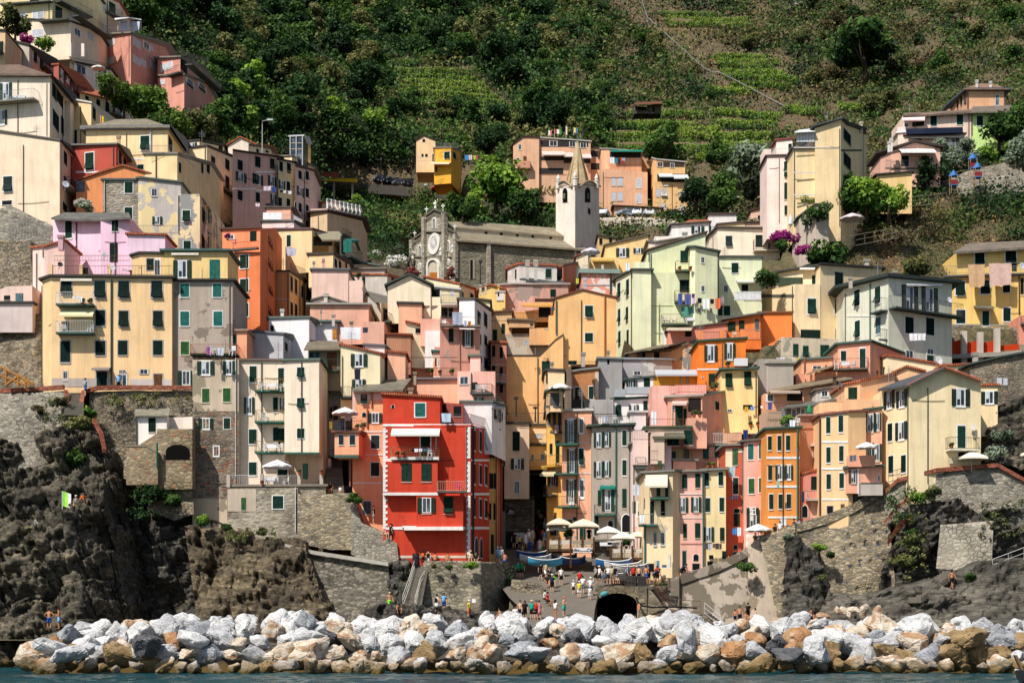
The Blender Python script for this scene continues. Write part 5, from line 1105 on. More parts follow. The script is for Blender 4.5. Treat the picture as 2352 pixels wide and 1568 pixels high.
V([(1856,228,162),(2110,160,161),(2440,95,161)],420,'',rF='3f4a48',d=6,oV=.35,mat=sO('block_stone',('8c8272','7a7264','9c8f7a','6a645a','b09a7c'),'8f8676',3.2,1.7,.1));W(G1,2125,365,50,68,O0,v_);W(G1,2180,368,42,66,O0,v_);CH(1910,95,60,100,164,'b8b0a4')
HH('long low cream house with terracotta verge behind coral house')
V([(1052,160,168),(1095,135,167.5),(1600,222,167.5)],330,'f1deb0',rF=X_,d=6);V([(1598,232,165),(1858,215,165)],320,'f3dca8',rF=X_,d=4);CH(1064,232,18,60,160,'2e5048');CH(1005,265,18,60,158,'6a3c34')
# ================================================================ church and bell tower
t(1,1)
H('church','grey stone gothic church with white rose window and long slate roofs','church')
GS=sO('ashlar',('a8a090','b5ac9a','989082','bfb6a2'),'8a8474',1.5,2.2,.05)
GD=sO('nave_stone',('8a8270','988f7a','7c7566','a2987f'),'6c6658',1.7,2.2,.05)
FY=lambda x:264-(x-1435)/417*11.5
WH=fl('efece4',.8)
def ff(x,off=0):return FY(x)-off
V([(1435,655,FY(1435)),(1548,572,FY(1548))],1000,'',rF='6a6458',d=10,mat=GS,oV=.3,thick=.35)
V([(1722,512,FY(1722)),(1852,592,FY(1852))],1000,'',rF='6a6458',d=10,mat=GS,oV=.3,thick=.35)
V([(1546,450,FY(1546)-.35),(1650,368,FY(1650)-.35),(1757,412,FY(1757)-.35)],1000,'',rF='6a6458',d=10,mat=GS,oV=.35,thick=.4)
SURF.append((U(1435,0)[0],U(1546,0)[0],tp(1435,700,FY(1435)),tp(1546,700,FY(1546))));SURF.append((U(1757,0)[0],U(1852,0)[0],tp(1757,700,FY(1757)),tp(1852,700,FY(1852))))
def arch2(x,y0,y1,w,mat,nA,out=.12,inner=N0,pointed=True,ringw=.25):
 """pointed arch outline plate on the facade; w, y in tile pixels"""
 def outline(k):
  ww=w*k;ys=y0+(y1-y0)*.38;pts=[(x-ww/2,y1),(x+ww/2,y1)];n=7;h=(ys-y0)*(k if k>.6 else .8)
  for i in range(n+1):a=PI*i/n;px=math.cos(a)*ww/2;py=math.sin(a)**(.75 if pointed else 1)*h*(1+(.12*(1-abs(math.cos(a)))if pointed else 0));pts.append((x+px,ys-py))
  return pts
 P=[onf(*q)[0]for q in outline(1)];nv=onf(x,y1)[2];mb=MB(cur.root.location)
 if inner is N0:mb.pR(P,nv*out)
 else:
  Q_=[onf(*q)[0]for q in outline(inner)];n=len(P)
  for i in range(1,n-1):mb.pR([P[i],P[i+1],Q_[i+1],Q_[i]],nv*out)
  mb.pR([P[-1],P[0],Q_[0],Q_[-1]],nv*out)
 return mb.bD(nA,mat,cur.root)
def disc(x,y,r,mat,nA,out=.15,r2=0,seg=28,par=N0):
 p,tv,nv=onf(x,y);r*=p.y/F/4;r2*=p.y/F/4;mb=MB(cur.root.location);zz=Ve((0,0,1))
 pt=lambda a,q:p+tv*math.cos(a)*q+zz*math.sin(a)*q
 if r2:
  for i in range(seg):a,b=2*PI*i/seg,2*PI*(i+1)/seg;mb.pR([pt(a,r),pt(b,r),pt(b,r2),pt(a,r2)],nv*out)
 else:mb.pR([pt(2*PI*i/seg,r)for i in range(seg)],nv*out)
 return mb.bD(nA,mat,par or cur.root)
dk=fl('1c1c20',.5)
rw=disc(1640,672,98,WH,'rose_window',.2,72);disc(1640,672,74,dk,'rose_glass',.06,par=N0);disc(1640,672,74,WH,'rose_rim',.16,62);disc(1640,672,16,WH,'rose_hub',.2)
p,tv,nv=onf(1640,672);mb=MB(cur.root.location);rr=66*p.y/F/4
for i in range(16):
 a=2*PI*i/16;d_=tv*math.cos(a)+Ve((0,0,1))*math.sin(a);q=d_.cross(nv).normalized()*.055
 mb.pR([p+d_*.2-q,p+d_*rr-q,p+d_*rr+q,p+d_*.2+q],nv*.14)
 e=p+d_*rr*.8;mb.pR([e+tv*math.cos(2*PI*k/8)*.19+Ve((0,0,math.sin(2*PI*k/8)*.19))for k in range(8)],nv*.1)
mb.bD('tracery',WH,cur.root)
for x,y0,y1,w in((1640,432,532,36),(1510,682,782,34),(1769,640,742,34)):
 arch2(x,y0,y1,w,WH,'lancet_frame',.14,.66);arch2(x,y0+12,y1-4,w*.66,dk,'lancet_glass',.05);pp,tv,nv=onf(x,y1);qq=onf(x,y0+25)[0]
 MB(cur.root.location).pR([pp-tv*.07,pp+tv*.07,qq+tv*.07,qq-tv*.07],nv*.12).bD('mullion',WH,cur.root)
arch2(1637,812,990,116,WH,'portal',.35,.78);arch2(1640,838,990,92,fl('cfc4b0',.8),'tympanum',.1);arch2(1764,893,985,70,WH,'side_portal',.25,.72);arch2(1515,925,985,60,WH,'side_portal',.25,.72)
PA(1603,1680,935,992,'',fl('b8742c',.6),'church_door',.18);PA(1745,1785,935,992,'',fl('5a3020'),'church_door',.1)
for x,y in((1508,877),(1767,838)):disc(x,y,32,WH,'medallion',.12);disc(x,y,24,fl('c9c2b4'),'relief',.16)
for x,y0,y1 in((1556,430,985),(1742,400,985),(1443,640,985),(1845,590,985)):
 PA(x-12,x+12,y0,y1,'',GS,'buttress',.55)
for x0,y0,x1,y1 in((1546,448,1650,380),(1650,380,1757,420),(1437,662,1546,590),(1722,530,1852,602)):
 for k in range(9):
  f=(k+.5)/9;x=x0+(x1-x0)*f;y=y0+(y1-y0)*f;PA(x-3,x+3,y+6,y+24,'',fl('8f8878'),'corbel',.3)
BN(1440,1852,790,10,'8a8272','string_course',.2);BN(1548,1755,560,8,'8a8272','string_course',.3)
def pnc(x,y0,y1,Y,cross=True):
 b=tp(x,y1,Y);h=(y1-y0)/4*Y/F;mb=MB(b);mb.lT([(.32,0),(.34,h*.16),(.22,h*.2),(.2,h*.3),(.05,h*.62)],6,b)
 o=mb.bD('pinnacle',GS,cur.root);o.location=b-cur.root.location
 c=MB();c.box((-.06,-.06,h*.6),(.06,.06,h));c.box((-.3,-.05,h*.76),(.3,.05,h*.86));q=c.bD('cross',WH,o)
for x,y0,y1,Y in((1458,553,655,FY(1458)),(1567,330,450,FY(1567)-.4),(1718,303,410,FY(1718)-.4),(1827,490,600,FY(1827))):pnc(x,y0,y1,Y)
def stt(x,y0,y1,Y,arm=False):
 b=tp(x,y1,Y);h=(y1-y0)/4*Y/F;mb=MB()
 mb.lT([(.30*h/1.6,0),(.28*h/1.6,.12*h),(.2*h/1.6,.3*h),(.19*h/1.6,.55*h),(.24*h/1.6,.72*h),(.2*h/1.6,.8*h),(.07*h/1.6,.84*h),(.1*h/1.6,.9*h),(.1*h/1.6,.96*h),(.03*h/1.6,h)],10,sy=.8)
 mb.tube([(-.2*h/1.6,0,.76*h),(-.28*h/1.6,-.15,.58*h),(-.05,-.22,.6*h)],.05*h/1.6+.01,5)
 mb.tube([(.2*h/1.6,0,.76*h),(.34*h/1.6,-.1,(.95 if arm else .6)*h),(.36*h/1.6 if arm else .05,-.2,(1.1 if arm else .62)*h)],.05*h/1.6+.01,5)
 o=mb.bD('statue',fl('e8e4da',.7),cur.root,True);o.location=b-cur.root.location
 MB().lT([(.08,-.9),(.3,-.3),(.4,0)],8).bD('corbel',GS,o)
for x,y0,y1,o_ in((1441,730,815,.8),(1547,715,798,.9),(1697,700,780,1.1),(1806,672,756,.8)):stt(x,y0,y1,FY(x)-o_)
stt(1648,272,368,FY(1648)+.2,True)
V([(1850,636,252.6),(3040,724,259)],1130,'',rF=N0,d=4,mat=GD,ext=3)
PA(2115,2150,650,1050,'',GS,'buttress',.5);PA(1962,2008,815,995,'',fl('b3a68c'),'window_reveal',.1);PA(1966,1990,820,992,'',dk,'lancet_glass',.12)
for k in range(44):x=1862+k*27;y=650+(x-1850)*.074;PA(x,x+9,y,y+16,'',fl('4a463c'),'corbel',.18)
Q('aisle_roof',[(1838,632,251.9),(3050,724,258.4),(2935,645,264),(1825,560,257)],slate('9c9078','857a64'),.3)
V([(1830,530,257.2),(2935,612,263.6)],660,'ddd3c0',rF=N0,d=3,up=False,ext=0)
for x,y in((2113,574),(2253,582),(2400,597),(2542,605),(2707,617),(2854,630)):disc(x,y,13,dk,'oculus',.1)
Q('nave_roof',[(1770,510,256.6),(2940,607,263.2),(2842,532,269),(1940,466,262.5),(1760,470,262)],slate('a3967c','8a7e66'),.3)
t(2,1)
H('bell_tower','cream plastered bell tower with pointed tan spire and white pinnacles','bell tower')
TWP=pL('f2eadc','d8d0c4',.15)
V([(403,148,266),(580,132,258),(801,148,266)],735,'',rF='b9a68c',d=.1,mat=TWP,oV=.25)
b0,b1,b2=tp(403,148,266),tp(580,132,258),tp(801,148,266);b3=b0+b2-b1;hb=b1.z-tp(580,735,258).z
mb=MB(cur.root.location)
for a,b in((b2,b3),(b3,b0)):mb.add([Ve((a.x,a.y,b1.z-hb-3)),Ve((b.x,b.y,b1.z-hb-3)),Ve((b.x,b.y,b1.z)),Ve((a.x,a.y,b1.z))],[[0,1,2,3]])
mb.add([(q.x,q.y,b1.z)for q in(b0,b1,b2,b3)],[[0,1,2,3]]);mb.bD('rear_wall',TWP,cur.root)
for x0,x1 in((418,560),(610,785)):
 pts=[onf(x0+(x1-x0)*i/12,150-52*math.sin(PI*i/12))[0]for i in range(13)];nv=onf((x0+x1)/2,200)[2]
 MB(cur.root.location).pR(pts,nv*.12).bD('gable_arch',TWP,cur.root);MB(cur.root.location).tube([q+nv*.2 for q in pts],.2,5).bD('cornice',fl('a8937a'),cur.root)
for x,y,w,h in((492,222,46,148),(690,218,52,155)):
 arch2(x,y-h/2,y+h/2,w*1.25,fl('ece6da'),'belfry_frame',.1,.8,False);arch2(x,y-h/2+8,y+h/2-4,w,fl('15120f'),'belfry_shade_plate',.06,N0,False);  # near-black belfry plates carry the bell chamber's shade in their colour
 pc,tv,nv=onf(x,y+10);be=MB();be.lT([(.52,-.6),(.42,-.35),(.3,.15),(.2,.35),(.05,.42)],12);o=be.bD('bell',fl('5c5a3c',.4,.8),cur.root,True);o.location=pc+nv*.15-cur.root.location;o.scale=(.8,.3,1)
W(A1,708,373,22,50,x_,x_)
ctr=(b0+b2)/2;apex=Ve((ctr.x,ctr.y,CAMZ+(HOR-U(0,-262)[1])/F*ctr.y));rad=tp(700,0,ctr.y).x-tp(585,0,ctr.y).x;base=Ve((ctr.x,ctr.y,b1.z+.2))
SPT=slate('d8c09a','bfa47c')
mb=MB(cur.root.location);mb.lT([(rad*1.12,0),(rad*.98,1.2),(rad*.72,(apex-base).z*.4),(.22,(apex-base).z)],8,base);mb.bD('spire',SPT,cur.root)
mb=MB(cur.root.location)
for k in range(8):
 a=2*PI*k/8;mb.tube([base+Ve((math.cos(a)*rad*1.0,math.sin(a)*rad*1.0,1.2)),base+Ve((math.cos(a)*rad*.74,math.sin(a)*rad*.74,(apex-base).z*.4)),apex],.1,4)
mb.bD('spire_ribs',fl('9a8058'),cur.root);MB(cur.root.location).lT([(.35,-.6),(.12,.3),(.05,1.1)],6,apex).bD('finial',fl('6a8078'),cur.root)
for x,y0,y1,Y in((425,35,150,264.6),(580,8,125,257.6),(777,25,150,264.6)):
 b=tp(x,y1,Y);h=(y1-y0)/4*Y/F;o=MB().lT([(.42,-.3),(.42,h*.38),(.5,h*.4),(.5,h*.44),(.25,h*.5),(.36,h*.62),(.3,h*.75),(.04,h)],8).bD('pinnacle',fl('dedad0',.8),cur.root);o.location=b-cur.root.location
# ================================================================ ground
PROF={
-700:[(132,1470),(151,1450),(153,1050),(158,960),(164,900),(172,740),(185,560),(200,420),(225,300),(245,180),(270,110),(330,-50),(430,-200),(720,-500)],
0:[(132,1470),(151,1450),(153,1050),(158,960),(164,900),(172,740),(185,560),(200,440),(225,300),(245,200),(270,110),(330,-50),(430,-200),(720,-500)],
300:[(132,1470),(153,1460),(157,1200),(159,1000),(162,900),(170,800),(180,620),(195,500),(210,400),(240,290),(262,170),(285,100),(330,0),(420,-150),(720,-500)],
500:[(132,1470),(151,1450),(154,1250),(158,1050),(165,900),(176,760),(190,640),(210,540),(230,440),(262,340),(285,290),(340,180),(480,0),(600,-130),(720,-250)],
700:[(132,1470),(151,1450),(153,1150),(160,1000),(170,850),(185,740),(205,620),(225,550),(262,500),(300,425),(330,340),(360,240),(480,60),(600,-60),(720,-170)],
900:[(132,1470),(150,1450),(152,1290),(158,1100),(165,920),(175,800),(190,720),(215,650),(235,630),(262,570),(280,500),(310,440),(345,412),(375,330),(430,220),(540,50),(650,-80),(720,-150)],
1200:[(132,1470),(150,1445),(176,1420),(179,1220),(190,1000),(200,880),(220,740),(250,650),(262,600),(300,540),(320,490),(350,440),(390,320),(460,190),(560,60),(650,-30),(720,-100)],
1450:[(132,1470),(153,1450),(155,1360),(158,1300),(163,1200),(170,1000),(180,860),(190,760),(210,660),(230,600),(270,555),(300,520),(350,450),(400,340),(500,180),(600,50),(720,-60)],
1750:[(132,1470),(154,1450),(156,1300),(160,1150),(166,960),(175,820),(185,720),(200,630),(212,560),(240,490),(270,440),(330,370),(400,250),(500,100),(600,-30),(720,-150)],
2000:[(132,1470),(150,1440),(153,1220),(158,1050),(163,900),(170,820),(180,740),(190,680),(200,645),(207,590),(215,525),(225,450),(250,380),(300,310),(380,230),(480,80),(600,-80),(720,-200)],
2352:[(132,1470),(148,1440),(151,1200),(154,1050),(162,980),(175,880),(188,770),(194,700),(203,610),(212,540),(222,470),(234,390),(252,330),(290,240),(340,170),(430,80),(520,-20),(640,-150),(720,-230)],
3050:[(132,1470),(148,1440),(151,1200),(154,1050),(162,980),(175,880),(188,770),(194,700),(203,610),(212,540),(222,470),(234,390),(252,330),(290,240),(340,170),(430,80),(520,-20),(640,-150),(720,-230)]}
NU,NY=520,230
GU=np.linspace(-700,3050,NU);GY=np.concatenate([np.linspace(132,300,150,endpoint=False),np.linspace(300,720,80)])
_k=sorted(PROF);_c=np.array([np.interp(GY,*zip(*PROF[k]))for k in _k])
GV=np.stack([np.interp(GU,_k,_c[:,j])for j in range(NY)],1)
def carve(u0,u1,pts):
 iu=(GU>=u0)&(GU<=u1);ys=[p[0]for p in pts];vs=[p[1]for p in pts];m=(GY<=ys[-1])
 GV[np.ix_(iu,m)]=np.interp(GY[m],ys,vs)[N0]
MK=np.ones((NU,NY))
def clampall(extra):
 for(u0,u1,y0,y1,v)in CLAMP:
  iu=(GU>=u0-2)&(GU<=u1+2);iy=(GY<=(y1 if extra else y0+1.5))
  ix=np.ix_(iu,iy);GV[ix]=np.maximum(GV[ix],v);MK[ix]=0
CLAMP+=[(725,830,300,376,470),(830,950,300,375,475),(950,1060,300,366,485),(1060,1260,300,350,515),(2050,2450,150,187.5,850),(1700,1830,150,176,860),(1370,1650,290,299,520),(940,1350,200,268,640)]
clampall(True)
for k in range(2):GV[1:-1]=(GV[:-2]+2*GV[1:-1]+GV[2:])/4
clampall(False)
carve(1120,1550,[(132,1470),(150,1455),(176,1430),(178.5,1400)])
UU,YY=np.meshgrid(GU,GY,indexing='ij')
ZZ=CAMZ+(HOR-GV)/F*YY;XX=(UU-CU)/F*YY
far=np.clip((YY-230)/120,0,1)*MK
ZZ=ZZ+far*(fbm(np.stack([XX/14,YY/14,YY*0],-1),4,3)-.5)*5
ZZ=np.maximum(ZZ,-2)
GVV=HOR-(ZZ-CAMZ)*F/YY
def ground_z(u,Y):
 i=np.interp(u,GU,np.arange(NU));j=np.interp(Y,GY,np.arange(NY));i0=min(int(i),NU-2);j0=min(int(j),NY-2);a,b=i-i0,j-j0
 return(ZZ[i0,j0]*(1-a)+ZZ[i0+1,j0]*a)*(1-b)+(ZZ[i0,j0+1]*(1-a)+ZZ[i0+1,j0+1]*a)*b
def hit(u,v,ymin=0):
 """point of the ground that shows at image position (u, v)"""
 i=int(round(np.interp(u,GU,np.arange(NU))));col=GVV[i];m=np.where((col<=v)&(GY>ymin))[0]
 if not len(m):return N0
 j=m[0];Y=GY[j]
 if j>0 and col[j-1]>v:Y=GY[j-1]+(GY[j]-GY[j-1])*(col[j-1]-v)/(col[j-1]-col[j]+1e-6)
 return wp(u,v,Y)
def soil():
 m,nt,b=nm_('hillside_soil')
 w=wc(nt);n1=nZ(nt,w,.12,6,.62);n2=nZ(nt,w,1.4,5,.65)
 c=rP(nt,n2,[(.3,rgb('3a3222')),(.5,rgb('5a4a34')),(.7,rgb('7a6648'))])
 c=mix(nt,rP(nt,n1,[(.45,(0,0,0)),(.6,(.7,)*3)]),c,rP(nt,n2,[(.3,rgb('2a3018')),(.5,rgb('4a4a28')),(.7,rgb('6a6040'))]))
 L(nt,c,b.inputs[K_]);di(b,L_,.95);bump(nt,b,n2,1,.4);return m
idx=np.arange(NU*NY).reshape(NU,NY)
Fq=np.stack([idx[:-1,:-1],idx[1:,:-1],idx[1:,1:],idx[:-1,1:]],-1).reshape(-1,4)
hill=link('hillside',bgm('hillside',np.stack([XX,YY,ZZ],-1).reshape(-1,3),Fq,soil(),smooth=True));tag(hill,kD=E_)
def water():
 m,nt,b=nm_('sea_water')
 w=wc(nt,(.55,1.3,1));n1=nZ(nt,w,1.1,6,.62);n2=nZ(nt,wc(nt,(.02,.1,1)),1,3)
 c=mix(nt,n2,rgb('0a2830'),rgb('185056'));L(nt,c,b.inputs[K_])
 di(b,L_,.12);di(b,'IOR',1.33)
 di(b,R_,.6)
 bump(nt,b,n1,1.0,.25);return m
nx,ny=420,130
wx=np.linspace(-75,75,nx);wy=72+(135-72)*np.linspace(0,1,ny)**1.1
WX,WY=np.meshgrid(wx,wy,indexing='ij')
WZ=(fbm(np.stack([WX/2.4,WY/1.1,WX*0],-1),4,11,.6)-.5)*.55+(fbm(np.stack([WX/11,WY/5,WX*0],-1),2,21)-.5)*.35
edge=np.minimum(1,np.minimum((75-abs(WX))/8,(WY-72)/4));WZ=WZ*np.clip(edge,0,1)+.02
wi=np.arange(nx*ny).reshape(nx,ny);wf=np.stack([wi[:-1,:-1],wi[1:,:-1],wi[1:,1:],wi[:-1,1:]],-1).reshape(-1,4)
sea=link('sea',bgm('sea',np.stack([WX,WY,WZ],-1).reshape(-1,3),wf,water(),smooth=True));tag(sea,kD=E_)
so=link('sea_surface',me_new('sea_surface',[(-3000,-3000,-.12),(3000,-3000,-.12),(3000,150,-.12),(-3000,150,-.12)],[[0,1,2,3]],water()));tag(so,kD=E_)
def sH(nA,top,bot,mat,amp=.4,size=2.5,step=.3,cap=3.0,rough=.15,seed=0,tilt=.3,kD=N0,lB=N0,cA=N0,gP=N0,smooth=False,tile=N0):
 def pl(pts):
  P=[(wp(*p))for p in pts];d=[0]
  for a,b in zip(P,P[1:]):d.append(d[-1]+max((b-a).length,1e-3))
  return np.array([tuple(p)for p in P]),np.array(d)/d[-1]
 A,da=pl(top);B,db=pl(bot)
 ln=max(np.linalg.norm(np.diff(A,axis=0),axis=1).sum(),np.linalg.norm(np.diff(B,axis=0),axis=1).sum())
 n=int(min(420,max(8,ln/step)));m=int(min(260,max(6,np.abs(A[:,2].mean()-B[:,2].mean())/step)))
 s=np.linspace(0,1,n);a=np.stack([np.interp(s,da,A[:,k])for k in range(3)],-1);b=np.stack([np.interp(s,db,B[:,k])for k in range(3)],-1)
 tt=np.linspace(0,1,m)[N0,:,N0];P=b[:,N0]*(1-tt)+a[:,N0]*tt
 ct,st_=math.cos(tilt),math.sin(tilt);q=np.stack([P[...,0]*ct+P[...,2]*st_,P[...,1],-P[...,0]*st_+P[...,2]*ct],-1)+seed*7.3
 d=0 if size<1.2 else strata(q/(size/3),seed)*1.1+(fbm(q*.2,3,seed+2)-.5)*2.8+(fbm(q*2.6,3,seed)-.5)*rough*1.2;q=q/size
 if size<1.2:d=(fbm(q,3,seed)-.5)*1.2
 P=P+d[...,N0]*amp*np.array([.15,-1,.2])
 if cap:
  back=P[:,-1:,:]+np.array([0,cap,.05*cap]);P=np.concatenate([P,back],1)
 n_,m_=P.shape[:2];id_=np.arange(n_*m_).reshape(n_,m_)
 f=np.stack([id_[:-1,:-1],id_[1:,:-1],id_[1:,1:],id_[:-1,1:]],-1).reshape(-1,4)
 org=P[n_//2,0].copy();o=link(nA,bgm(nA,(P-org).reshape(-1,3),f,mat,smooth=smooth));o.location=org
 tag(o,lB,cA,gP,kD);return o
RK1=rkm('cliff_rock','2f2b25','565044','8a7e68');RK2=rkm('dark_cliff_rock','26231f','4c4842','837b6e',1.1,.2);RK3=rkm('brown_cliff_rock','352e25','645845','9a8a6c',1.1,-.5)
SW1=sO('rubble_wall',('6a6256','8a7e6c','9c907c','544f47','a08a6a'),'5c5548',3.2,2.1,.09)
SW2=sO('grey_rubble',('7a7468','928a7c','a39c8c','5f5b54'),'847c6e',2.8,2.0,.08)
SW3=sO('warm_rubble',('8a7a62','9c8e78','b0a288','6e6352','7c7870'),'8f826c',2.9,2.1,.1)
CONC=pL('8a8070','746a5c',.6)
sH(W0,[(-60,1010,149),(70,1000,149),(150,985,150),(205,990,150),(232,1020,149),(262,1040,152),(310,1075,157),(345,1110,159)],[(-60,1560,133),(80,1560,132),(160,1560,131),(215,1550,132),(262,1550,137),(360,1545,147),(470,1545,150)],RK1,2.3,4.2,.17,seed=1,kD=E_)
sH(W0,[(300,1060,152.5),(360,1160,152.5),(430,1170,152.5),(525,1200,152)],[(300,1470,152),(390,1470,151),(430,1470,150),(525,1460,148)],RK2,1.6,3,.22,seed=2,kD=E_)
sH(W0,[(425,1215,150),(520,1200,149.5),(600,1222,149),(700,1245,148.5),(712,1285,148)],[(458,1470,141),(560,1480,139),(640,1470,139.5),(700,1460,141),(760,1470,142)],RK3,1.6,3.6,.17,seed=3,kD=E_,tilt=-.45)
sH(W0,[(600,1350,144),(680,1330,144.5),(715,1340,145),(760,1390,145)],[(590,1475,139),(700,1475,139),(760,1470,140),(800,1460,142)],RK3,1.2,2.2,.18,seed=4,kD=E_)
sH(q_,[(-60,905,153.5),(70,902,153),(150,897,153),(160,940,152.5)],[(-60,1080,149.5),(60,1080,149.5),(120,1060,150),(165,1010,150)],SW2,.25,1.0,.25,lB='tall grey rubble retaining wall with brick coping at left',cA=N_)
sH(q_,[(205,900,153.4),(300,897,153.4),(441,897,153.4)],[(205,1110,153),(330,1120,153),(441,1120,153)],SW1,.3,1.0,.25,lB='dark brown rubble wall in shade below the yellow tenement',cA=N_)
sH(q_,[(-60,510,176),(20,470,176),(60,490,176),(122,520,176)],[(-60,720,170),(20,720,170),(60,700,170),(125,690,171)],SW2,.3,1.0,.3,lB='domed grey stone slope wall under the windowless cream house',cA=N_)
sH(q_,[(-60,552,172),(0,550,171),(72,552,170),(74,600,169)],[(-60,668,168),(0,668,167),(60,670,166.5),(74,660,166)],SW1,.3,1.0,.3,lB='old stone terrace wall with white parapet at far left',cA=N_)
sH(q_,[(-60,718,163),(30,716,162),(100,722,161.5),(100,800,161)],[(-60,900,158),(30,895,158),(98,890,158),(104,880,158)],SW1,.5,1.0,.3,lB='rough stone wall and rock beside the yellow tenement',cA=N_)
sH(a1,[(358,993,151.8),(400,990,151.8),(441,992,151.8)],[(350,1175,151),(400,1195,151),(445,1180,151)],SW3,.12,.9,.25,lB='warm stone terrace wall around the dark arch',cA=N_)
sH(a1,[(284,1058,151),(330,1056,151),(362,1054,151)],[(284,1098,150.6),(330,1108,150.6),(362,1130,150.6)],SW3,.12,.9,.25,lB='low warm stone wall left of the arch terrace',cA=N_)
sH(q_,[(684,1132,149.9),(700,1142,149.8),(770,1132,149.6),(808,1132,149.4)],[(684,1248,149.2),(760,1262,149),(812,1262,149)],SW3,.16,.9,.2,lB='tall warm stone wall under the cream house terrace',cA=N_)
sH(q_,[(806,1132,149.3),(830,1200,149),(880,1222,148.6),(912,1248,148.2)],[(806,1272,149),(830,1285,148.8),(880,1295,148.3),(916,1290,148)],SW2,.16,.9,.2,lB='sloping stone wall beside steps left of red house',cA=N_)
sH(q_,[(655,1250,148.6),(720,1265,148.6),(812,1280,148.4),(893,1292,147.9)],[(700,1440,144),(760,1440,144.3),(820,1440,144.5),(893,1430,145)],sO('sea_wall',('5f5a50','7c766a','8f8878','4c4841','6a6254'),'6a6356',3.0,2.0,.09),.2,.9,.2,lB='curving grey sea wall between brown rock and red house',cA=N_)
sH(q_,[(974,1288,147.2),(1040,1287,147.2),(1104,1288,147.2),(1108,1290,147.6),(1172,1290,154)],[(974,1435,145.5),(1040,1440,145.5),(1104,1440,145.5),(1110,1440,146),(1172,1440,153)],sO('quay_stone',('77705f','8f8776','a1977f','625c50'),'8a816e',2.2,1.9,.12),.14,.9,.2,lB='square stone quay wall below the red house with a notice',cA=N_)
sH(W0,[(893,1290,147.6),(925,1275,147.8),(945,1290,147.8),(940,1340,146.5)],[(880,1440,144),(905,1440,144),(935,1430,144.5),(945,1430,144.5)],RK2,.9,1.6,.16,seed=6,kD=E_)
sH('rock_ledge',[(840,1395,141),(900,1385,141.5),(960,1385,142),(975,1395,142),(1100,1400,142),(1170,1405,142)],[(820,1475,138),(900,1475,138),(1000,1470,139),(1180,1475,139)],RK2,1.0,1.5,.16,seed=7,kD=E_,cap=4)
sH(g1,[(1500,1350,152),(1560,1325,152.5),(1650,1295,153),(1722,1258,153)],[(1500,1440,151),(1560,1440,151),(1650,1440,151),(1722,1440,151)],CONC,.12,.8,.3,lB='stained concrete quay wall rising towards the right',cA=N_,smooth=True)
sH(g1,[(1718,1258,152),(1738,1240,151.5),(1792,1222,151),(1805,1228,151)],[(1718,1425,150),(1738,1430,149.6),(1792,1425,149.6),(1800,1425,149.6)],pL('978a76','857864',.5),.1,.8,.3,lB='tall smooth concrete buttress wall in the right harbour corner',cA=N_,smooth=True)
sH(q_,[(1745,1232,150.5),(1830,1205,150),(1900,1185,149.5),(1960,1160,149),(2035,1120,148.6)],[(1785,1420,149),(1830,1420,148.5),(1900,1400,148),(1960,1385,147.5),(2060,1380,147)],SW3,.3,1.0,.2,lB='rough stone wall with iron star anchors on the right',cA=N_)
sH(W0,[(1800,1235,149),(1830,1232,148.6),(1860,1262,148.2),(1880,1260,148)],[(1795,1440,145.5),(1850,1440,145),(1900,1430,145),(1925,1430,145)],RK2,.8,2.0,.2,seed=9,kD=E_)
sH(q_,[(2028,1130,148.2),(2070,1100,147.8),(2150,1078,147.4),(2290,1066,147.6),(2420,1140,148)],[(2035,1200,147.6),(2100,1210,147),(2180,1200,146.5),(2300,1220,146.5),(2420,1300,146)],SW2,.2,.9,.22,lB='curved grey rubble wall carrying the cafe terrace at right',cA=N_)
sH(W0,[(2085,1180,147),(2130,1160,146.6),(2200,1150,146.4),(2240,1180,146.4),(2330,1170,146.5),(2800,1160,146.5)],[(2000,1400,145),(2100,1400,145),(2200,1390,144.5),(2300,1360,144.5),(2800,1340,144)],RK2,1.4,2.6,.2,seed=10,kD=E_,cap=1.5)
sH('patch_wall',[(2160,1205,144.6),(2225,1200,144.5),(2282,1195,144.5)],[(2150,1305,144.2),(2210,1310,144),(2278,1300,144)],sO('pale_patch',('a39c8c','b5ab98','928b7e','bfb7a4'),'b0a692',2.6,1.3,.12),.08,.8,.25,lB='pale squarish patch of new masonry on the right cliff',cA=N_)
sH(W0,[(1900,1360,143),(2000,1370,142.5),(2100,1345,142),(2160,1330,141.5),(2260,1290,141),(2800,1250,141)],[(1880,1480,138),(2000,1480,137),(2100,1480,137),(2260,1480,136),(2800,1550,136)],rkm('slab_rock','3a3733','6a645a','8f8776',.9,.1),.9,3.4,.2,seed=12,kD=E_,cap=4)
sH(W0,[(2265,970,153),(2300,930,153),(2352,905,153),(2800,900,153)],[(2262,1075,149),(2300,1070,149),(2352,1085,149),(2800,1180,149)],RK1,1.0,2.2,.22,seed=13,kD=E_)
sH(q_,[(2085,745,190),(2200,748,189),(2310,750,189),(2500,760,189)],[(2085,830,187),(2200,830,187),(2310,830,187),(2500,830,187)],SW1,.2,.9,.3,lB='stone wall behind the unfinished concrete pillars',cA=N_)
sH(q_,[(2160,420,229),(2230,390,229),(2300,375,229),(2500,365,229)],[(2160,470,224),(2230,470,224),(2300,470,224),(2500,470,224)],SW2,.3,1.0,.35,lB='garden retaining wall behind the playground, far right',cA=N_)
sH(q_,[(1378,500,300),(1450,498,299),(1545,503,298),(1560,512,297)],[(1378,535,299),(1450,536,298),(1545,540,297),(1560,538,296)],pL('989080'),.1,.9,.5,lB='long curved concrete road wall under the parked cars',cA=N_)
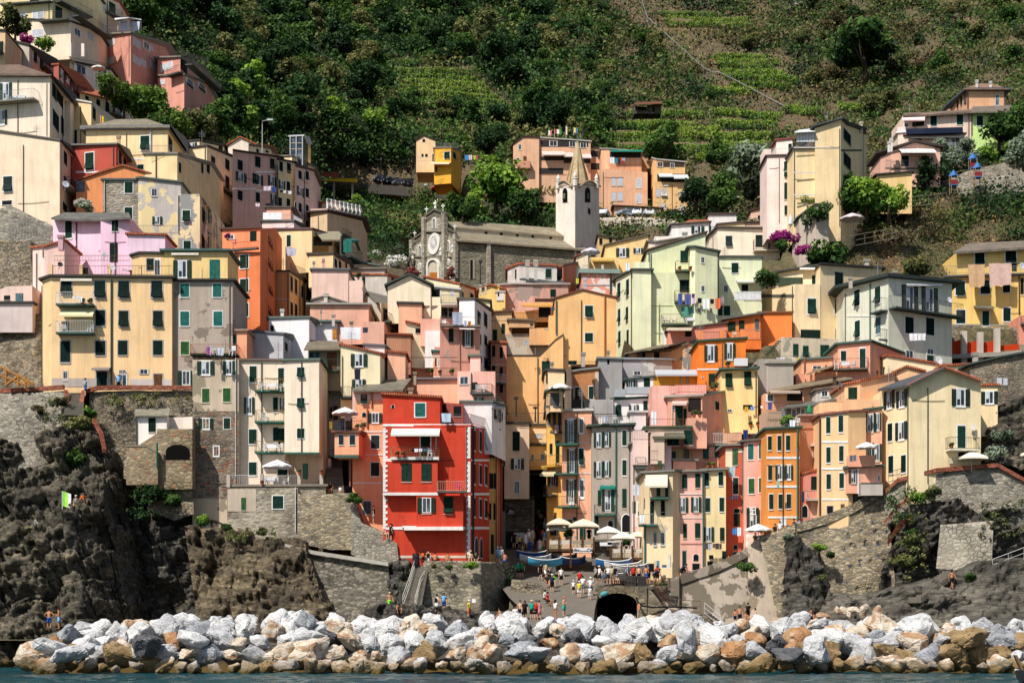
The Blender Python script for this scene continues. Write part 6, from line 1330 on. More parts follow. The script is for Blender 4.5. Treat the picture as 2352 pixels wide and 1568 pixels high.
sH(q_,[(2060,-60,540),(2140,-60,540),(2380,-60,520)],[(2060,30,540),(2140,55,538),(2250,60,530)],pL('8c8478','6d665c',.5),.4,2,1.2,lB='huge grey concrete wall high on the hillside',cA=N_)
sH(q_,[(1810,-60,560),(1900,-60,560)],[(1812,15,560),(1850,25,558)],pL('857d72','6d665c',.5),.4,2,1.2,lB='small visible corner of concrete wall at top edge',cA=N_)
# ================================================================ foliage
LF={
e_:leafmat('leaves_dark','0a160a','1a3316','375529'),j_:leafmat('leaves_green','10200d','29491d','53702e'),
u_:leafmat('leaves_olive','1c2414','46522c','7d7c48'),B1:leafmat('leaves_pine','10220c','3c5c1c','74903a'),
n0:leafmat('leaves_scrub','18180e','3c3a22','665a38'),a0:leafmat('leaves_lime','1c3410','4c7424','8aa83c'),
Y_:leafmat('leaves_grey','26301f','5a6850','8f9c84'),'dry':leafmat('dry_grass','6a5230','a88a54','d8bc84'),
K1:leafmat('bougainvillea','2a0c2a','8a1f6c','b8408c'),L0:leafmat('red_blossom','2a2014','6a3a34','a8605c'),
p_:leafmat('white_blossom','2c3c20','7a8a60','e8e4dc'),'vine':leafmat('vine_leaves','16300f','3f6a22','8aa03c')}
BARK=fl('4a3f34',.9)
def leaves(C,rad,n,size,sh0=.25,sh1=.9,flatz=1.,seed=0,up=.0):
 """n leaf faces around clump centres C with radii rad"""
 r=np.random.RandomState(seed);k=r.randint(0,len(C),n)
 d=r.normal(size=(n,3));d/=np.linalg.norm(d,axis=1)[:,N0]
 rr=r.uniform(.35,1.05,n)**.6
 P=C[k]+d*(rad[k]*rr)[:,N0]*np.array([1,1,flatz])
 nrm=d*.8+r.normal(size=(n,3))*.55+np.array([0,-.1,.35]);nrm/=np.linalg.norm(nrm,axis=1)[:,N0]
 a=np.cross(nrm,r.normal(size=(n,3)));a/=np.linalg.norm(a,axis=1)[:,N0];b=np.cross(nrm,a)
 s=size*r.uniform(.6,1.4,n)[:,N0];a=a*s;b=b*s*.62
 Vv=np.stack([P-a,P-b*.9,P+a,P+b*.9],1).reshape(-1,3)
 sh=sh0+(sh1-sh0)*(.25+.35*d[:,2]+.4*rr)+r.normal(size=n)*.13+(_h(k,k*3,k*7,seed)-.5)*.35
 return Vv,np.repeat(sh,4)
def lfm(nA,V_,S_,mat):
 n=len(V_)//4;return bgm(nA,V_,np.arange(n*4).reshape(n,4),mat,S_)
def crown_mesh(kD,seed,n=1500,size=.13):
 """crown inside about a unit ball centred at the origin"""
 r=np.random.RandomState(seed);m={A_:13,'tall':12,B1:16,k_:9}[kD]
 C=r.normal(size=(m,3));C/=np.linalg.norm(C,axis=1)[:,N0];C*=r.uniform(.25,.72,(m,1));rad=r.uniform(.26,.46,m)
 fz=1
 if kD=='tall':C*=[.55,.55,1.25];rad*=.8
 if kD==B1:C*=[1.05,1.05,.42];C[:,2]+=.15;fz=.55
 if kD==k_:C*=[1,1,.6];fz=.8
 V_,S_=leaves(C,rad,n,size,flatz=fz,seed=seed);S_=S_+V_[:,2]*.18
 return V_,S_
CR={}
def crown(kD,mat,var):
 k=(kD,mat,var)
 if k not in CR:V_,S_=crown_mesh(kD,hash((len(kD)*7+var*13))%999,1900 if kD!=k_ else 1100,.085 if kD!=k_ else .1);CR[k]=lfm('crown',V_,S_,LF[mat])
 return CR[k]
TRK={}
def tK(var):
 if var not in TRK:
  r=random.Random(var);mb=MB();top=Ve((r.uniform(-.1,.1),r.uniform(-.1,.1),.1))
  mb.tube([(0,0,-1.15),(r.uniform(-.05,.05),0,-.5),top],[.075,.055,.03],6)
  for i in range(5):
   a=r.uniform(0,6.28);h=r.uniform(-.55,0);l=r.uniform(.3,.6)
   mb.tube([(0,0,h),(math.cos(a)*l*.5,math.sin(a)*l*.5,h+.22),(math.cos(a)*l,math.sin(a)*l,h+.5)],[.03,.02,.008],4)
  TRK[var]=mb.mS('trunk',BARK,True)
 return TRK[var]
def tree(p,rad,kD,mat,nA,lB,cA,gP=N0,sz=1.0,var=N0):
 """p = where the stem meets the ground"""
 var=R.randrange(4)if var is N0 else var
 o=link(nA,N0);o.location=p;tag(o,lB,cA,gP)
 cz={A_:1.0,'tall':1.2,B1:.62,k_:.35}[kD]*rad
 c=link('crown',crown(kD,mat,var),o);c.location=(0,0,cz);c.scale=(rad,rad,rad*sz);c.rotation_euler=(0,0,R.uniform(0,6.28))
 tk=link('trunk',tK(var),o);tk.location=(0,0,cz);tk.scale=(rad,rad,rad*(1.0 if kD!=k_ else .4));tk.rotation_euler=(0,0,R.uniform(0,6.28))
 return o
VINES=[(1518,1648,38,44),(1530,1725,62,68),(1640,1764,138,143),(1650,1775,160,166),(1668,1812,186,192),(1625,1735,215,222),(1440,1615,272,274),(1405,1600,296,298),(1395,1770,322,325),(1640,1790,266,280),(1640,1780,296,300),(1660,1760,345,350),(1368,1420,152,156),
(915,1085,172,176),(925,1105,198,206),(920,1140,222,235),(940,1170,250,260),(1060,1190,276,284),(1020,1160,268,276),(880,960,150,158),(1180,1240,286,290),(1810,1830,194,196),(1800,1880,262,268),(1450,1520,300,306),(1930,1990,255,262),(1400,1600,338,342),(1420,1780,352,358),(1600,1780,372,378),(1500,1650,309,311),(1530,1720,52,56),(1650,1790,150,154),(1660,1800,174,180),(1680,1815,204,210),(930,1090,187,192),(925,1120,212,220),(930,1150,241,248)]
def in_vine(u,v,m=8):
 for a,b,c,d in VINES:
  if a-m<=u<=b+m and min(c,d)-10-m*.6<=v<=max(c,d)+m*.5:return True
 return False
def brown_zone(u,v):
 x=(u-1470)/330.;return 1 if abs(v-(15+(u-1470)*.72))<55 and 1400<u<1850 else 0
PLACES=[]
def region(u,v):
 if u<700:return('left woods','on the dense wooded slope above the left houses')
 if u<1150:return('middle woods','on the wooded slope above the parked cars')
 if u<1500:return('central slope','on the slope behind the bell tower')
 if u<1850:return('vine slope','between the vine terraces and the monorail')
 return('right slope','on the dry slope above the upper right houses')
RT=random.Random(11);cnt=0;tries=0;placed=[]
KN={e_:'dark green',j_:'mid green',u_:'olive green',n0:'brownish',a0:'bright green'}
while cnt<290 and tries<9000:
 tries+=1
 u=RT.uniform(300,1400)if RT.random()<.7 else RT.uniform(1300,2400);v=RT.uniform(-25,540)
 if u<480 and v>100:continue
 if u<740 and v>330 or u<900 and v>395:continue
 lim=300 if u<1180 else 330 if u<1340 else 385 if u<1620 else 440 if u<1760 else 260 if u<2000 else 290 if u<2060 else 235
 if 730<u<1300 and v>385:continue
 if u>=2060:lim=200 if u<2190 else 170
 if u>=740 and u<960 and v>395 and v<455:continue
 if v>lim and not(u<960 and v<400):continue
 if in_vine(u,v,10):continue
 if brown_zone(u,v)and RT.random()<.8:continue
 p=hit(u,v)
 if p is N0 or p.y<240:continue
 big=u<1280
 rad=RT.uniform(3.4,7.2)if big else RT.uniform(1.8,4.2)
 if any((p.x-q[0])**2+(p.y-q[1])**2<((.52 if big else .62)*(rad+q[2]))**2 for q in placed):continue
 placed.append((p.x,p.y,rad))
 if u<1000:mt=RT.choice([e_,j_,j_,e_,a0]if v>250 or u<500 else[e_,j_,e_,u_])
 elif u<1450:mt=RT.choice([j_,e_,u_,e_])
 elif u<1950:mt=RT.choice([u_,u_,n0,j_])
 else:mt=RT.choice([u_,j_,u_,j_,e_]if v<120 else[u_,n0,u_,j_])
 kd=A_ if rad>3.4 else RT.choice([A_,k_])
 rg=region(u,v);nm=f0 if kd==A_ else k_
 tree(p-Ve((0,0,.3)),rad,kd,mt,nm,'%s %s %s'%(KN[mt],nm,rg[1]),nm,'%s %ss of the %s'%(KN[mt],nm,rg[0]),sz=RT.uniform(.8,1.15))
 cnt+=1
def ugr(nA,n,test,mats,size,seed,lB,hgt=.5,per=5):
 r=np.random.RandomState(seed);pts=[]
 for _ in range(n*4):
  q=test(r)
  if q is N0:continue
  p=hit(*q)
  if p is not N0:pts.append(tuple(p)+(p.y,))
  if len(pts)>=n:break
 if not pts:return
 P=np.array(pts);C=P[:,:3]+r.normal(size=(len(P),3))*.3;sc_=np.clip(P[:,3]/330,.45,1.7)
 C[:,2]+=hgt*.4*sc_
 for i,(mt,frac)in en(mats):
  sel=fbm(C/11.,3,seed+5);lo,hi=frac;m=(sel>=lo)&(sel<hi)
  if m.sum()<5:continue
  Cm,sm=C[m],sc_[m];k=np.repeat(np.arange(len(Cm)),per)
  rr=r.normal(size=(len(k),3))*np.array([1,1,.7])*hgt;Pp=Cm[k]+rr*sm[k][:,N0]
  nr=r.normal(size=(len(k),3))+np.array([0,-.4,.8]);nr/=np.linalg.norm(nr,axis=1)[:,N0]
  a=np.cross(nr,r.normal(size=(len(k),3)));a/=np.linalg.norm(a,axis=1)[:,N0];b=np.cross(nr,a);s=(size*r.uniform(.5,1.4,len(k))*sm[k])[:,N0]
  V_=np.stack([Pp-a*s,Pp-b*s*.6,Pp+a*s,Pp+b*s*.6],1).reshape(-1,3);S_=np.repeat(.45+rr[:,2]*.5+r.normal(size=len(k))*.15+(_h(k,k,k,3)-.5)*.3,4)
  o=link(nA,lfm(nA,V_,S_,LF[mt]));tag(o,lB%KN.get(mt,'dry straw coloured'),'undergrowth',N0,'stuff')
KN['dry']='dry straw coloured'
def t_hill(r):
 u=r.uniform(250,2600);v=r.uniform(-30,560)
 if u<480 and v>330:return N0
 if in_vine(u,v,0)or(725<u<1300 and 380<v<485):return N0
 if brown_zone(u,v)and r.rand()<.75:return N0
 if u>1300 and fbm(np.array([[u/60.,v/26.,0.]]),3,17)[0]>.62:return N0
 return u,v
def t_left(r):
 q=t_hill(r);return q if q and q[0]<1350+r.normal()*60 else N0
def t_right(r):
 q=t_hill(r);return q if q and q[0]>1250+r.normal()*60 else N0
ugr('scrub',17000,t_left,[(e_,(0,.47)),(j_,(.47,.62)),(u_,(.62,1))],.42,3,'%s scrub and creepers covering the left hillside',1.5,10)
ugr('scrub',25000,t_right,[(e_,(0,.42)),(j_,(.42,.52)),(u_,(.52,.62)),(n0,(.62,1))],.36,4,'%s scrub covering the right hillside',1.1,8)
def t_dry(r):
 u=r.uniform(1280,2380);v=r.uniform(0,480)
 return(u,v)if brown_zone(u,v)or(r.rand()<.35 and fbm(np.array([[u/60.,v/26.,0.]]),3,17)[0]>.55)else N0
ugr('dry_grass',4200,t_dry,[('dry',(0,.5)),(n0,(.5,1))],.2,5,'%s grass on the dry terraces',.35,5)
def t_gard(r):
 u=r.uniform(1840,2700);v=r.uniform(440,650)
 return(u,v)
ugr('garden_scrub',6500,t_gard,[(j_,(0,.5)),(u_,(.5,.58)),('dry',(.58,.66)),(n0,(.66,1))],.2,8,'%s scrub on the garden slope at right',.4,7)
def t_rock(r):
 u=r.uniform(730,1000);v=r.uniform(440,600);return(u,v)
ugr('bank_scrub',3500,t_rock,[(j_,(0,.45)),(n0,(.45,.55)),(e_,(.55,1))],.26,9,'%s creepers on the bank left of the church',.6,7)
for u,v,Y,rad,kd,mt,nm,lb in[
(1985,175,400,12.5,B1,j_,'umbrella_pine','broad umbrella pine standing alone on the right slope'),
(345,300,222,4.4,A_,B1,j1,'big yellow green pine in front of the pink stepped block'),
(245,228,216,2.3,A_,B1,j1,'small bright pine just right of the dark red house'),
(285,265,219,2.7,A_,B1,j1,'rounded pine between the red house and the big pine'),
(405,335,224,3.6,A_,B1,j1,'pine below the lowest balconies of the pink stepped block'),
(455,350,230,4.0,A_,u_,j1,'dull green pine at the right foot of the pink block'),
(372,318,219,2.4,A_,j_,f0,'dark leafy tree beside the bare grey shrub'),
(497,330,244,4.6,A_,j_,f0,'leafy tree right of the pine group by the pink block'),
(100,108,226,2.0,k_,a0,'lemon_tree','small lemon tree over the dark pergola at upper left'),
(35,92,226,3.0,A_,u_,f0,'dull green tree beside the bougainvillea at the left edge'),
(62,98,225,1.6,k_,K1,k1,'magenta bougainvillea at the left edge among balconies'),
(1142,505,300,8.0,A_,a0,f0,'large bright green tree in front of the car park road'),
(1092,510,296,3.8,A_,a0,f0,'bright tree left of the large bright green tree'),
(1210,512,296,4.5,A_,j_,f0,'tree with ragged crown just left of the bell tower'),
(1062,520,262,3.6,A_,j_,f0,'tree behind the church front statue'),
(820,492,300,2.6,A_,a0,f0,'young bright tree under the road viaduct at left'),
(862,520,298,2.6,k_,a0,k_,'wide fern like bush on the bank below parked cars'),
(905,535,294,3.0,k_,j_,k_,'spreading green bush on the bank left of the church'),
(945,505,300,2.4,A_,u_,f0,'thin olive toned tree on the bank below the cars'),
(790,510,292,2.6,k_,j_,k_,'bush hanging over the beige house pergola'),
(856,600,246,2.0,k_,p_,Z0,'white flowering oleander by the low yellow house'),
(945,630,239,1.7,k_,L0,Z0,'pink flowering oleander left of the church door'),
(1036,640,238,1.1,A_,L0,'small_tree','small red crowned tree right of the church door'),
(905,612,243,2.6,k_,p_,Z0,'pale oleander hedge between path lamp and church'),
(196,478,176,1.5,k_,p_,Z0,'white oleander in front of the orange house'),
(1235,455,322,4.5,k_,u_,k_,'hanging garden bush under the salmon block'),
(1128,365,335,5,A_,e_,f0,'dark tree right of the bright yellow house'),
(1525,392,318,6.0,A_,j_,f0,'dark green tree right of the salmon blocks'),
(1655,495,240,4.0,A_,j_,f0,'round green tree below the olive by the lane lamp'),
(1600,480,290,4.0,A_,e_,f0,'dark tree at right end of the ochre apartment block'),
(1740,470,250,6.5,A_,Y_,F1,'silvery grey tree left of the pale pink tall house'),
(1700,440,300,3.5,A_,j_,f0,'tree on the stony terrace behind the lane'),
(1990,500,205,3.6,A_,a0,a2,'bright citrus tree in front of low yellow house'),
(2040,508,205,3.4,A_,a0,a2,'round citrus tree beside the garden steps'),
(1945,498,206,3.4,A_,j_,a2,'dark green citrus tree above the garden parasol'),
(1878,505,199,2.6,k_,j_,'ivy_bush','ivy bush climbing the grey rendered shed'),
(1862,470,205,1.6,k_,a0,k_,'bright bush behind the grey shed roof'),
(1800,560,196,2.2,k_,K1,k1,'deep magenta bougainvillea above the white terrace'),
(1842,580,195,1.4,k_,K1,k1,'small magenta bougainvillea beside the grey shed'),
(1795,570,193,1.5,k_,j_,'yucca_plant','spiky yucca in front of the magenta bougainvillea'),
(1900,605,199,4.0,k_,j_,k_,'large feathery green bush above the pale yellow block'),
(2130,460,226,3.8,A_,e_,f0,'dark scraggly tree left of the playground'),
(2295,345,240,4.0,A_,j_,f0,'leafy tree in front of the lime green house'),
(2345,330,238,4.0,A_,j_,f0,'big leafy tree at the right edge over lime house'),
(2330,350,232,2.6,k_,a0,k_,'yellow green clipped bush at the right edge'),
(2265,360,232,2.4,k_,a0,k_,'bright bush right of the pink house balcony'),
(2160,405,232,3.4,A_,Y_,F1,'silver olive tree in front of the pink gable house'),
(2225,395,230,3.0,A_,Y_,F1,'silver olive tree left of the blue playground roofs'),
(2352,388,228,3.2,A_,Y_,F1,'silver olive tree at the right edge'),
(1765,650,184,2.0,k_,j_,k_,'creeper hanging left of the ivy screened terrace'),
(2110,630,194,3.0,k_,u_,k_,'scrub bush behind the sage green house roof'),
(170,1060,149,1.7,k_,j_,'pittosporum_bush','dark rounded bush beside the cliff stairs'),
(178,985,150.5,1.9,k_,u_,J_,'dry grey shrub above the rounded dark bush'),
(205,960,152,1.3,k_,a0,J_,'bright shrub by the brick edged stair wall'),
(140,930,151,1.1,k_,n0,J_,'brown heather shrub at the end of the brick wall'),
(90,945,151.5,.9,k_,n0,J_,'brown shrub on the tall grey retaining wall'),
(290,975,155,1.0,k_,u_,'agave_plant','striped agave by the small white house'),
(355,1150,150.5,2.0,k_,e_,J_,'dark creeper below the stone arch terrace'),
(470,1205,148.5,1.3,k_,a0,J_,'bright green creeper at the foot of the tall tan house'),
(395,1160,149.5,1.4,k_,j_,J_,'green creeper between dark cliff and warm wall'),
(522,1215,148.6,.8,k_,j_,J_,'green tuft at the corner of the terrace wall'),
(600,1225,148.3,.9,k_,u_,J_,'trailing tuft on top of the brown rock'),
(812,1150,148.6,1.2,k_,j_,J_,'broad leafed shrub on the wall by the orange house'),
(1083,1305,145.8,.9,k_,a0,J_,'bright shrub growing from the square quay wall'),
(998,1302,146,.5,k_,u_,J_,'small shrub in quay wall below the steps top'),
(1030,1305,146,.5,k_,j_,J_,'small shrub in quay wall middle'),
(2110,1150,146,1.2,k_,a0,J_,'bright shrub hanging over the brick edged arch'),
(2140,1140,145.8,1.3,k_,u_,J_,'grey green shrub under the cafe terrace'),
(1715,1310,149.5,1.2,k_,j_,J_,'green shrub hanging on the concrete corner'),
(1882,1262,147,.9,k_,a0,J_,'round bright shrub on the right rubble wall'),
(1905,1280,147,.8,k_,j_,J_,'low green shrub on the right rubble wall'),
(1886,1330,146,.7,k_,u_,J_,'dry green tussock on the dark rock'),
(2090,1250,144.5,1.3,k_,u_,J_,'tall loose shrub left of the pale masonry patch'),
(2075,1300,143.5,1.5,k_,u_,J_,'wide scrub below the pale masonry patch'),
(2098,1230,144.6,.9,k_,j_,J_,'dense shrub beside the pale masonry patch'),
(2280,1050,148,1.6,k_,Y_,J_,'grey green creeper left of the right edge rock'),
(2300,1010,150,1.4,k_,Y_,J_,'upper grey green creeper near the stone house'),
(2230,1330,140.5,.8,k_,j_,J_,'shrub beside the woman on the rock stairs'),
(1815,1240,148.4,.9,k_,Y_,J_,'grey shrub at the bend of the coast path')]:
 p=wp(u,v,Y);rad2=rad*.92
 tree(p,rad2,kd,mt,nm,lb,nm.replace('_',' ')if nm not in('small_tree','yucca_plant')else nm.replace('_',' '),sz=1.0)
def ivy(u0,u1,v0,v1,Y0,Y1,n,mt,lB,size=.13,nm='creeper'):
 r=np.random.RandomState(int(u0+v0));k=r.rand(n);u=u0+(u1-u0)*k+r.normal(size=n)*4;v=v0+(v1-v0)*r.rand(n);Y=Y0+(Y1-Y0)*(v1-v)/(v1-v0+1e-3)-.35
 keep=vnoise(np.stack([u/14,v/14,u*0],-1),5)>.42;u,v,Y=u[keep],v[keep],Y[keep]
 C=np.stack([(u-CU)/F*Y,Y,CAMZ+(HOR-v)/F*Y],-1);org=C.mean(0);V_,S_=leaves(C-org,np.full(len(C),.3),len(C)*9,size,seed=int(u0))
 o=link(nm,lfm(nm,V_,S_,LF[mt]));o.location=org;tag(o,lB,nm)
for a in[(235,440,905,925,152.6,153,110,u_,'grey green creepers trailing below the brick coping'),(100,150,915,1060,149.5,151.5,120,u_,'scrub running down the left retaining wall edge'),
(2035,2110,1120,1190,146.3,147,90,j_,'ivy over the brick arch edge at right'),(520,640,1216,1240,147.5,148.5,110,u_,'trailing plants along the top of the brown rock'),(300,360,1100,1190,149,150.5,110,e_,'dark ivy filling the shaded cleft'),
(1500,1530,1328,1342,150.6,151.2,40,u_,'tuft over the gate on the concrete wall'),(2050,2130,1180,1360,142.5,145.5,90,u_,'scrubby plants running down the right cliff'),(2255,2352,1150,1230,144.5,145.5,120,u_,'scrub on the cliff at the right edge'),
(1150,1180,1300,1370,152.3,153.3,60,e_,'dark ivy on the shaded quay side'),(60,120,1170,1260,141,144,40,u_,'sparse tufts on the left cliff ledge'),(2060,2110,775,830,188,189,30,j_,'weeds by the concrete frame')]:ivy(*a)
def vine_row(u0,u1,v0,v1,i):
 P0,P1=hit(u0,v0),hit(u1,v1)
 if P0 is N0 or P1 is N0:return
 n=int(max(12,(u1-u0)/3));r=np.random.RandomState(i);C=[];S=[]
 for k in range(n):
  f=k/(n-1);p=hit(u0+(u1-u0)*f,v0+(v1-v0)*f+math.sin(f*7+i)*1.5)
  if p is N0:p=P0.lerp(P1,f)
  C+=[tuple(p+Ve((r.normal()*.3,r.normal()*.4,.9))),tuple(p+Ve((r.normal()*.3,r.normal()*.4,1.6)))]
 C=np.array(C);org=C.mean(0);V_,S_=leaves(C-org,np.full(len(C),.85),len(C)*44,.26,seed=i,sh0=.3,sh1=.95)
 o=link('vine_row',N0);o.location=org;tag(o,N0,'vine row','vine rows on the terraces')
 o['label']='row of green vines on stakes on the %s terraces'%('left hand vineyard' if u0<1250 else j2 if v0<240 else l2)
 o['group']='vine rows of the %s'%('left hand vineyard' if u0<1250 else j2 if v0<240 else l2)
 link('foliage',lfm('foliage',V_,S_,LF['vine']),o)
 mb=MB(org)
 for k in range(0,len(C),5):q=C[k];mb.box((q[0]-.04,q[1]-1.0,q[2]-1.6),(q[0]+.04,q[1]-.92,q[2]+r.uniform(.5,1.1)))
 st=mb.bD('stakes',fl('8f8674',.9),o)
for i,(a,b,c,d)in en(VINES):vine_row(a,b,c,d,i)
for i,(a,b,c,d)in en(VINES[:18]):
 p0,p1=hit(a,c+7),hit(b,d+7)
 if p0 is N0 or p1 is N0:continue
 sH(a1,[(a-6,c+3,p0.y-.2),((a+b)/2,(c+d)/2+3,(p0.y+p1.y)/2-.2),(b+6,d+3,p1.y-.2)],[(a-6,c+9,p0.y-.8),((a+b)/2,(c+d)/2+9,(p0.y+p1.y)/2-.8),(b+6,d+9,p1.y-.8)],sO('terrace_stone',('5f5140','75644c','8a7658','4a4032'),'4a4032',2.4),.3,1.2,.8,cap=1,lB='low brown terrace wall below a vine row',cA='terrace wall',gP='terrace walls below the vine rows')
def rail(pts,nA,lB,cA,rad,col,legs):
 P=[]
 for(u,v)in pts:
  p=hit(u,v+3)or wp(u,v,480);P.append(p+Ve((0,-1,2.0)))
 o=link(nA,N0);o.location=P[0];tag(o,lB,cA)
 MB(P[0]).tube(P,rad,5).bD('rail',fl(col,.5),o)
 if legs:
  for a,b in zip(P,P[1:]):
   for f in(.25,.75):
    q=a.lerp(b,f);MB(P[0]).tube([q+Ve((-.5,0,-2.8)),q,q+Ve((.5,0,-2.8))],.07,4).bD('support',fl('8f8c88',.6),o)
rail([(1470,-8),(1476,18),(1482,38),(1487,52),(1496,60),(1520,82),(1545,105),(1562,120),(1595,152),(1618,172),(1634,180),(1652,182),(1680,196),(1705,210),(1722,219),(1745,232),(1775,249),(1800,262)],'monorail','thin grey monorail track climbing the dry slope on stilts','monorail',.13,'8f8d8a',True)
# ================================================================ breakwater
def boulder(seed,jag=.18,n=22):
 """convex faceted rock about 1 m across its half width"""
 import bmesh
 r=np.random.RandomState(seed);d=r.normal(size=(n,3));d/=np.linalg.norm(d,axis=1)[:,N0]
 P=d*np.array([1.0,.8,.74])*r.uniform(.8,1.12,(n,1))
 bm=bmesh.new();vs=[bm.verts.new(tuple(p))for p in P];bmesh.ops.convex_hull(bm,input=vs)
 for v in[v for v in bm.verts if not v.link_faces]:bm.verts.remove(v)
 bmesh.ops.dissolve_limit(bm,angle_limit=math.radians(16),verts=bm.verts,edges=bm.edges)
 bmesh.ops.bevel(bm,geom=list(bm.edges),offset=.05,segments=2,affect='EDGES',clamp_overlap=True)
 bmesh.ops.triangulate(bm,faces=bm.faces)
 for k in range(3):bmesh.ops.subdivide_edges(bm,edges=[e for e in bm.edges if e.calc_length()>.2],cuts=1)
 co=np.array([v.co[:]for v in bm.verts]);nn=(fbm(co*2.2+seed,4,seed,.6)-.5)*jag+(blocks(co*1.6+seed,seed)-.5)*jag*.45
 for v,k in zip(bm.verts,nn):v.co+=v.co.normalized()*k
 bmesh.ops.triangulate(bm,faces=bm.faces)
 me=bpy.data.meshes.new(t1);bm.to_mesh(me);bm.free();return me
BS=[boulder(s,.16+.05*(s%3),14+s%5*4)for s in range(1,15)]
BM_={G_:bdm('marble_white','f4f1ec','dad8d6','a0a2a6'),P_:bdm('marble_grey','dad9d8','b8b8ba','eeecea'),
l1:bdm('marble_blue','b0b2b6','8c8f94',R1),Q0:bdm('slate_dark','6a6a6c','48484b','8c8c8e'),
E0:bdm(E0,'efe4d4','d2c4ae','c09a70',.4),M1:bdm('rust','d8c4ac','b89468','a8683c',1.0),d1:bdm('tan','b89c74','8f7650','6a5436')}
MESHV={}
def bmesh_for(i,c):
 if(i,c)not in MESHV:m=BS[i].copy();m.materials.append(BM_[c]);MESHV[(i,c)]=m
 return MESHV[(i,c)]
rb=random.Random(5)
rows=[
(1531,116.6,42,66,[d1,E0,E0,P_],'at the waterline'),
(1506,118.4,62,44,[E0,d1,P_,E0,M1,l1,E0,P_],'in the second course'),
(1477,120.6,64,46,[P_,G_,l1,E0,G_,P_,G_,Q0,E0,M1],'in the middle course'),
(1455,123.4,66,42,[G_,P_,G_,l1,G_,E0],'in the upper course'),
(1438,126.0,58,48,[G_,P_,G_,G_,P_,E0],'on the crest')]
SECT=[(300,'left end under the dark cliff'),(620,'below the brown layered rock'),(880,'below the curving sea wall'),(1180,'in front of the square quay wall'),(1370,'in front of the boat slip'),(1500,'in front of the tunnel arch'),(1800,'before the concrete quay wall'),(2060,'below the rubble wall with anchors'),(3000,'near the right end')]
ORD=['first','second','third','fourth','fifth','sixth','seventh','eighth','ninth','tenth','eleventh','twelfth']
bl=[]
for ri,(vc,Yc,sz,n,cols,words)in en(rows):
 x0=70 if ri<2 else 110+28*(ri-2);x1=2490
 for i in range(n):
  u=x0+(x1-x0)*(i+rb.uniform(.2,.8))/n;s=sz*rb.choice([.62,.85,1.0,1.15,1.4,1.05]);v=vc+rb.uniform(-6,6)-(3 if ri else 0)
  if u>1900 and ri>=3:v+=8
  if u<300 and ri>1:v+=10
  Y=Yc+rb.uniform(-.7,.7);c=rb.choice(cols)
  if ri in(1,2)and u>1850 and rb.random()<.35:c=d1
  o=link(t1,bmesh_for(rb.randrange(14),c));p=wp(u,v,Y);r_=s/2/F*Y*1.2
  o.location=p;o.scale=(r_*rb.uniform(.95,1.25),r_*rb.uniform(.9,1.1),r_*rb.uniform(.85,1.1));o.rotation_euler=(rb.uniform(-.5,.5),rb.uniform(-.6,.6),rb.uniform(0,6.28))
  size='large' if s>sz*1.05 else 'small' if s<sz*.8 else 'medium'
  bl.append((o,size,c,words,next(w for lim,w in SECT if u<lim),u))
from collections import defaultdict
dd=defaultdict(list)
for q in bl:dd[q[1:5]].append(q)
for k,lst in dd.items():
 lst.sort(key=lambda q:q[5])
 for j,q in en(lst):
  size,c,words,sec=k;pre='' if len(lst)==1 else(ORD[min(j,11)]+' from left, ')
  w='%s%s %s boulder %s, %s'%(pre,size,c,words,sec);w=w.replace(' left end under',' left end, under')
  w=' '.join(w.split()[:16]);tag(q[0],w,t1,'breakwater boulders')
for u,v,Y,s,c,i,sx,sz_,lb in[(335,1480,117.4,96,Q0,3,1,.9,'huge black boulder left of centre of the whole breakwater left part'),(2228,1462,118.6,104,d1,7,1.1,.62,'big smooth rounded grey brown boulder near the right end'),(1808,1500,116.9,104,Q0,5,1.3,.6,'long dark wedge boulder lying towards the water on the right'),
(120,1482,117.2,90,G_,2,1.3,.7,'big flat white block at the far left end'),(155,1502,116.2,88,P_,6,1.3,.6,'long pale grey slab in front of the left end block'),(440,1470,118,82,G_,9,1.2,.8,'bright white wedge boulder right of the huge black one'),(700,1428,123.5,62,l1,4,.9,1.2,'pointed grey boulder standing highest left of centre'),(1535,1432,123.5,60,P_,8,.8,1.5,'upright pale spike boulder in front of the tunnel wall'),(1575,1468,118.6,92,P_,10,1,1.1,'very large striped grey boulder right of the tunnel'),(1875,1490,116.8,96,P_,12,.9,1.1,'tall leaning pale boulder right of the dark wedge')]:
 o=link(t1,bmesh_for(i,c));o.location=wp(u,v,Y-.6);r_=s/2/F*Y;o.scale=(r_*sx,r_,r_*sz_);o.rotation_euler=(.1,.2,u);tag(o,lb,t1,'breakwater boulders')
sH('breakwater_core',[(60,1500,124),(200,1462,126),(400,1450,127),(2500,1450,127)],[(80,1560,119.5),(200,1560,119.2),(400,1560,119.2),(2500,1560,119.2)],RK2,.5,1.2,.5,seed=31,kD=E_,cap=6)  # dark mound behind the boulders, its colour supplies the shade in their gaps
for i,(u,v,s)in en([(1890,1412,28),(1925,1402,24),(1940,1400,22),(1962,1398,24),(1985,1400,30),(1880,1425,26),(1868,1428,24),(2015,1404,28),(1842,1420,30),(1860,1440,34),(1950,1408,20)]):
 o=link(t1,bmesh_for(i%14,E0));p=wp(u,v+2,137+i%3);o.location=p;r_=s/2/F*137*1.1;o.scale=(r_*1.2,r_,r_*.8);o.rotation_euler=(i,i*2,i*3);tag(o,ORD[i]+' of the small cream rocks piled at the foot of the right cliff','rock','cream rocks at the cliff foot')
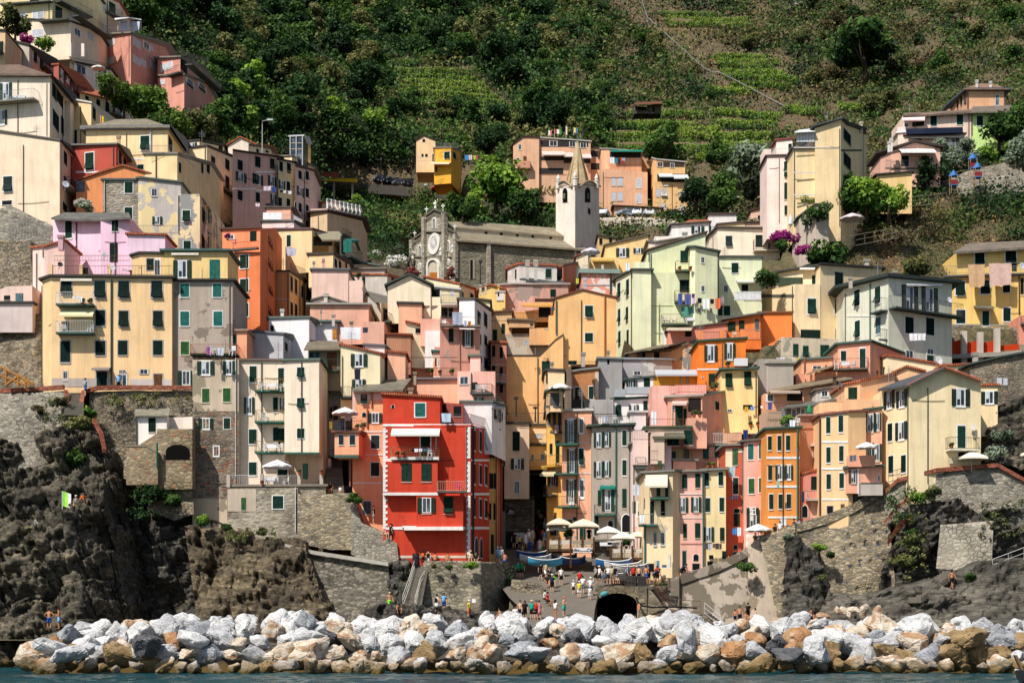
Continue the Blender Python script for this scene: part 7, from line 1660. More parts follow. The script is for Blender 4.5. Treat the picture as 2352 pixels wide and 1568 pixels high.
# ================================================================ harbour: slip, plaza, platform, stairs
def surf(nA,rows,mat,kD=E_,thick=.0):
 """rows of (uL, uR, v, Y)"""
 n=len(rows);v=[];
 for a,b,vv,Y in rows:v+=[tuple(wp(a,vv,Y)),tuple(wp(b,vv,Y))]
 o=link(nA,me_new(nA,v,[[2*i,2*i+1,2*i+3,2*i+2]for i in range(n-1)],mat));tag(o,kD=kD);return o
def paving(h='746c60'):
 m,nt,b=nm_('paving_'+h);w=wc(nt);n1=nZ(nt,w,.5,5,.6);n2=nZ(nt,w,5,3)
 c=rP(nt,n1,[(.3,tuple(x*.7 for x in rgb(h)[:3])),(.7,rgb(h,.95))]);c=mix(nt,rP(nt,n2,[(.3,(.3,)*3),(.6,(0,0,0))]),c,tuple(x*.5 for x in rgb(h)[:3])+(1,))
 wv=N(nt,I0);wv.bands_direction='Y';di(wv,r0,.32);di(wv,q2,.4);L(nt,w,wv.inputs[H0])
 c=mix(nt,rP(nt,wv.outputs['Fac'],[(0,(.5,)*3),(.06,(0,0,0))]),c,tuple(x*.35 for x in rgb(h)[:3])+(1,))
 L(nt,c,b.inputs[K_]);di(b,L_,.9);bump(nt,b,n2,.4,.04);return m
PV=paving()
SLIP=[(1222,1366,1500,126),(1222,1362,1440,133),(1200,1366,1400,141),(1170,1372,1372,147),(1150,1374,1346,152),(1150,1480,1335,154),(1140,1510,1318,157),(1130,1510,1300,160),(1130,1510,1276,163.5),(1130,1510,1262,166)]
surf('slipway',SLIP,PV)
def quadz(nA,u0,u1,z,Y0,Y1,mat,th=.4,**k):
 x=lambda u,Y:(u-CU)/F*Y
 mb=MB();mb.pR([(x(u0,Y0),Y0,z),(x(u1,Y0),Y0,z),(x(u1,Y0)+(x(u1,Y1)-x(u1,Y0))*0,Y1,z),(x(u0,Y0),Y1,z)],(0,0,-th));o=mb.bD(nA,mat);tag(o,**k);return o
zp=wp(1300,1346,150).z
quadz('platform',1373,1506,zp,149.2,154,PV,.3,kD=E_);quadz('coast_path',1498,1560,wp(0,1335,152.8).z,152.4,160,PV,.3,kD=E_)
t(2,3)
AW=sO('arch_wall',('6f6656','857a68','5a5346','988c76'),'7a705e',2.2,1.8,.1)
def awl():
 Y=149;nn=14;cx,rx,y0,yt,yb_=965,183,838,742,1075
 out=[tp(745,1075,Y),tp(758,860,Y),tp(770,700,Y),tp(800,684,Y),tp(1240,684,Y),tp(1240,1075,Y)]
 inn=[tp(cx-rx,yb_,Y)]+[tp(cx-rx*math.cos(PI*i/nn),y0-(y0-yt)*math.sin(PI*i/nn),Y)for i in range(nn+1)]+[tp(cx+rx,yb_,Y)]
 org=tp(965,1040,Y);mb=MB(org);top=[tp(745+(1240-745)*i/(nn+2),0,Y)for i in range(nn+3)]
 def oy(p):
  f=(p.x-out[0].x)/(out[-1].x-out[0].x);return Ve((p.x,p.y,out[4].z if f>.06 else out[2].z))
 for a,b in zip(inn[1:-1],inn[2:-1]):mb.pR([a,b,oy(b),oy(a)],(0,.7,0))
 mb.pR([out[0],inn[0],inn[1],oy(inn[1]),out[2],out[1]],(0,.7,0));mb.pR([inn[-1],out[5],out[4],oy(inn[-2]),inn[-2]],(0,.7,0))
 o=link('quay_arch',N0);o.location=org;tag(o,'dark stone tunnel arch under the harbour platform','arch');mb.bD(N_,AW,o)
 vb=MB(org);vs=MB(org)
 for a,b in zip(inn,inn[1:]):vb.pR([a,b,b+Ve((0,16,0)),a+Ve((0,16,0))],(0,0,.02))
 for i in range(1,nn+1):
  a,b=inn[i],inn[i+1];c=Ve((tp(cx,0,Y).x,Y,tp(0,860,Y).z));e=.93
  vs.pR([a+(b-a)*.05,b-(b-a)*.05,b+(b-c).normalized()*.75,a+(a-c).normalized()*.75],(0,-.06,0))
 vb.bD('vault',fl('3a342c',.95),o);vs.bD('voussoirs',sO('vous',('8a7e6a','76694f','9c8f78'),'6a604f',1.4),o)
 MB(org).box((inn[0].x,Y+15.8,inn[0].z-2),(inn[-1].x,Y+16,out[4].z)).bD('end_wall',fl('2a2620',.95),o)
awl()
sH(g1,[(1175,1330,150.2),(1200,1333,149.6),(1243,1340,148.6),(1254,1372,147.5),(1262,1400,146)],[(1160,1500,148),(1200,1500,147.4),(1243,1500,146.5),(1254,1500,146),(1262,1500,145)],SW1,.2,.9,.22,lB='dark rubble quay wall on the left of the slip',cA=N_)
sH(g1,[(1486,1348,149.3),(1500,1360,149),(1526,1395,148.6),(1540,1400,148.2),(1612,1407,148),(1650,1425,147.6),(1664,1440,147)],[(1486,1500,148.8),(1500,1500,148.6),(1526,1500,148.2),(1540,1500,148),(1612,1500,147.6),(1650,1500,147.2),(1664,1500,146.8)],AW,.1,.9,.22,lB='low mossy quay wall with walkway right of the tunnel',cA=N_)
sH(g1,[(1486,1346,151.4),(1512,1340,151.6),(1560,1322,151.8)],[(1486,1420,150.8),(1512,1420,150.8),(1560,1420,150.8)],CONC,.06,.8,.3,lB='stained concrete wall behind the stair by the iron gate',cA=N_,smooth=True)
def sR(nA,lB,u0,u1,v0,Y0,v1,Y1,n,w,mat=N0,cA=F0):
 a,b=wp(u0,v0,Y0),wp(u1,v1,Y1);mb=MB(a);d=Ve((b.x-a.x,b.y-a.y,0));s=Ve((d.y,-d.x,0)).normalized()*w/2
 for i in range(n):
  p=a+(b-a)*(i/n);q=a+(b-a)*((i+1)/n);p0=Ve((p.x,p.y,0));q0=Ve((q.x,q.y,0));z=Ve((0,0,q.z))
  mb.pR([p0-s+z,p0+s+z,q0+s+z,q0-s+z],(0,0,-(b.z-a.z)/n-.35))
 o=mb.bD(nA,mat or PV);o.location=a;tag(o,lB,cA);return o
sR(F0,'broad stairs climbing into the dark passage',1245,1244,1268,166,1195,184,26,3.6)
sR(F0,'stone steps between the two restaurant terraces',1388,1383,1290,156.5,1238,161,14,2.4)
sR(F0,'narrow steps down the quay face behind iron railing',1490,1534,1346,150.6,1403,149.4,12,1.2)
sR(F0,'steps down from the quay walkway at right',1618,1668,1405,149,1440,147,8,1.4)
sR(F0,'worn stone stairs down to the rocks below red house',948,966,1395,143.5,1298,147.6,22,1.6)
sR(F0,'steep cliff stairs beside the rounded dark bush',180,205,1235,146,1050,150.5,34,1.3)
sR(F0,'shaded alley steps beside the tall cream house',762,758,1132,152.5,1075,158,14,2.4)
sR(F0,'rock cut stairs at the right below the pale masonry',2100,2185,1375,139.8,1310,142.2,14,1.6)
sR(F0,'steps up between quay wall and yellow tenement',170,172,945,150.6,905,153.5,10,1.8)
def wallbox(nA,pts,lB,mat,w=.4,h=.9,cA=T0):
 P=[wp(*p)for p in pts];mb=MB(P[0])
 for a,b in zip(P,P[1:]):
  d=(b-a);s=Ve((d.y,-d.x,0)).normalized()*w/2;mb.pR([a-s,b-s,b+s,a+s],(0,0,-h))
 o=mb.bD(nA,mat);o.location=P[0];tag(o,lB,cA)
BR=sO('brick_top',('a5563c','8a4a36','b8705a','7a4030'),'8a7464',4.5,2.6,.06)
for pts,lb in[([(1226,1196,178),(1240,1222,172),(1262,1248,167)],'brick topped parapet of the passage stairs'),([(0-60,893,153.4),(0,894,153.4),(95,888,153.2),(147,884,153)],'red brick coping on the left quay wall'),([(192,896,153.2),(225,886,153.2),(300,885,153.2),(441,886,153.2)],'red brick parapet in front of the yellow tenement'),
([(152,895,152.5),(158,925,151.8),(165,955,151)],'left brick parapet of the steps'),([(192,896,153),(186,925,152),(190,950,151.4)],'curved right brick parapet of the steps'),([(215,960,150.6),(232,990,150),(240,1030,149.4)],'broken brick parapet down the cliff edge'),([(2028,1130,148.2),(2062,1098,147.7),(2150,1075,147.2),(2290,1063,147.4),(2420,1135,147.8)],'brick coping around the cafe terrace'),
([(2030,1197,147.0),(2055,1165,146.8),(2086,1140,146.6)],'brick arch rib on the right rubble wall')]:wallbox(T0,pts,lb,BR,.4,.4)
wallbox('steel_beam',[(2040,1238,146.2),(2062,1205,146.2),(2090,1178,146.4)],'rusty steel beam bracing the right rubble wall',fl('5a2c1c',.8),.5,.5,'beam')
wallbox('water_pipe',[(655,1248,148),(720,1264,147.9),(812,1278,147.7),(893,1291,147.2)],'white capped ledge running down the sea wall',fl('b8b2a6',.8),.5,.35,'ledge')
wallbox(T0,[(1720,1256,152.6),(1790,1218,151.4),(1830,1201,149.9),(1900,1181,149.4),(1960,1156,148.9),(2028,1116,148.5)],'weathered stone parapet of the coast path at right',SW3,.5,.9);wallbox(T0,[(1530,1338,152.3),(1560,1321,152.3),(1650,1291,152.8),(1720,1256,152.6)],'concrete parapet of the rising coast path',CONC,.5,.9)
def fence(nA,lB,pts,h,col,step=.35,rail=.03,cA=J1):
 P=[wp(*p)for p in pts];mb=MB(P[0]);rlg(mb,P,h,step,.018,rail);o=mb.bD('bars',fl(col,.5));
 mb2=MB(P[0])
 for a,b in zip(P,P[1:]):
  mb2.tube([a+Ve((0,0,h*.55)),b+Ve((0,0,h*.55))],rail*.8,4)
 r_=link(nA,N0);r_.location=P[0];tag(r_,lB,cA);o.parent=r_;mb2.bD('middle_rail',fl(col,.5),r_);return r_
for lb,pts,h,col,st in[('thin iron railing on the platform edge above the arch',[(1373,1346,149.3),(1450,1346,149.1)],1.0,'5a4c40',.3),('iron railing down the quay stair',[(1498,1346,149.2),(1536,1400,148.6)],1.1,'5a3c2c',.2),('row of rusty posts along the quay walkway',[(1540,1402,148.1),(1610,1407,147.8)],1.1,'6a5444',1.5),
('white handrail down the right quay steps',[(1618,1408,147.9),(1655,1438,147)],1.0,'d0d0cc',1.5),('long wooden rail fence above the garden slope',[(1925,575,197),(1965,565,201),(2070,545,206)],1.4,'8f877c',1.8),('wooden rail along the upper garden steps',[(2045,510,205),(2090,475,212),(2175,465,216)],1.3,'8f877c',1.8),('light wooden trellis fence around the playground',[(2160,425,226),(2250,412,227),(2352,388,228)],1.6,'9a8468',1.2),
('steel railing on the white parapet at far left',[(-20,548,166),(0,548,166),(108,550,166.5)],1.9,'9aa0a0',.3),('white curved handrail on the cliff stairs',[(174,1222,146),(186,1180,147),(196,1150,148)],1.1,'e6e6e6',1.2),('white handrail on the lower cliff landing',[(80,1220,141.8),(100,1250,141.6),(90,1285,141.2)],1.1,Q1,.8),('white handrail on the stairs below red house, left',[(925,1392,143.2),(940,1350,145.4),(952,1310,147.2)],1.0,'d8d4c8',1.5),('white handrail on the stairs below red house, right',[(953,1398,143.2),(966,1350,145.6),(975,1335,146.6)],1.0,'d8d4c8',1.5),
('iron railing along the cafe ramp',[(2041,1108,148.6),(2090,1095,148.2),(2140,1080,147.8)],1.0,'4a4440',.4),('white pole fence at the right rock edge',[(2280,1312,140.6),(2352,1285,140.6)],1.1,'c8c8c4',1.5)]:fence(J1,lb,pts,h,col,st)
lf=link('log_fence',N0);lf.location=wp(0,885,153);tag(lf,'rustic orange log fence on the left terrace','fence')
lm=MB(lf.location)
for a,b in[((0,842),(78,882)),((0,862),(60,885)),((14,852),(14,885)),((42,860),(42,888)),((58,866),(58,892)),((14,885),(45,862)),((42,860),(70,885))]:lm.tube([wp(*a,152.6),wp(*b,152.6)],.12,6)
lm.bD('logs',fl('b87c3c',.8),lf)
t(2,3)
def terrace(lB,x0,x1,yd,Y,sag,label2):
 o=link('restaurant_terrace',N0);a,b=tp(x0,yd,Y),tp(x1,yd,Y);o.location=a;tag(o,lB,'terrace')
 MB(a).box((a.x,Y,a.z-.25),(b.x,Y+3.4,a.z)).bD('deck',fl('5a4630',.9),o)
 n=max(3,int((x1-x0)/92));nb=MB(a)
 for i in range(n+1):
  p=a.lerp(b,i/n);MB(a).box((p.x-.09,Y-.1,p.z-(1.9 if i%2==0 else .2)),(p.x+.09,Y+.08,p.z+1.15)).bD('post',fl('5a3826',.8),o)
  if i<n:
   q=a.lerp(b,(i+1)/n)
   for k in range(5):
    zz=.15+.2*k;nb.tube([p+Ve((0,0,zz)),p.lerp(q,.5)+Ve((0,0,zz-sag)),q+Ve((0,0,zz))],.022,3,cap=False)
   for k in range(9):
    s=p.lerp(q,(k+.5)/9);nb.tube([s+Ve((-.12,0,.08-sag*.6)),s+Ve((.12,0,.95-sag*.6))],.018,3,cap=False);nb.tube([s+Ve((.12,0,.08-sag*.6)),s+Ve((-.12,0,.95-sag*.6))],.018,3,cap=False)
 nb.bD('net',fl('c8b898',.9),o);return o
terrace('raised wooden restaurant terrace on stilts with rope netting',325,752,335,157,.12,'')
terrace('lower stone based restaurant terrace with rope netting',905,1205,415,154,.15,'')
sH(a1,[(1412,1300,153.9),(1490,1296,153.9)],[(1412,1325,153.8),(1490,1325,153.8)],AW,.1,.9,.25,lB='rough stone base of the lower restaurant terrace',cA=N_)
def tablec(x,y,Y,lB,w=1.2):
 g=tp(x,y,Y);o=link('table',N0);o.location=g;tag(o,lB,'table');MB().box((-w/2,-.4,.7),(w/2,.4,.74)).bD('top',fl('e8e8ea',.9),o);MB().pR([(-w/2,-.41,.38),(w/2,-.41,.38),(w/2,-.41,.74),(-w/2,-.41,.74)],(0,.02,0)).bD('cloth',fl('ececf0',.9),o)
 for a in(-1,1):MB().box((a*w*.4-.03,-.03,0),(a*w*.4+.03,.03,.7)).bD('leg',fl('4a3a2c'),o)
for i,(x,y,Y)in en([(400,330,158.5),(500,330,158.5),(610,330,159),(700,330,158.5),(860,345,157),(930,335,157),(985,408,155),(1080,408,155),(1160,408,155)]):tablec(x,y,Y,ORD[i]+' white clothed restaurant table from the left, on the terraces')
def text(s,p,size,col,pA,shear=0,ex=.012):
 c=bpy.data.curves.new('lettering','FONT');c.body=s;c.size=size;c.extrude=ex;c.shear=shear;c.align_x='CENTER';c.align_y='CENTER'
 o=bpy.data.objects.new('lettering',c);COL.objects.link(o);o.rotation_euler=(PI/2,0,0);c.materials.append(fl(col,.8));o.parent=pA;o.location=p-pA.location
 me=bpy.data.meshes.new_from_object(o.evaluated_get(bpy.context.evaluated_depsgraph_get()));q=link('lettering',me,pA);q.rotation_euler=(PI/2,0,0);q.location=o.location;bpy.data.objects.remove(o)
def bO(x0,x1,y0,y1,Y,col,lB,nA='sign',cA='sign',mat=N0,bevel=0):
 a,b=tp(x0,y1,Y),tp(x1,y0,Y);o=link(nA,N0);o.location=(a+b)/2;tag(o,lB,cA);c=o.location
 MB(c).box((a.x,Y-.04,a.z),(b.x,Y+.04,b.z)).bD('board',mat or fl(col,.7),o);return o,c,b.x-a.x,b.z-a.z
o,c,w,h=bO(562,738,325,370,156.7,'eceae6','white board sign of the restaurant hanging below the netting');zf=Ve((0,-.06,0))
text('dau',c+zf+Ve((-w*.36,0,.03)),.42,'141414',o,.3);text('Ristorante',c+zf+Ve((-w*.02,0,-.06)),.24,'9a9a96',o,.4);text('Cila',c+zf+Ve((w*.36,0,0)),.42,'141414',o,.3)
o,c,w,h=bO(-45,30,-22,25,166.4,'2e3238','dark bistro sign on the shaded stone house');text('Rio',c+zf+Ve((0,0,.1)),.42,M0,o,.4);text('BISTROT',c+zf+Ve((0,0,-.16)),.2,R1,o)
bO(22,190,185,285,166.9,'b8c0bc','pale wall map panel inside the dark arch','map_panel','panel')
bO(1328,1352,443,520,151.2,'5a8fa8','framed blue poster on the cream yellow house');o,c,w,h=bO(1378,1420,482,506,151.2,'3a6a9a','small blue arrow shaped ticket sign');bO(1435,1455,375,520,151.4,'e8e6e0','tall white notice board by the iron steps');bO(1305,1322,445,530,151.2,'d8c8a0','postcard rack beside the shop door','rack','rack')
t(1,3);o,c,w,h=bO(1984,2018,793,836,145.1,N1,'small white no diving notice on the quay wall');MB(c).lT([(.16,0),(.16,.02)],16).bD('emblem',fl('c02828'),o).rotation_euler=(PI/2,0,0);o.children[-1].location=(0,-.06,.15)
for k in range(2):MB(c).box((c.x-.2,c.y-.06,c.z-.2-k*.1),(c.x+.2,c.y-.045,c.z-.16-k*.1)).bD('text_line',fl('a04040'),o)
t(3,2);bO(1865,1905,762,818,147.6,'e8e4d8','arched white plaque with agave drawing by the green door','plaque','plaque');bO(1872,1898,834,852,147.6,'6a7078','small grey oval number plaque near green door','plaque','plaque');bO(1658,1698,1070,1120,147.2,'c8bc9c','framed menu board under the curved balcony','menu_board','sign')
t(2,2)
HH('dark stone house with arch in the shade behind the harbour')
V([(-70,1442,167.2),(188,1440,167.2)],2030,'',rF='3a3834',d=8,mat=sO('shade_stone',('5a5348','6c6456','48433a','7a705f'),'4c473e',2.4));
t(2,3);PA(-60,195,175,330,'',fl('1c1a18'),'recess_shade_panel',.02);RAIL(-40,190,35,70,167,rc='2a2a2a');t(2,2)  # dark panel on the wall paints the shade of the arch recess
V([(-120,1560,166),(-60,1560,166)],2030,'4a443c',rF=N0,d=4)
H(q1,'dark back wall and roof of the covered passage','passage');V([(150,1180,188),(345,1180,188)],1800,'2a2622',rF='1c1a18',d=6,ext=8,mat=fl('1a1714',.95));V([(186,1440,167.5),(205,1440,167.5)],1960,'5a5346',d=16,rF=N0,mat=SW1)  # passage wall and vault coloured near black to paint the passage's shade
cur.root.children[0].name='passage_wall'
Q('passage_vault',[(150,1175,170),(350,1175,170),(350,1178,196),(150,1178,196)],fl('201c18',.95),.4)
def boat(x,y,Y,ln,rot,c1,c2,lB,beam=.3,gP=N0):
 """x, y = keel midpoint"""
 g=tp(x,y,Y);o=link('rowing_boat',N0);o.location=g;o.rotation_euler=(0,0,math.radians(rot));tag(o,lB,'boat',gP)
 n=11;st=[];ln*=.53 if ln>4 and Y>100 else 1
 for i in range(n):
  s=i/(n-1)*2-1;w=(1-abs(s)**2.6*(1 if s>0 else .55))*ln*.2+.02;sh=.62+.28*s*s+(.12 if s>.8 else 0);k=.0+.22*abs(s)**3
  st.append([(s*ln/2,-w,sh),(s*ln/2,-w*.82,sh*.55),(s*ln/2,-w*.35,k+.06),(s*ln/2,0,k),(s*ln/2,w*.35,k+.06),(s*ln/2,w*.82,sh*.55),(s*ln/2,w,sh)])
 def loft(rows,off=0):
  mb=MB();m=len(rows[0]);v=[p for r in rows for p in r];f=[[i*m+j,i*m+j+1,(i+1)*m+j+1,(i+1)*m+j]for i in range(len(rows)-1)for j in range(m-1)];mb.add(v,f);return mb
 h_=loft(st);h_.add(st[0],[list(range(7))]);h_.bD('hull',fl(c1,.4),o,True)
 loft([[(p[0]*.97,p[1]*.9,p[2]*1.0+.03)for p in r]for r in st]).bD('lining',fl(c2,.6),o,True)
 gb=MB()
 for e in(0,6):gb.tube([r[e]for r in st],.05,4)
 gb.bD('gunwale',fl('f0f0ec',.5),o)
 for s in(-.4,0,.4):w=(1-abs(s)**2.6)*ln*.16;MB().box((s*ln/2-.12,-w,.5),(s*ln/2+.12,w,.54)).bD('thwart',fl('a88458',.7),o)
 return o
t(2,3)
for a in[(185,430,159.5,6.0,4,'1f5fa8','5a9ad8','blue rowing boat farthest left behind two others'),(215,470,157.2,6.0,2,'dfe6ea','6ab0e0','white hulled boat with light blue inside in the plaza'),(305,498,155.4,6.4,1,'4ab0d8','9ad8f0','light blue boat in front, left part of the plaza'),
(545,484,158,5.6,12,'1c3c78','c8d4e8','navy and white striped boat stowed under the terrace'),(480,462,160,5.0,-14,'2a5090','d8e0f0','small blue striped boat behind the navy striped one'),(935,512,152.6,6.6,3,'2a78c8','8ac0f0','bright blue boat behind the two white boats'),(1020,540,151.8,6.8,-9,'ece8de','d8d0bc','upper white clinker boat beside the platform'),(1085,560,151.2,6.6,-10,'f0ede6','c8b898','lower white clinker boat beside the platform'),(950,625,151.6,3.2,0,'d8dce0','8a9aa8','small grey dinghy behind the platform crowd')]:boat(*a)
t(3,3)
b_=boat(2890,1600,84,7.0,8,'1e2228','b8a890','bow of a dark wooden boat cut by the right picture edge');b_.name='wooden_boat'
MB().pR([(-3.4,-.12,.7),(-3.25,-.12,.6),(-3.75,-.12,1.7),(-3.9,-.12,1.7)],(0,.24,0)).bD('stem_post',fl('8a6a50'),b_)
t(2,3)
def pO(x,ytop,yfoot,Y,w,col,lB,closed=False,tilt=0,sq=False,nA='parasol'):
 g=tp(x,yfoot,Y);h=(yfoot-ytop)/4*Y/F;r_=w/7.2*Y/F;o=link(nA,N0);o.location=g;tag(o,lB,'parasol')
 MB().tube([(0,0,0),(0,0,h)],.035,6).bD('pole',fl(S1 if not closed else 'c0c0c0',.5),o)
 if closed:c=MB().lT([(.16,h*.35),(.3,h*.42),(.26,h*.7),(.05,h)],8).bD('canopy',fl(col,.9),o)
 else:
  n=4 if sq else 8;sg=n*4;hh=r_*.42;mb=MB();v=[];f=[]
  for j,q in en((0,.35,.7,1.0)):
   for k in range(sg):
    an=2*PI*k/sg+PI/4;m_=1/max(abs(math.cos(an)),abs(math.sin(an)))if sq else 1-.05*(1-abs(math.cos(an*n/2)))
    v.append((math.cos(an)*r_*q*m_*(.85 if sq else 1),math.sin(an)*r_*q*m_*(.85 if sq else 1),h-hh*q**1.15-(.06*(1-abs(math.cos(an*n/2)))if q>.9 else 0)))
  for j in range(3):
   for k in range(sg):k2=(k+1)%sg;f.append([j*sg+k,j*sg+k2,(j+1)*sg+k2,(j+1)*sg+k])
  m_=len(v)
  for k in range(sg):v.append((v[3*sg+k][0],v[3*sg+k][1],v[3*sg+k][2]-.16))
  for k in range(sg):k2=(k+1)%sg;f.append([3*sg+k,3*sg+k2,m_+k2,m_+k])
  mb.add(v,f);c=mb.bD('canopy',fl(col,.9),o)
  rb_=MB()
  for k in range(n):an=2*PI*k/n+PI/4;rb_.tube([(0,0,h-hh*.75),(math.cos(an)*r_*.7,math.sin(an)*r_*.7,h-hh*.78)],.018,3)
  rb_.bD('ribs',fl('8a8a88'),o)
 if tilt:o.rotation_euler=(0,math.radians(tilt),0)
pO(430,50,330,158.6,235,'e6d8bc','left one of the two large beige restaurant parasols',sq=True);pO(655,58,335,158,290,'e8dabe','biggest beige parasol over the raised terrace',sq=True);pO(410,110,330,159.4,190,'e8e4dc','flat white parasol half hidden behind the beige ones',sq=True);pO(880,125,345,157.4,220,'f0ede6','white parasol beside the stone steps',sq=True);pO(1015,178,415,155.2,230,'eee6d4','low cream parasol over the lower terrace, left',sq=True);pO(1150,172,415,155.8,180,'e8dcc0','low cream parasol over the lower terrace, right',sq=True);pO(2262,105,300,151,225,'f4f2ee','white cafe parasol on the coast path')
t(1,2);pO(195,1085,1325,152.3,250,'f4f2f4','white parasol on the terrace of the tall cream house');pO(818,602,820,151,215,'f2eee6','white parasol on top of the orange bay terrace');t(2,2);pO(440,380,595,160.5,195,'ece8e0','white parasol beside the brown brick top floor');t(0,0);pO(905,598,720,228,115,'ece6dc','cream parasol on the terrace under the cream apartment block')
t(2,1);pO(722,705,850,190,160,'dcd4dc','pale parasol on the restaurant roof near the church');t(3,1);pO(772,388,560,197,205,'dcccca','pinkish garden parasol beside the ivy shed');pO(800,65,220,207,60,'f0ece6','closed white parasol beside the tall yellow house',True);pO(208,400,560,190,50,'f0ece6','closed white parasol by the bougainvillea',True)
t(3,2);pO(905,922,1040,147,180,'f2efe8','small tilted white parasol on the salmon balcony');pO(380,580,700,155.5,55,'2f8a5c','closed green parasol on the slate roof terrace',True);pO(1870,1010,1190,147,250,'f0e8d4','slanted cream parasol at the cafe terrace',sq=True);pO(2400,1000,1140,147,150,'e8dcc8','parasol edge at the right border above the cafe wall')
# ================================================================ people
JS={
a_:dict(kl=(-.1,0,.48),kr=(.1,0,.48),al=(-.11,.03,.08),ar=(.12,.03,.08),el=(-.27,.03,1.12),er=(.27,.03,1.12),hl=(-.27,-.07,.86),hr=(.27,-.07,.86),pz=.92,lean=0),
l0:dict(kl=(-.1,-.14,.5),kr=(.1,.06,.48),al=(-.1,-.22,.08),ar=(.1,.34,.14),el=(-.26,.1,1.13),er=(.26,-.08,1.13),hl=(-.26,.1,.88),hr=(.26,-.24,.95),pz=.9,lean=-.03),
'phone':dict(kl=(-.1,0,.48),kr=(.11,-.03,.48),al=(-.11,.03,.08),ar=(.16,.0,.08),el=(-.25,-.02,1.12),er=(.25,-.04,1.13),hl=(-.08,-.3,1.2),hr=(.07,-.3,1.18),pz=.92,lean=-.02),
'hips':dict(kl=(-.12,0,.48),kr=(.12,0,.48),al=(-.14,.03,.08),ar=(.16,.03,.08),el=(-.4,.06,1.14),er=(.4,.06,1.14),hl=(-.17,-.04,.98),hr=(.17,-.04,.98),pz=.92,lean=0),
c0:dict(kl=(-.12,-.42,.52),kr=(.12,-.42,.5),al=(-.12,-.46,.08),ar=(.14,-.4,.08),el=(-.25,-.05,.72),er=(.25,-.05,.72),hl=(-.13,-.33,.62),hr=(.13,-.33,.62),pz=.5,lean=-.06),
'bend':dict(kl=(-.11,-.04,.5),kr=(.11,-.02,.5),al=(-.12,.06,.08),ar=(.13,.06,.08),el=(-.22,-.62,.95),er=(.22,-.62,.95),hl=(-.16,-.66,.68),hr=(.16,-.68,.68),pz=.9,lean=-.55)}
PM={}
def etube(mb,pts,rads,ex=1.0,seg=10):
 n=len(pts);v=[];f=[];pts=[Ve(p)for p in pts]
 for i,p in en(pts):
  d=(pts[min(i+1,n-1)]-pts[max(i-1,0)]).normalized();a=Ve((1,0,0));a=(a-d*a.dot(d)).normalized();b=d.cross(a)
  for k in range(seg):an=2*PI*k/seg;v.append(p+a*math.cos(an)*rads[i]*ex+b*math.sin(an)*rads[i])
 for i in range(n-1):
  for k in range(seg):k2=(k+1)%seg;f.append([i*seg+k,i*seg+k2,(i+1)*seg+k2,(i+1)*seg+k])
 f+=[list(range(seg-1,-1,-1)),list(range((n-1)*seg,n*seg))];mb.add(v,f)
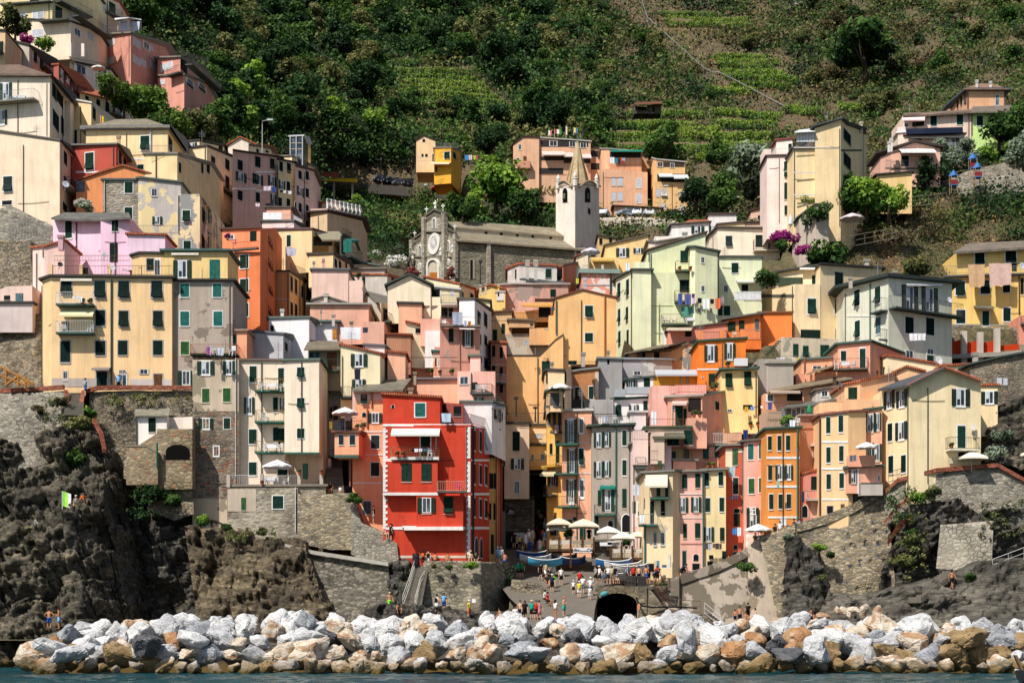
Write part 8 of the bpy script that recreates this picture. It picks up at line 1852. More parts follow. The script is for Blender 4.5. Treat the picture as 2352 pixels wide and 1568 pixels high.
def psm(pose):
 if pose in PM:return PM[pose]
 j=JS[pose];pz=j['pz'];ln=j['lean'];c_,s_=math.cos(ln*1.6),math.sin(ln*1.6)
 def T_(x,y,z):return(x,y*c_+(z)*s_+0,pz+z*c_-y*s_)
 sp,ch,nk,jw,sk_,tp_=T_(0,0,.2),T_(0,.01,.42),T_(0,.01,.57),T_(0,-.02,.64),T_(0,-.01,.73),T_(0,0,.8)
 shl,shr=T_(-.18,.01,.49),T_(.18,.01,.49);hl,hr=(-.09,0,pz-.04),(.09,0,pz-.04)
 v=[(0,0,pz),sp,ch,nk,jw,sk_,tp_,T_(0,-.1,.69)];r=[.115,.105,.125,.05,.068,.088,.05,.014];e=[(0,1),(1,2),(2,3),(3,4),(4,5),(5,6),(5,7)]
 def ch_(root,pts,rr):
  last=root
  for p,q in zip(pts,rr):v.append(p);r.append(q);e.append((last,len(v)-1));last=len(v)-1
  return last
 for sd_,sh,k in((-1,shl,'l'),(1,shr,'r')):
  el,h=Ve(j['e'+k]),Ve(j['h'+k]);d=(h-el).normalized();w=ch_(2,[sh,tuple(el),tuple(h),tuple(h+d*.05)],[.055,.042,.027,.03])
  ax=Ve((1,0,0))if abs(d.x)<.8 else Ve((0,1,0));ax=(ax-d*ax.dot(d)).normalized()
  for q,l in((-.03,.075),(-.01,.09),(.01,.085),(.03,.065)):b=h+d*.06+ax*q;ch_(w,[tuple(b),tuple(b+d*l*.55),tuple(b+d*l+Ve((0,-.012,0)))],[.009,.008,.007])
  b=h+d*.02-ax*sd_*.035;ch_(w,[tuple(b),tuple(b+d*.05-ax*sd_*.015)],[.011,.008])
  kn,an=Ve(j[z_+k]),Ve(j['a'+k]);hp=hl if k=='l' else hr
  ch_(0,[hp,tuple(Ve(hp).lerp(kn,.45)),tuple(kn),tuple(kn.lerp(an,.4)),tuple(an),tuple(an+Ve((0,-.16,-.05)))],[.095,.085,.058,.056,.035,.032])
 me=bpy.data.meshes.new('skel');me.from_pydata(v,e,[]);ob=bpy.data.objects.new('skel',me);COL.objects.link(ob)
 ob.modifiers.new('Skin','SKIN');
 if not me.skin_vertices:
  bpy.context.view_layer.objects.active=ob
 for i,sv in en(me.skin_vertices[0].data):sv.radius=(r[i]*(1.2 if i in(1,2)else 1),r[i]);sv.use_root=i==0
 ss=ob.modifiers.new('Sub','SUBSURF');ss.levels=1;ss.render_levels=1
 dg=bpy.context.evaluated_depsgraph_get();bm=bpy.data.meshes.new_from_object(ob.evaluated_get(dg));bm.name='person_body'
 bm.polygons.foreach_set(i2,[True]*len(bm.polygons));bpy.data.objects.remove(ob)
 out={C1:bm}
 s=MB();etube(s,[(0,0,pz-.02),sp,ch,T_(0,.01,.52),T_(0,.01,.56)],[.15,.135,.155,.13,.06],1.25)
 for sh,k in((shl,'l'),(shr,'r')):s.tube([T_(-.1 if k=='l' else .1,.01,.49),sh,Ve(sh).lerp(Ve(j['e'+k]),.55)],[.075,.075,.066],8)
 out['shirt']=s
 s=MB();etube(s,[(0,0,pz+.08),(0,0,pz-.09)],[.14,.15],1.3)
 for hp,k in((hl,'l'),(hr,'r')):s.tube([hp,Ve(hp).lerp(Ve(j[z_+k]),.5),Ve(hp).lerp(Ve(j[z_+k]),.82)],[.105,.1,.09],8)
 out['shorts']=s
 s=MB();etube(s,[Ve(j['kl']).lerp(Ve(j['kr']),.5)+Ve((0,0,.0)),(0,0,pz-.05),sp,ch,T_(0,.01,.5)],[.22,.17,.13,.15,.09],1.15);out[K0]=s
 s=MB();k0=Ve(sk_);s.lT([(.095,-.06),(.108,0),(.1,.06),(.06,.1),(.01,.115)],10,k0+Ve((0,.02,.01)));out[i_]=s
 s=MB();s.lT([(.1,-.12),(.115,0),(.1,.06),(.06,.1),(.01,.115)],10,k0+Ve((0,.025,.01)));s.tube([k0+Ve((0,.06,0)),k0+Ve((0,.1,-.2)),k0+Ve((0,.1,-.34))],[.09,.09,.04],8);out[C_]=s
 s=MB();s.lT([(.112,0),(.11,.06),(.06,.11),(.01,.12)],10,k0+Ve((0,0,.02)));s.box(tuple(k0+Ve((-.07,-.2,.02))),tuple(k0+Ve((.07,-.08,.04))));out[Z_]=s
 s=MB();s.lT([(.2,.03),(.2,.045),(.11,.05),(.1,.12),(.05,.14)],12,k0);out[S0]=s
 s=MB();q=Ve(ch)+Ve((0,.17,-.12));s.lT([(.1,-.2),(.15,-.16),(.15,.1),(.08,.2)],8,q,sy=.6);out['backpack']=s
 for k in list(out):
  if k!=C1:out[k]=out[k].mS(k,fl('ffffff'),True)
 out[C1].materials.append(fl('ffffff'));PM[pose]=out;return out
SKIN={'l':'e0b090',R0:'c98a64','d':'8a5636'}
CLR={p_:'f4f2ee',y_:'1e1e20',C0:'1e2a48',D1:'2c5aa8',f1:'7ab0e0','teal':'1fa890',j_:'3a8a4a','neon':'7aee30',L0:'c83028',G0:'f06a24',L1:'e8d83c',Y_:'8c8e92',i1:'e08a98',I_:'d4bc98','purple':'5a2c6a',n0:'6a4430',e_:'2a2624','denim':'5a7ca8'}
def pS(x,y,Y,pose,top,bot,head=i_,rot=0,lB='',skin='l',h=1.7,hc=e_,extra=N0,gP=N0):
 """x, y = feet in tile pixels; top/bot = colour name or None for bare"""
 pm=psm(pose);g=tp(x,y,Y)
 o=link('person',pm[C1]);o.location=g;o.rotation_euler=(0,0,math.radians(rot));k=h/1.72;o.scale=(k,k,k)
 def cm(ob,c):ob.material_slots[0].link='OBJECT';ob.material_slots[0].material=c
 cm(o,fl(SKIN[skin],.55))
 if top and bot==K0:cm(link(K0,pm[K0],o),fl(CLR[top],.9))
 else:
  if top:cm(link('shirt',pm['shirt'],o),fl(CLR[top],.9))
  if bot:cm(link('shorts',pm['shorts'],o),fl(CLR[bot],.9))
 if head:cm(link(head,pm[head],o),fl(CLR[hc if head in(i_,C_)else(p_ if hc==e_ else hc)],.9))
 if extra:cm(link('backpack',pm['backpack'],o),fl(CLR[extra],.9))
 tag(o,lB,'person',gP);return o
ry=lambda y:float(np.interp(1176+y/4,[1276,1300,1335,1372,1400,1440],[163.5,160,154,147,141,133]))
t(2,3)
for a in[
(478,955,'phone',N0,'teal',i_,60,'shirtless man in teal shorts looking at his phone on the sunny slip',{w1:G0}),
(398,985,a_,p_,N0,C_,130,'woman in white wrap standing low on the slip',{g0:R0}),
(565,752,a_,p_,y_,Z_,0,'child in white shirt and cap, black shorts, mid slip',{'h':1.3}),
(618,790,a_,L1,p_,Z_,180,'person in pale yellow top and white shorts on the slip',{'h':1.6}),
(650,752,a_,p_,'denim',i_,150,'person in white shirt and denim shorts on the slip',{}),
(622,700,a_,L0,C0,i_,0,'person in dark red shirt behind the pair in white',{}),
(722,770,'hips',p_,C0,Z_,0,'adult in white cap with child by the slip edge',{'h':1.75}),
(716,806,a_,p_,p_,Z_,180,'small child all in white at the edge of the slip',{'h':1.25}),
(452,668,a_,p_,y_,i_,20,'person in open white shirt alone in the plaza shade',{}),
(368,735,a_,C0,e_,Z_,0,'person in navy with white cap and neon shoes in shade',{}),
(385,690,c0,'neon',Y_,Z_,0,'person in green cap crouching in the plaza shade',{w1:j_}),
(325,690,c0,e_,e_,i_,0,'person in dark clothes sitting by the white bag in shade',{g0:R0}),
(262,622,l0,e_,y_,i_,60,'person in dark walking below the white and blue boats',{}),
(310,620,l0,I_,p_,i_,40,'person in white shorts walking in front of the light blue boat',{}),
(382,592,a_,p_,K0,C_,0,'woman in white dress under the light blue boat bow',{g0:R0}),
(90,605,a_,j_,e_,i_,0,'person in green top left of the blue boats',{}),
(55,605,a_,'teal',e_,i_,20,'person in turquoise at the far left of the plaza',{}),
(300,840,c0,p_,e_,i_,70,'person in white sitting on the slip wall, upper',{}),
(322,862,c0,L0,e_,i_,70,'person in dark red sitting on the slip wall, lower',{g0:R0}),
(75,990,a_,N0,C0,i_,0,'shirtless man in navy in the shaded corner left of slip',{}),
(118,992,a_,y_,y_,C_,0,'person in black in the shaded corner left of slip',{}),
(182,990,a_,'teal',e_,S0,0,'person in sun hat and green print top left of slip',{w1:I_}),
(222,990,a_,L0,y_,i_,0,'person in maroon shirt at foot of the shaded slip wall',{}),
(248,988,l0,i1,K0,i_,60,'person in pink dress pointing beside the slip wall',{}),
(30,1000,c0,p_,e_,i_,0,'person in white sitting at bottom left corner of the slip',{}),
(160,400,a_,D1,D1,i_,180,'person in bright blue shirt and shorts above the boats',{}),
(97,395,a_,y_,I_,i_,90,'person in black shirt left of the one in bright blue',{}),
(277,398,a_,N0,j_,i_,180,'shirtless man in pale green shorts at the stair foot',{}),
(255,385,a_,p_,K0,i_,180,'person in long white dress at the stair foot',{}),
(125,330,a_,p_,K0,C_,0,'woman in light dress in front of the wall map',{}),
(155,310,a_,p_,I_,Z_,0,'man with white cap in front of the wall map',{}),
(68,330,a_,L1,e_,i_,0,'child in yellow beside the dark arch wall',{'h':1.3}),
(185,300,a_,I_,I_,i_,0,'person in beige by the lower stair parapet',{}),
(20,330,a_,e_,e_,i_,0,'person in dark clothes at the left of the dark arch',{}),
]:
 x,y,ps,tp1,bt,hd,rt,lb,kw=a;pS(x,y,ry(y),ps,tp1,bt,hd,rt,lb,**kw)
for x,y,Y,ps,tp1,bt,hd,rt,lb,kw in[
(262,130,178,a_,p_,e_,i_,0,'person in white on the passage stairs, upper left',{}),(247,95,179,a_,L1,e_,C_,0,'person in yellow print on the passage stairs',{}),
(318,75,180,a_,I_,I_,i_,0,'person in beige at the top of the passage stairs',{}),(310,120,178,a_,n0,I_,C_,0,'person in brown print on the passage stairs',{}),
(300,205,172,l0,p_,p_,Z_,150,'person in white shirt and cap on the lower stairs',{}),(350,215,171,l0,p_,j_,i_,150,'person in white and green leaving under the parasol',{}),(325,190,173,l0,'neon',I_,i_,20,'person in neon yellow green on the lower stairs',{}),
(290,290,166.4,l0,G0,e_,i_,180,'person in orange among the crowd at stair foot',{}),(318,285,167,l0,p_,I_,Z_,180,'person in white at the right of the stair foot crowd',{}),(300,310,166,l0,f1,p_,i_,170,'person with striped blue towel at the stair foot',{}),
(368,262,159.6,a_,Y_,e_,i_,180,'person in grey shirt behind the terrace netting',{}),(403,262,159.6,a_,C0,e_,i_,170,'person in navy shirt behind the terrace netting',{}),(708,290,159.2,a_,y_,y_,i_,0,'waiter in black standing under the large beige parasol',{}),
(222,30,182,a_,'teal',i1,C_,180,'woman in turquoise going up into the dark passage',{})]:pS(x,y,Y,ps,tp1,bt,hd,rt,lb,**kw)
PY=150.2
for x,ps,tp1,bt,hd,rt,lb,kw in[
(768,l0,Y_,y_,i_,-60,'man in grey vest walking at the left end of the platform',{}),(805,l0,p_,e_,Z_,-60,'woman in white and cap behind the man in grey vest',{}),(845,l0,y_,f1,C_,-60,'woman in black top and light blue shorts on the platform',{}),
(886,a_,p_,y_,i_,0,'man in white t shirt and black shorts on the platform',{w1:I_}),(918,a_,I_,I_,C_,0,'woman in beige between white and black shirted men',{}),(943,a_,y_,Y_,Z_,0,'man in black shirt and grey cap on the platform',{w1:Y_}),
(958,c0,Y_,I_,Z_,30,'child in blue cap crouching on the platform',{w1:D1,'h':1.4}),(1062,a_,'denim',e_,Z_,90,'man in denim shirt with backpack by the white boats',{m2:Y_}),(1117,a_,L0,e_,S0,0,'woman in straw hat and red top behind the bins',{w1:I_}),
(1165,a_,N0,C0,i_,180,'shirtless man behind the grey railing box',{}),(1232,a_,N0,D1,i_,150,'shirtless tanned man in blue shorts at the stair top',{g0:R0}),(1305,'bend',C0,y_,i_,80,'person in navy bending over near the iron gate',{}),
(1335,a_,L0,e_,C_,0,'woman in red bikini top near the iron gate',{g0:R0}),(1255,a_,e_,e_,i_,0,'person half hidden by the shrub at the stair top',{})]:
 pS(x,655,PY,ps,tp1,bt,hd,rt,lb,**kw)
for x,y,Y,ps,tp1,bt,hd,rt,lb,kw in[
(1385,640,152.6,a_,L0,e_,i_,0,'person in red behind the concrete parapet, first',{}),(1412,635,152.6,a_,p_,i1,C_,0,'woman in pink and white behind the parapet',{}),(1448,640,152.6,a_,p_,e_,i_,90,'person in white leaning on the concrete parapet',{}),(1478,630,152.6,a_,'neon',Y_,Z_,0,'worker in neon vest and orange cap behind the parapet',{w1:G0}),
(1555,610,152.8,'bend',C0,e_,i_,60,'person in dark vest leaning at the iron stair rail',{}),(1912,560,153.4,a_,p_,p_,Z_,0,'person in white cap on the rising path',{}),(1955,550,153.4,a_,p_,Y_,Z_,0,'person wearing white helmet cap on the rising path',{}),(1990,550,153.4,a_,G0,Y_,i_,0,'person in orange on the rising path',{}),
(2237,350,153,a_,e_,e_,C_,0,'woman in dark under the white cafe parasol, left',{}),(2290,345,153,a_,e_,e_,i_,0,'person in dark under the white cafe parasol, right',{}),(2330,345,153,a_,i1,e_,i_,0,'person in pink by the white cafe parasol',{}),
(2092,1030,146,a_,N0,C0,i_,0,'shirtless tanned youth in dark shorts by the rocks',{g0:R0}),(2050,1025,146.2,a_,N0,C0,i_,0,'shirtless boy by the quay corner',{g0:R0,'h':1.35}),(2168,1000,145.8,a_,y_,y_,i_,180,'person in black t shirt by the quay corner',{}),(2150,1040,145.6,c0,N0,e_,i_,0,'shirtless person sitting by the quay corner',{g0:R0}),(2242,1010,145.6,c0,N0,y_,i_,-90,'shirtless person perched on the rock at right of quay corner',{}),
(1132,1075,140,c0,G0,e_,i_,0,'paddler in orange seen just above the boulders',{}),(1205,1078,140,c0,L0,e_,i_,0,'person in red vest just above the boulders',{})]:pS(x,y,Y,ps,tp1,bt,hd,rt,lb,**kw)
t(1,3)
for x,y,Y,ps,tp1,bt,hd,rt,lb,kw in[
(1228,902,143.4,l0,N0,'neon',i_,20,'shirtless man in neon green shorts stepping down the rock',{w1:I_,g0:R0}),(1300,985,141.2,'bend',N0,y_,i_,20,'woman in black bikini climbing over the dark rock',{g0:R0}),
(1535,512,147.6,a_,y_,n0,C_,180,'woman in black top with orange bag at the stair top',{m2:G0}),(1583,512,147.9,a_,p_,K0,Z_,180,'woman in pale dress and black cap at the stair top',{w1:y_,m2:y_}),
(1645,492,148.1,c0,N0,e_,i_,180,'bare shouldered person sitting behind the quay parapet, left',{g0:R0}),(1762,492,148.1,c0,N0,e_,i_,0,'bare shouldered person sitting behind the quay parapet, middle',{g0:R0}),(1970,480,148.0,c0,I_,e_,S0,0,'person in hat and floral top seated at red house corner',{w1:I_}),(2022,492,148.2,c0,e_,e_,i_,0,'dark haired person sitting right of the one in hat',{}),
(1190,245,148.6,c0,i1,I_,Z_,30,'person in pink cap sitting on steps by the red house',{w1:i1}),(1238,262,148.4,a_,y_,e_,Z_,120,'person in black with black cap by the steps',{w1:y_,'h':1.6}),(1080,105,149.4,a_,y_,Y_,i_,90,'man in black vest at the foot of the orange house',{}),
(1662,925,143,a_,p_,K0,i_,150,'woman in white print dress below the quay wall',{m2:y_}),(1726,915,143,a_,f1,D1,i_,0,'man in blue and white vest and blue shorts',{g0:R0}),(1957,980,141.5,a_,L1,G0,Z_,60,'person in yellow vest, orange shorts and white hat',{}),(1608,1010,140,c0,C0,e_,i_,0,'person in navy sitting low on the rocks',{}),(1650,1015,140,c0,e_,e_,i_,0,'dark haired person next to the one in navy on the rocks',{}),
(2240,1010,141,c0,N0,e_,i_,-60,'tanned person sitting in the shaded corner of the quay',{g0:R0}),(2222,480,152.2,a_,f1,Y_,Z_,180,'person in pale blue on the shaded quay end',{}),(2250,480,152.2,a_,p_,Y_,Z_,180,'person in white on the shaded quay end',{}),(2285,490,152.2,c0,N0,D1,i_,180,'broad shirtless man sitting on the quay end',{g0:R0})]:pS(x,y,Y,ps,tp1,bt,hd,rt,lb,**kw)
t(1,2)
pS(685,1410,151.4,c0,e_,I_,C_,0,'woman seated on the steps shading her eyes',skin=R0);pS(775,1412,151.8,c0,p_,e_,i_,0,'child in white on the steps',h=1.2);pS(672,1205,158,l0,p_,K0,i_,180,'person in white in the shaded alley',h=1.7)
t(0,3)
pS(452,1075,133.4,'hips',N0,D1,i_,180,'tanned man in blue trunks standing on the left rocks',skin=R0,h=1.78);pS(542,1072,133.2,'phone',N0,f1,i_,-80,'man in pale blue swim shorts facing the other on the rocks',skin=R0,h=1.78)
t(0,2)
pS(785,505,152.8,'phone',f1,D1,i_,-70,'man in light blue shirt by the brick stair wall',h=1.75);pS(1090,460,153.9,a_,f1,e_,Z_,0,'person with cap and backpack strap behind the brick parapet',hc=e_,extra=y_);pS(700,1545,143,c0,Y_,y_,Z_,0,'person in grey with hat next to the green and white flag');pS(738,1545,143,'bend',G0,y_,i_,60,'person with orange towel bending beside the flag',skin=R0)
t(3,2)
for x,y,Y,ps,tp1,bt,hd,rt,lb,kw in[(1422,1215,148.8,a_,N0,I_,i_,0,'bare shouldered child behind the cafe ramp rail',{'h':1.3}),(1568,1215,148.6,a_,p_,y_,Z_,0,'person in white head scarf at the cafe parapet',{}),(1628,1215,148.6,a_,y_,y_,S0,0,'woman in black hat at the cafe parapet',{w1:y_}),(1682,1200,148.6,a_,I_,e_,S0,0,'person in straw hat at the cafe parapet',{w1:I_}),
(1728,1190,148.8,a_,p_,e_,i_,0,'man in white left of the red backpack',{}),(1788,1180,148.6,a_,f1,e_,Z_,170,'man with red backpack and dark cap on cafe terrace',{m2:L0,w1:C0}),(1860,1190,149,c0,f1,e_,i_,0,'dark haired person under the slanted cafe parasol',{}),(1975,1180,148.8,a_,C0,e_,Z_,180,'man in navy shirt at the foot of the stone steps',{w1:C0}),
(725,1640,149.4,a_,p_,e_,i_,0,'person in white with fan below the tall peach house',{}),(790,1640,149.2,a_,G0,e_,C_,0,'long haired woman in orange below the salmon balcony',{}),(895,1620,149,a_,i1,e_,C_,0,'woman in pink under the concrete balcony',{}),(928,1620,149,a_,I_,e_,i_,0,'man in print shirt under the concrete balcony',{}),(1055,1560,149.2,a_,p_,e_,Z_,0,'person in white cap at the end of the coast path',{}),(585,1650,149.5,a_,i1,e_,i_,0,'person in pink below the slim shuttered peach house',{})]:pS(x,y,Y,ps,tp1,bt,hd,rt,lb,**kw)
t(3,3)
for x,y,Y,ps,tp1,bt,hd,rt,lb,kw in[(240,225,150.6,a_,y_,e_,i_,60,'person in black on the coast path by the poster',{}),(287,225,150.6,a_,f1,e_,i_,0,'person in pale blue on the coast path',{}),(112,245,150.8,a_,p_,e_,i_,0,'person in white beside the blue poster',{}),(65,270,151,a_,e_,e_,i_,0,'person in dark at the lower coast path',{}),(10,280,151.4,a_,i1,e_,i_,0,'person in pink next to the white parasol',{}),(590,95,149.5,a_,f1,f1,i_,0,'person in blue on the upper coast path',{}),(530,100,149.6,a_,y_,e_,S0,0,'person in straw hat on the upper coast path',{w1:I_}),
(1690,700,140.6,l0,N0,y_,C_,20,'woman in black bikini with towel walking down rock stairs',{g0:R0}),(395,1010,143,c0,N0,e_,i_,40,'sunbather lying at the foot of the right rubble wall',{g0:R0})]:pS(x,y,Y,ps,tp1,bt,hd,rt,lb,**kw)
# ================================================================ cars, laundry, furniture, lamps, dishes
CARM={}
def cms(kD):
 if kD in CARM:return CARM[kD]
 hgt={e1:1.68,J0:1.48,'sedan':1.42,d2:1.9}[kD];ln={e1:4.5,J0:3.9,'sedan':4.4,d2:4.7}[kD]
 pr={e1:[(-.5,.3),(-.5,.62),(-.47,.95),(-.3,1.03),(-.17,1.6),(.3,1.68),(.42,1.55),(.49,.98),(.5,.55),(.49,.3)],J0:[(-.5,.3),(-.5,.6),(-.46,.82),(-.28,.93),(-.12,1.42),(.2,1.48),(.4,1.36),(.49,.9),(.5,.5),(.49,.3)],
'sedan':[(-.5,.3),(-.5,.6),(-.46,.78),(-.25,.88),(-.1,1.36),(.15,1.42),(.33,.98),(.48,.92),(.5,.5),(.49,.3)],d2:[(-.5,.3),(-.5,.7),(-.45,1.0),(-.36,1.1),(-.24,1.8),(.4,1.9),(.48,1.8),(.5,1.0),(.5,.5),(.49,.3)]}[kD]
 W_=.88;rows=[]
 for y,k in((-W_,.93),(-W_*.97,1),(0,1.01),(W_*.97,1),(W_,.93)):
  row=[]
  for x,z in pr:top=z>1.05;row.append((x*ln,y*(.84 if top else 1),(z-.3)*(k if not top else 1)+.3))
  rows.append(row)
 m=len(pr);v=[p for r in rows for p in r];f=[[i*m+j,i*m+(j+1)%m,(i+1)*m+(j+1)%m,(i+1)*m+j]for i in range(4)for j in range(m)];f+=[list(range(m-1,-1,-1)),list(range(4*m,5*m))]
 out=[(C1,MB().add(v,f).mS(C1,fl('ffffff'),False))]
 g=MB();zt=hgt-.12;zb=.98 if kD!='sedan' else .92
 ia=[p for p in pr if p[1]>1.05];xa,xb=ia[0][0]*ln,ia[-1][0]*ln
 for s in(-1,1):y=s*W_*.9;g.pR([(xa-.25,y*1.02,zb),(xb+.1,y*1.02,zb),(xb-.1,y*.92,zt),(xa+.05,y*.92,zt)],(0,s*.03,0))
 out.append(('side_glass',g.mS('side_glass',glass())))
 p1=[p for p in pr if p[1]>.85];a,b=p1[1]if kD!=d2 else p1[1],ia[0]
 fw=MB().pR([(a[0]*ln-.04,-.68,a[1]+.06),(a[0]*ln-.04,.68,a[1]+.06),(b[0]*ln-.04,.6,b[1]-.05),(b[0]*ln-.04,-.6,b[1]-.05)],(-.02,0,.03));out.append(('windscreen',fw.mS('windscreen',glass())))
 c,d=ia[-1],pr[pr.index(ia[-1])+1];rw_=MB().pR([(c[0]*ln+.02,-.6,c[1]-.06),(c[0]*ln+.02,.6,c[1]-.06),(d[0]*ln+.02,.68,d[1]+.05),(d[0]*ln+.02,-.68,d[1]+.05)],(.03,0,.02));out.append(('rear_window',rw_.mS('rear_window',glass())))
 for s in(-1,1):
  out.append(('headlight',MB().box((-.5*ln-.02,s*.62-.16,.66),(-.5*ln+.05,s*.62+.16,.8)).mS('headlight',fl('e8ecf0',.2))));out.append(('rear_light',MB().box((.49*ln,s*.68-.1,.75),(.5*ln+.03,s*.68+.1,1.0)).mS('rear_light',fl('a01818',.3))))
 out.append(('number_plate',MB().box((.5*ln-.01,-.26,.62),(.5*ln+.03,.26,.74)).mS('number_plate',fl(M0))))
 wl=MB();wl.lT([(.33,-.1),(.34,-.06),(.34,.06),(.33,.1)],16);wl.v=[Ve((p.x,p.z,p.y+.34))for p in wl.v];wm=wl.mS('wheel',fl('1c1c1e',.8));rm=MB();rm.lT([(.2,-.11),(.2,.11)],10);rm.v=[Ve((p.x,p.z,p.y+.34))for p in rm.v];rmm=rm.mS('rim',fl('b0b4b8',.3,.6))
 CARM[kD]=(out,wm,rmm,ln);return CARM[kD]
def car(x,yf,Y,rot,kD,col,lB,gP='cars parked on the hillside road'):
 out,wm,rmm,ln=cms(kD);o=link('parked_car',N0);o.location=tp(x,yf,Y);o.rotation_euler=(0,0,math.radians(rot));tag(o,lB,'car',gP)
 for nm,me in out:
  q=link(nm,me,o)
  if nm==C1:q.material_slots[0].link='OBJECT';q.material_slots[0].material=fl(col,.25,.1)
 for sx in(-.31,.31):
  for sy in(-.82,.82):q=link('wheel',wm,o);q.location=(sx*ln,sy,0);link('rim',rmm,q)
def road(nA,pts,w,mat,lB=N0,kD=E_,cA=N0,th=.8):
 P=[wp(*p)for p in pts];mb=MB()
 for a,b in zip(P,P[1:]):mb.pR([a,b,b+Ve((0,w,0)),a+Ve((0,w,0))],(0,0,-th))
 o=mb.bD(nA,mat);tag(o,lB,cA,kD=kD);return o
AS=fl('5c5852',.95,k=.6)
road('road',[(800,421,377),(900,426,372),(1000,435,365),(1042,443,360),(1100,458,352),(1180,470,345),(1250,487,338),(1330,497,330)],9,AS,th=2.2)
road('road',[(1380,500,302),(1450,498,301),(1545,503,300),(1640,510,300)],16,AS)
t(1,1)
for x,y,Y,r_,k,c,lb in[(870,80,379,25,e1,'22262c','black suv first in the row beside the yellow scaffold'),(990,92,378,25,e1,'8a8e94','grey suv second in the row under the trees'),(1080,98,377,30,J0,'a8b8c8','pale blue hatchback between two dark cars'),(1160,110,375,30,d2,'2c3038','dark van in the left half of the viaduct row'),(1240,122,374,28,e1,'20242a','black suv right of the dark van'),(1340,136,372,28,e1,'50545a','dark grey suv mid row on the viaduct'),(1430,146,370,30,d2,'24282e','tall black van mid row on the viaduct'),(1522,160,368,28,J0,'20304a','dark blue hatchback left of the white suv'),(1615,173,366,30,e1,'eceef0','white suv on the viaduct beside the red car'),(1700,186,364,30,d2,'b01820','red car standing out in the viaduct row'),(1785,197,362,30,J0,'e8eaec','white hatchback right of the red car'),(1850,200,361,30,J0,'b8c4d0','silver hatchback at the right end behind leaves')]:car(x,y+4,Y-1+3,r_,k,c,lb)
t(2,1)
for x,y,Y,r_,k,c,lb in[(180,345,340,60,e1,'e8eaec','white suv left of the bell tower, first'),(240,358,339,60,J0,'30343c','dark hatchback left of the bell tower'),(300,365,338,60,e1,'d8dce0','silver suv left of the bell tower'),(365,380,337,60,J0,'202a44','dark blue car touching the bell tower edge'),(845,428,305,75,J0,'eceef0','white hatchback just right of the bell tower'),(1055,430,306,40,e1,'9aa2ac','silver grey suv in front of the salmon annex'),(1155,433,305,80,e1,'f0f2f4','white suv in the middle before the salmon annex'),(1255,437,305,95,e1,N1,'white suv with black roof right of the middle one'),(1495,453,306,60,d2,'26282e','black van below the ochre block shrubs'),(1580,455,306,70,J0,'b0b8c0','silver car at the right end of the upper road')]:car(x,y,Y,r_,k,c,lb)
t(1,1)
sc_o=link('scaffold',N0);sc_o.location=tp(600,80,372);tag(sc_o,'yellow and orange construction platform at the road end','scaffold')
MB(sc_o.location).pR([tp(610,78,372),tp(930,92,372),tp(930,75,374),tp(610,60,374)],(0,0,-.4)).bD('deck',fl('e0b020',.7),sc_o)
sb=MB(sc_o.location)
for i in range(8):sb.tube([tp(612+i*28,76,372),tp(612+i*28,8,372)],.09,4)
sb.bD('posts',fl('8a7a60'),sc_o);MB(sc_o.location).pR([tp(600,60,372.3),tp(760,62,372.3),tp(760,20,372.3),tp(600,8,372.3)],(0,.05,0)).bD('net',fl('b8482c'),sc_o)
for x in(715,885):MB(sc_o.location).box((tp(x-8,0,373).x,373,tp(0,300,373).z),(tp(x+8,0,373).x,374.2,tp(0,85,373).z)).bD('pillar',pL('9a9488'),sc_o)
def cL(x,y,w,h,Y,col,lB,mat=N0,gP=N0,nA='laundry'):
 a=tp(x,y,Y);ww,hh=w/4*Y/F,h/4*Y/F;r=random.Random(int(x*7+y));n=7;v=[];f=[]
 for j in range(4):
  for i in range(n):v.append(((i/(n-1)-.5)*ww*(1-.06*j*r.random()),-.05+.06*math.sin(i*1.9+r.random()),-hh*j/3*(1+.05*r.uniform(-1,1))))
 f=[[j*n+i,j*n+i+1,(j+1)*n+i+1,(j+1)*n+i]for j in range(3)for i in range(n-1)]
 o=link(nA,me_new(nA,v,f,mat or fl(col,.95),True));o.location=a;tag(o,lB,nA,gP)
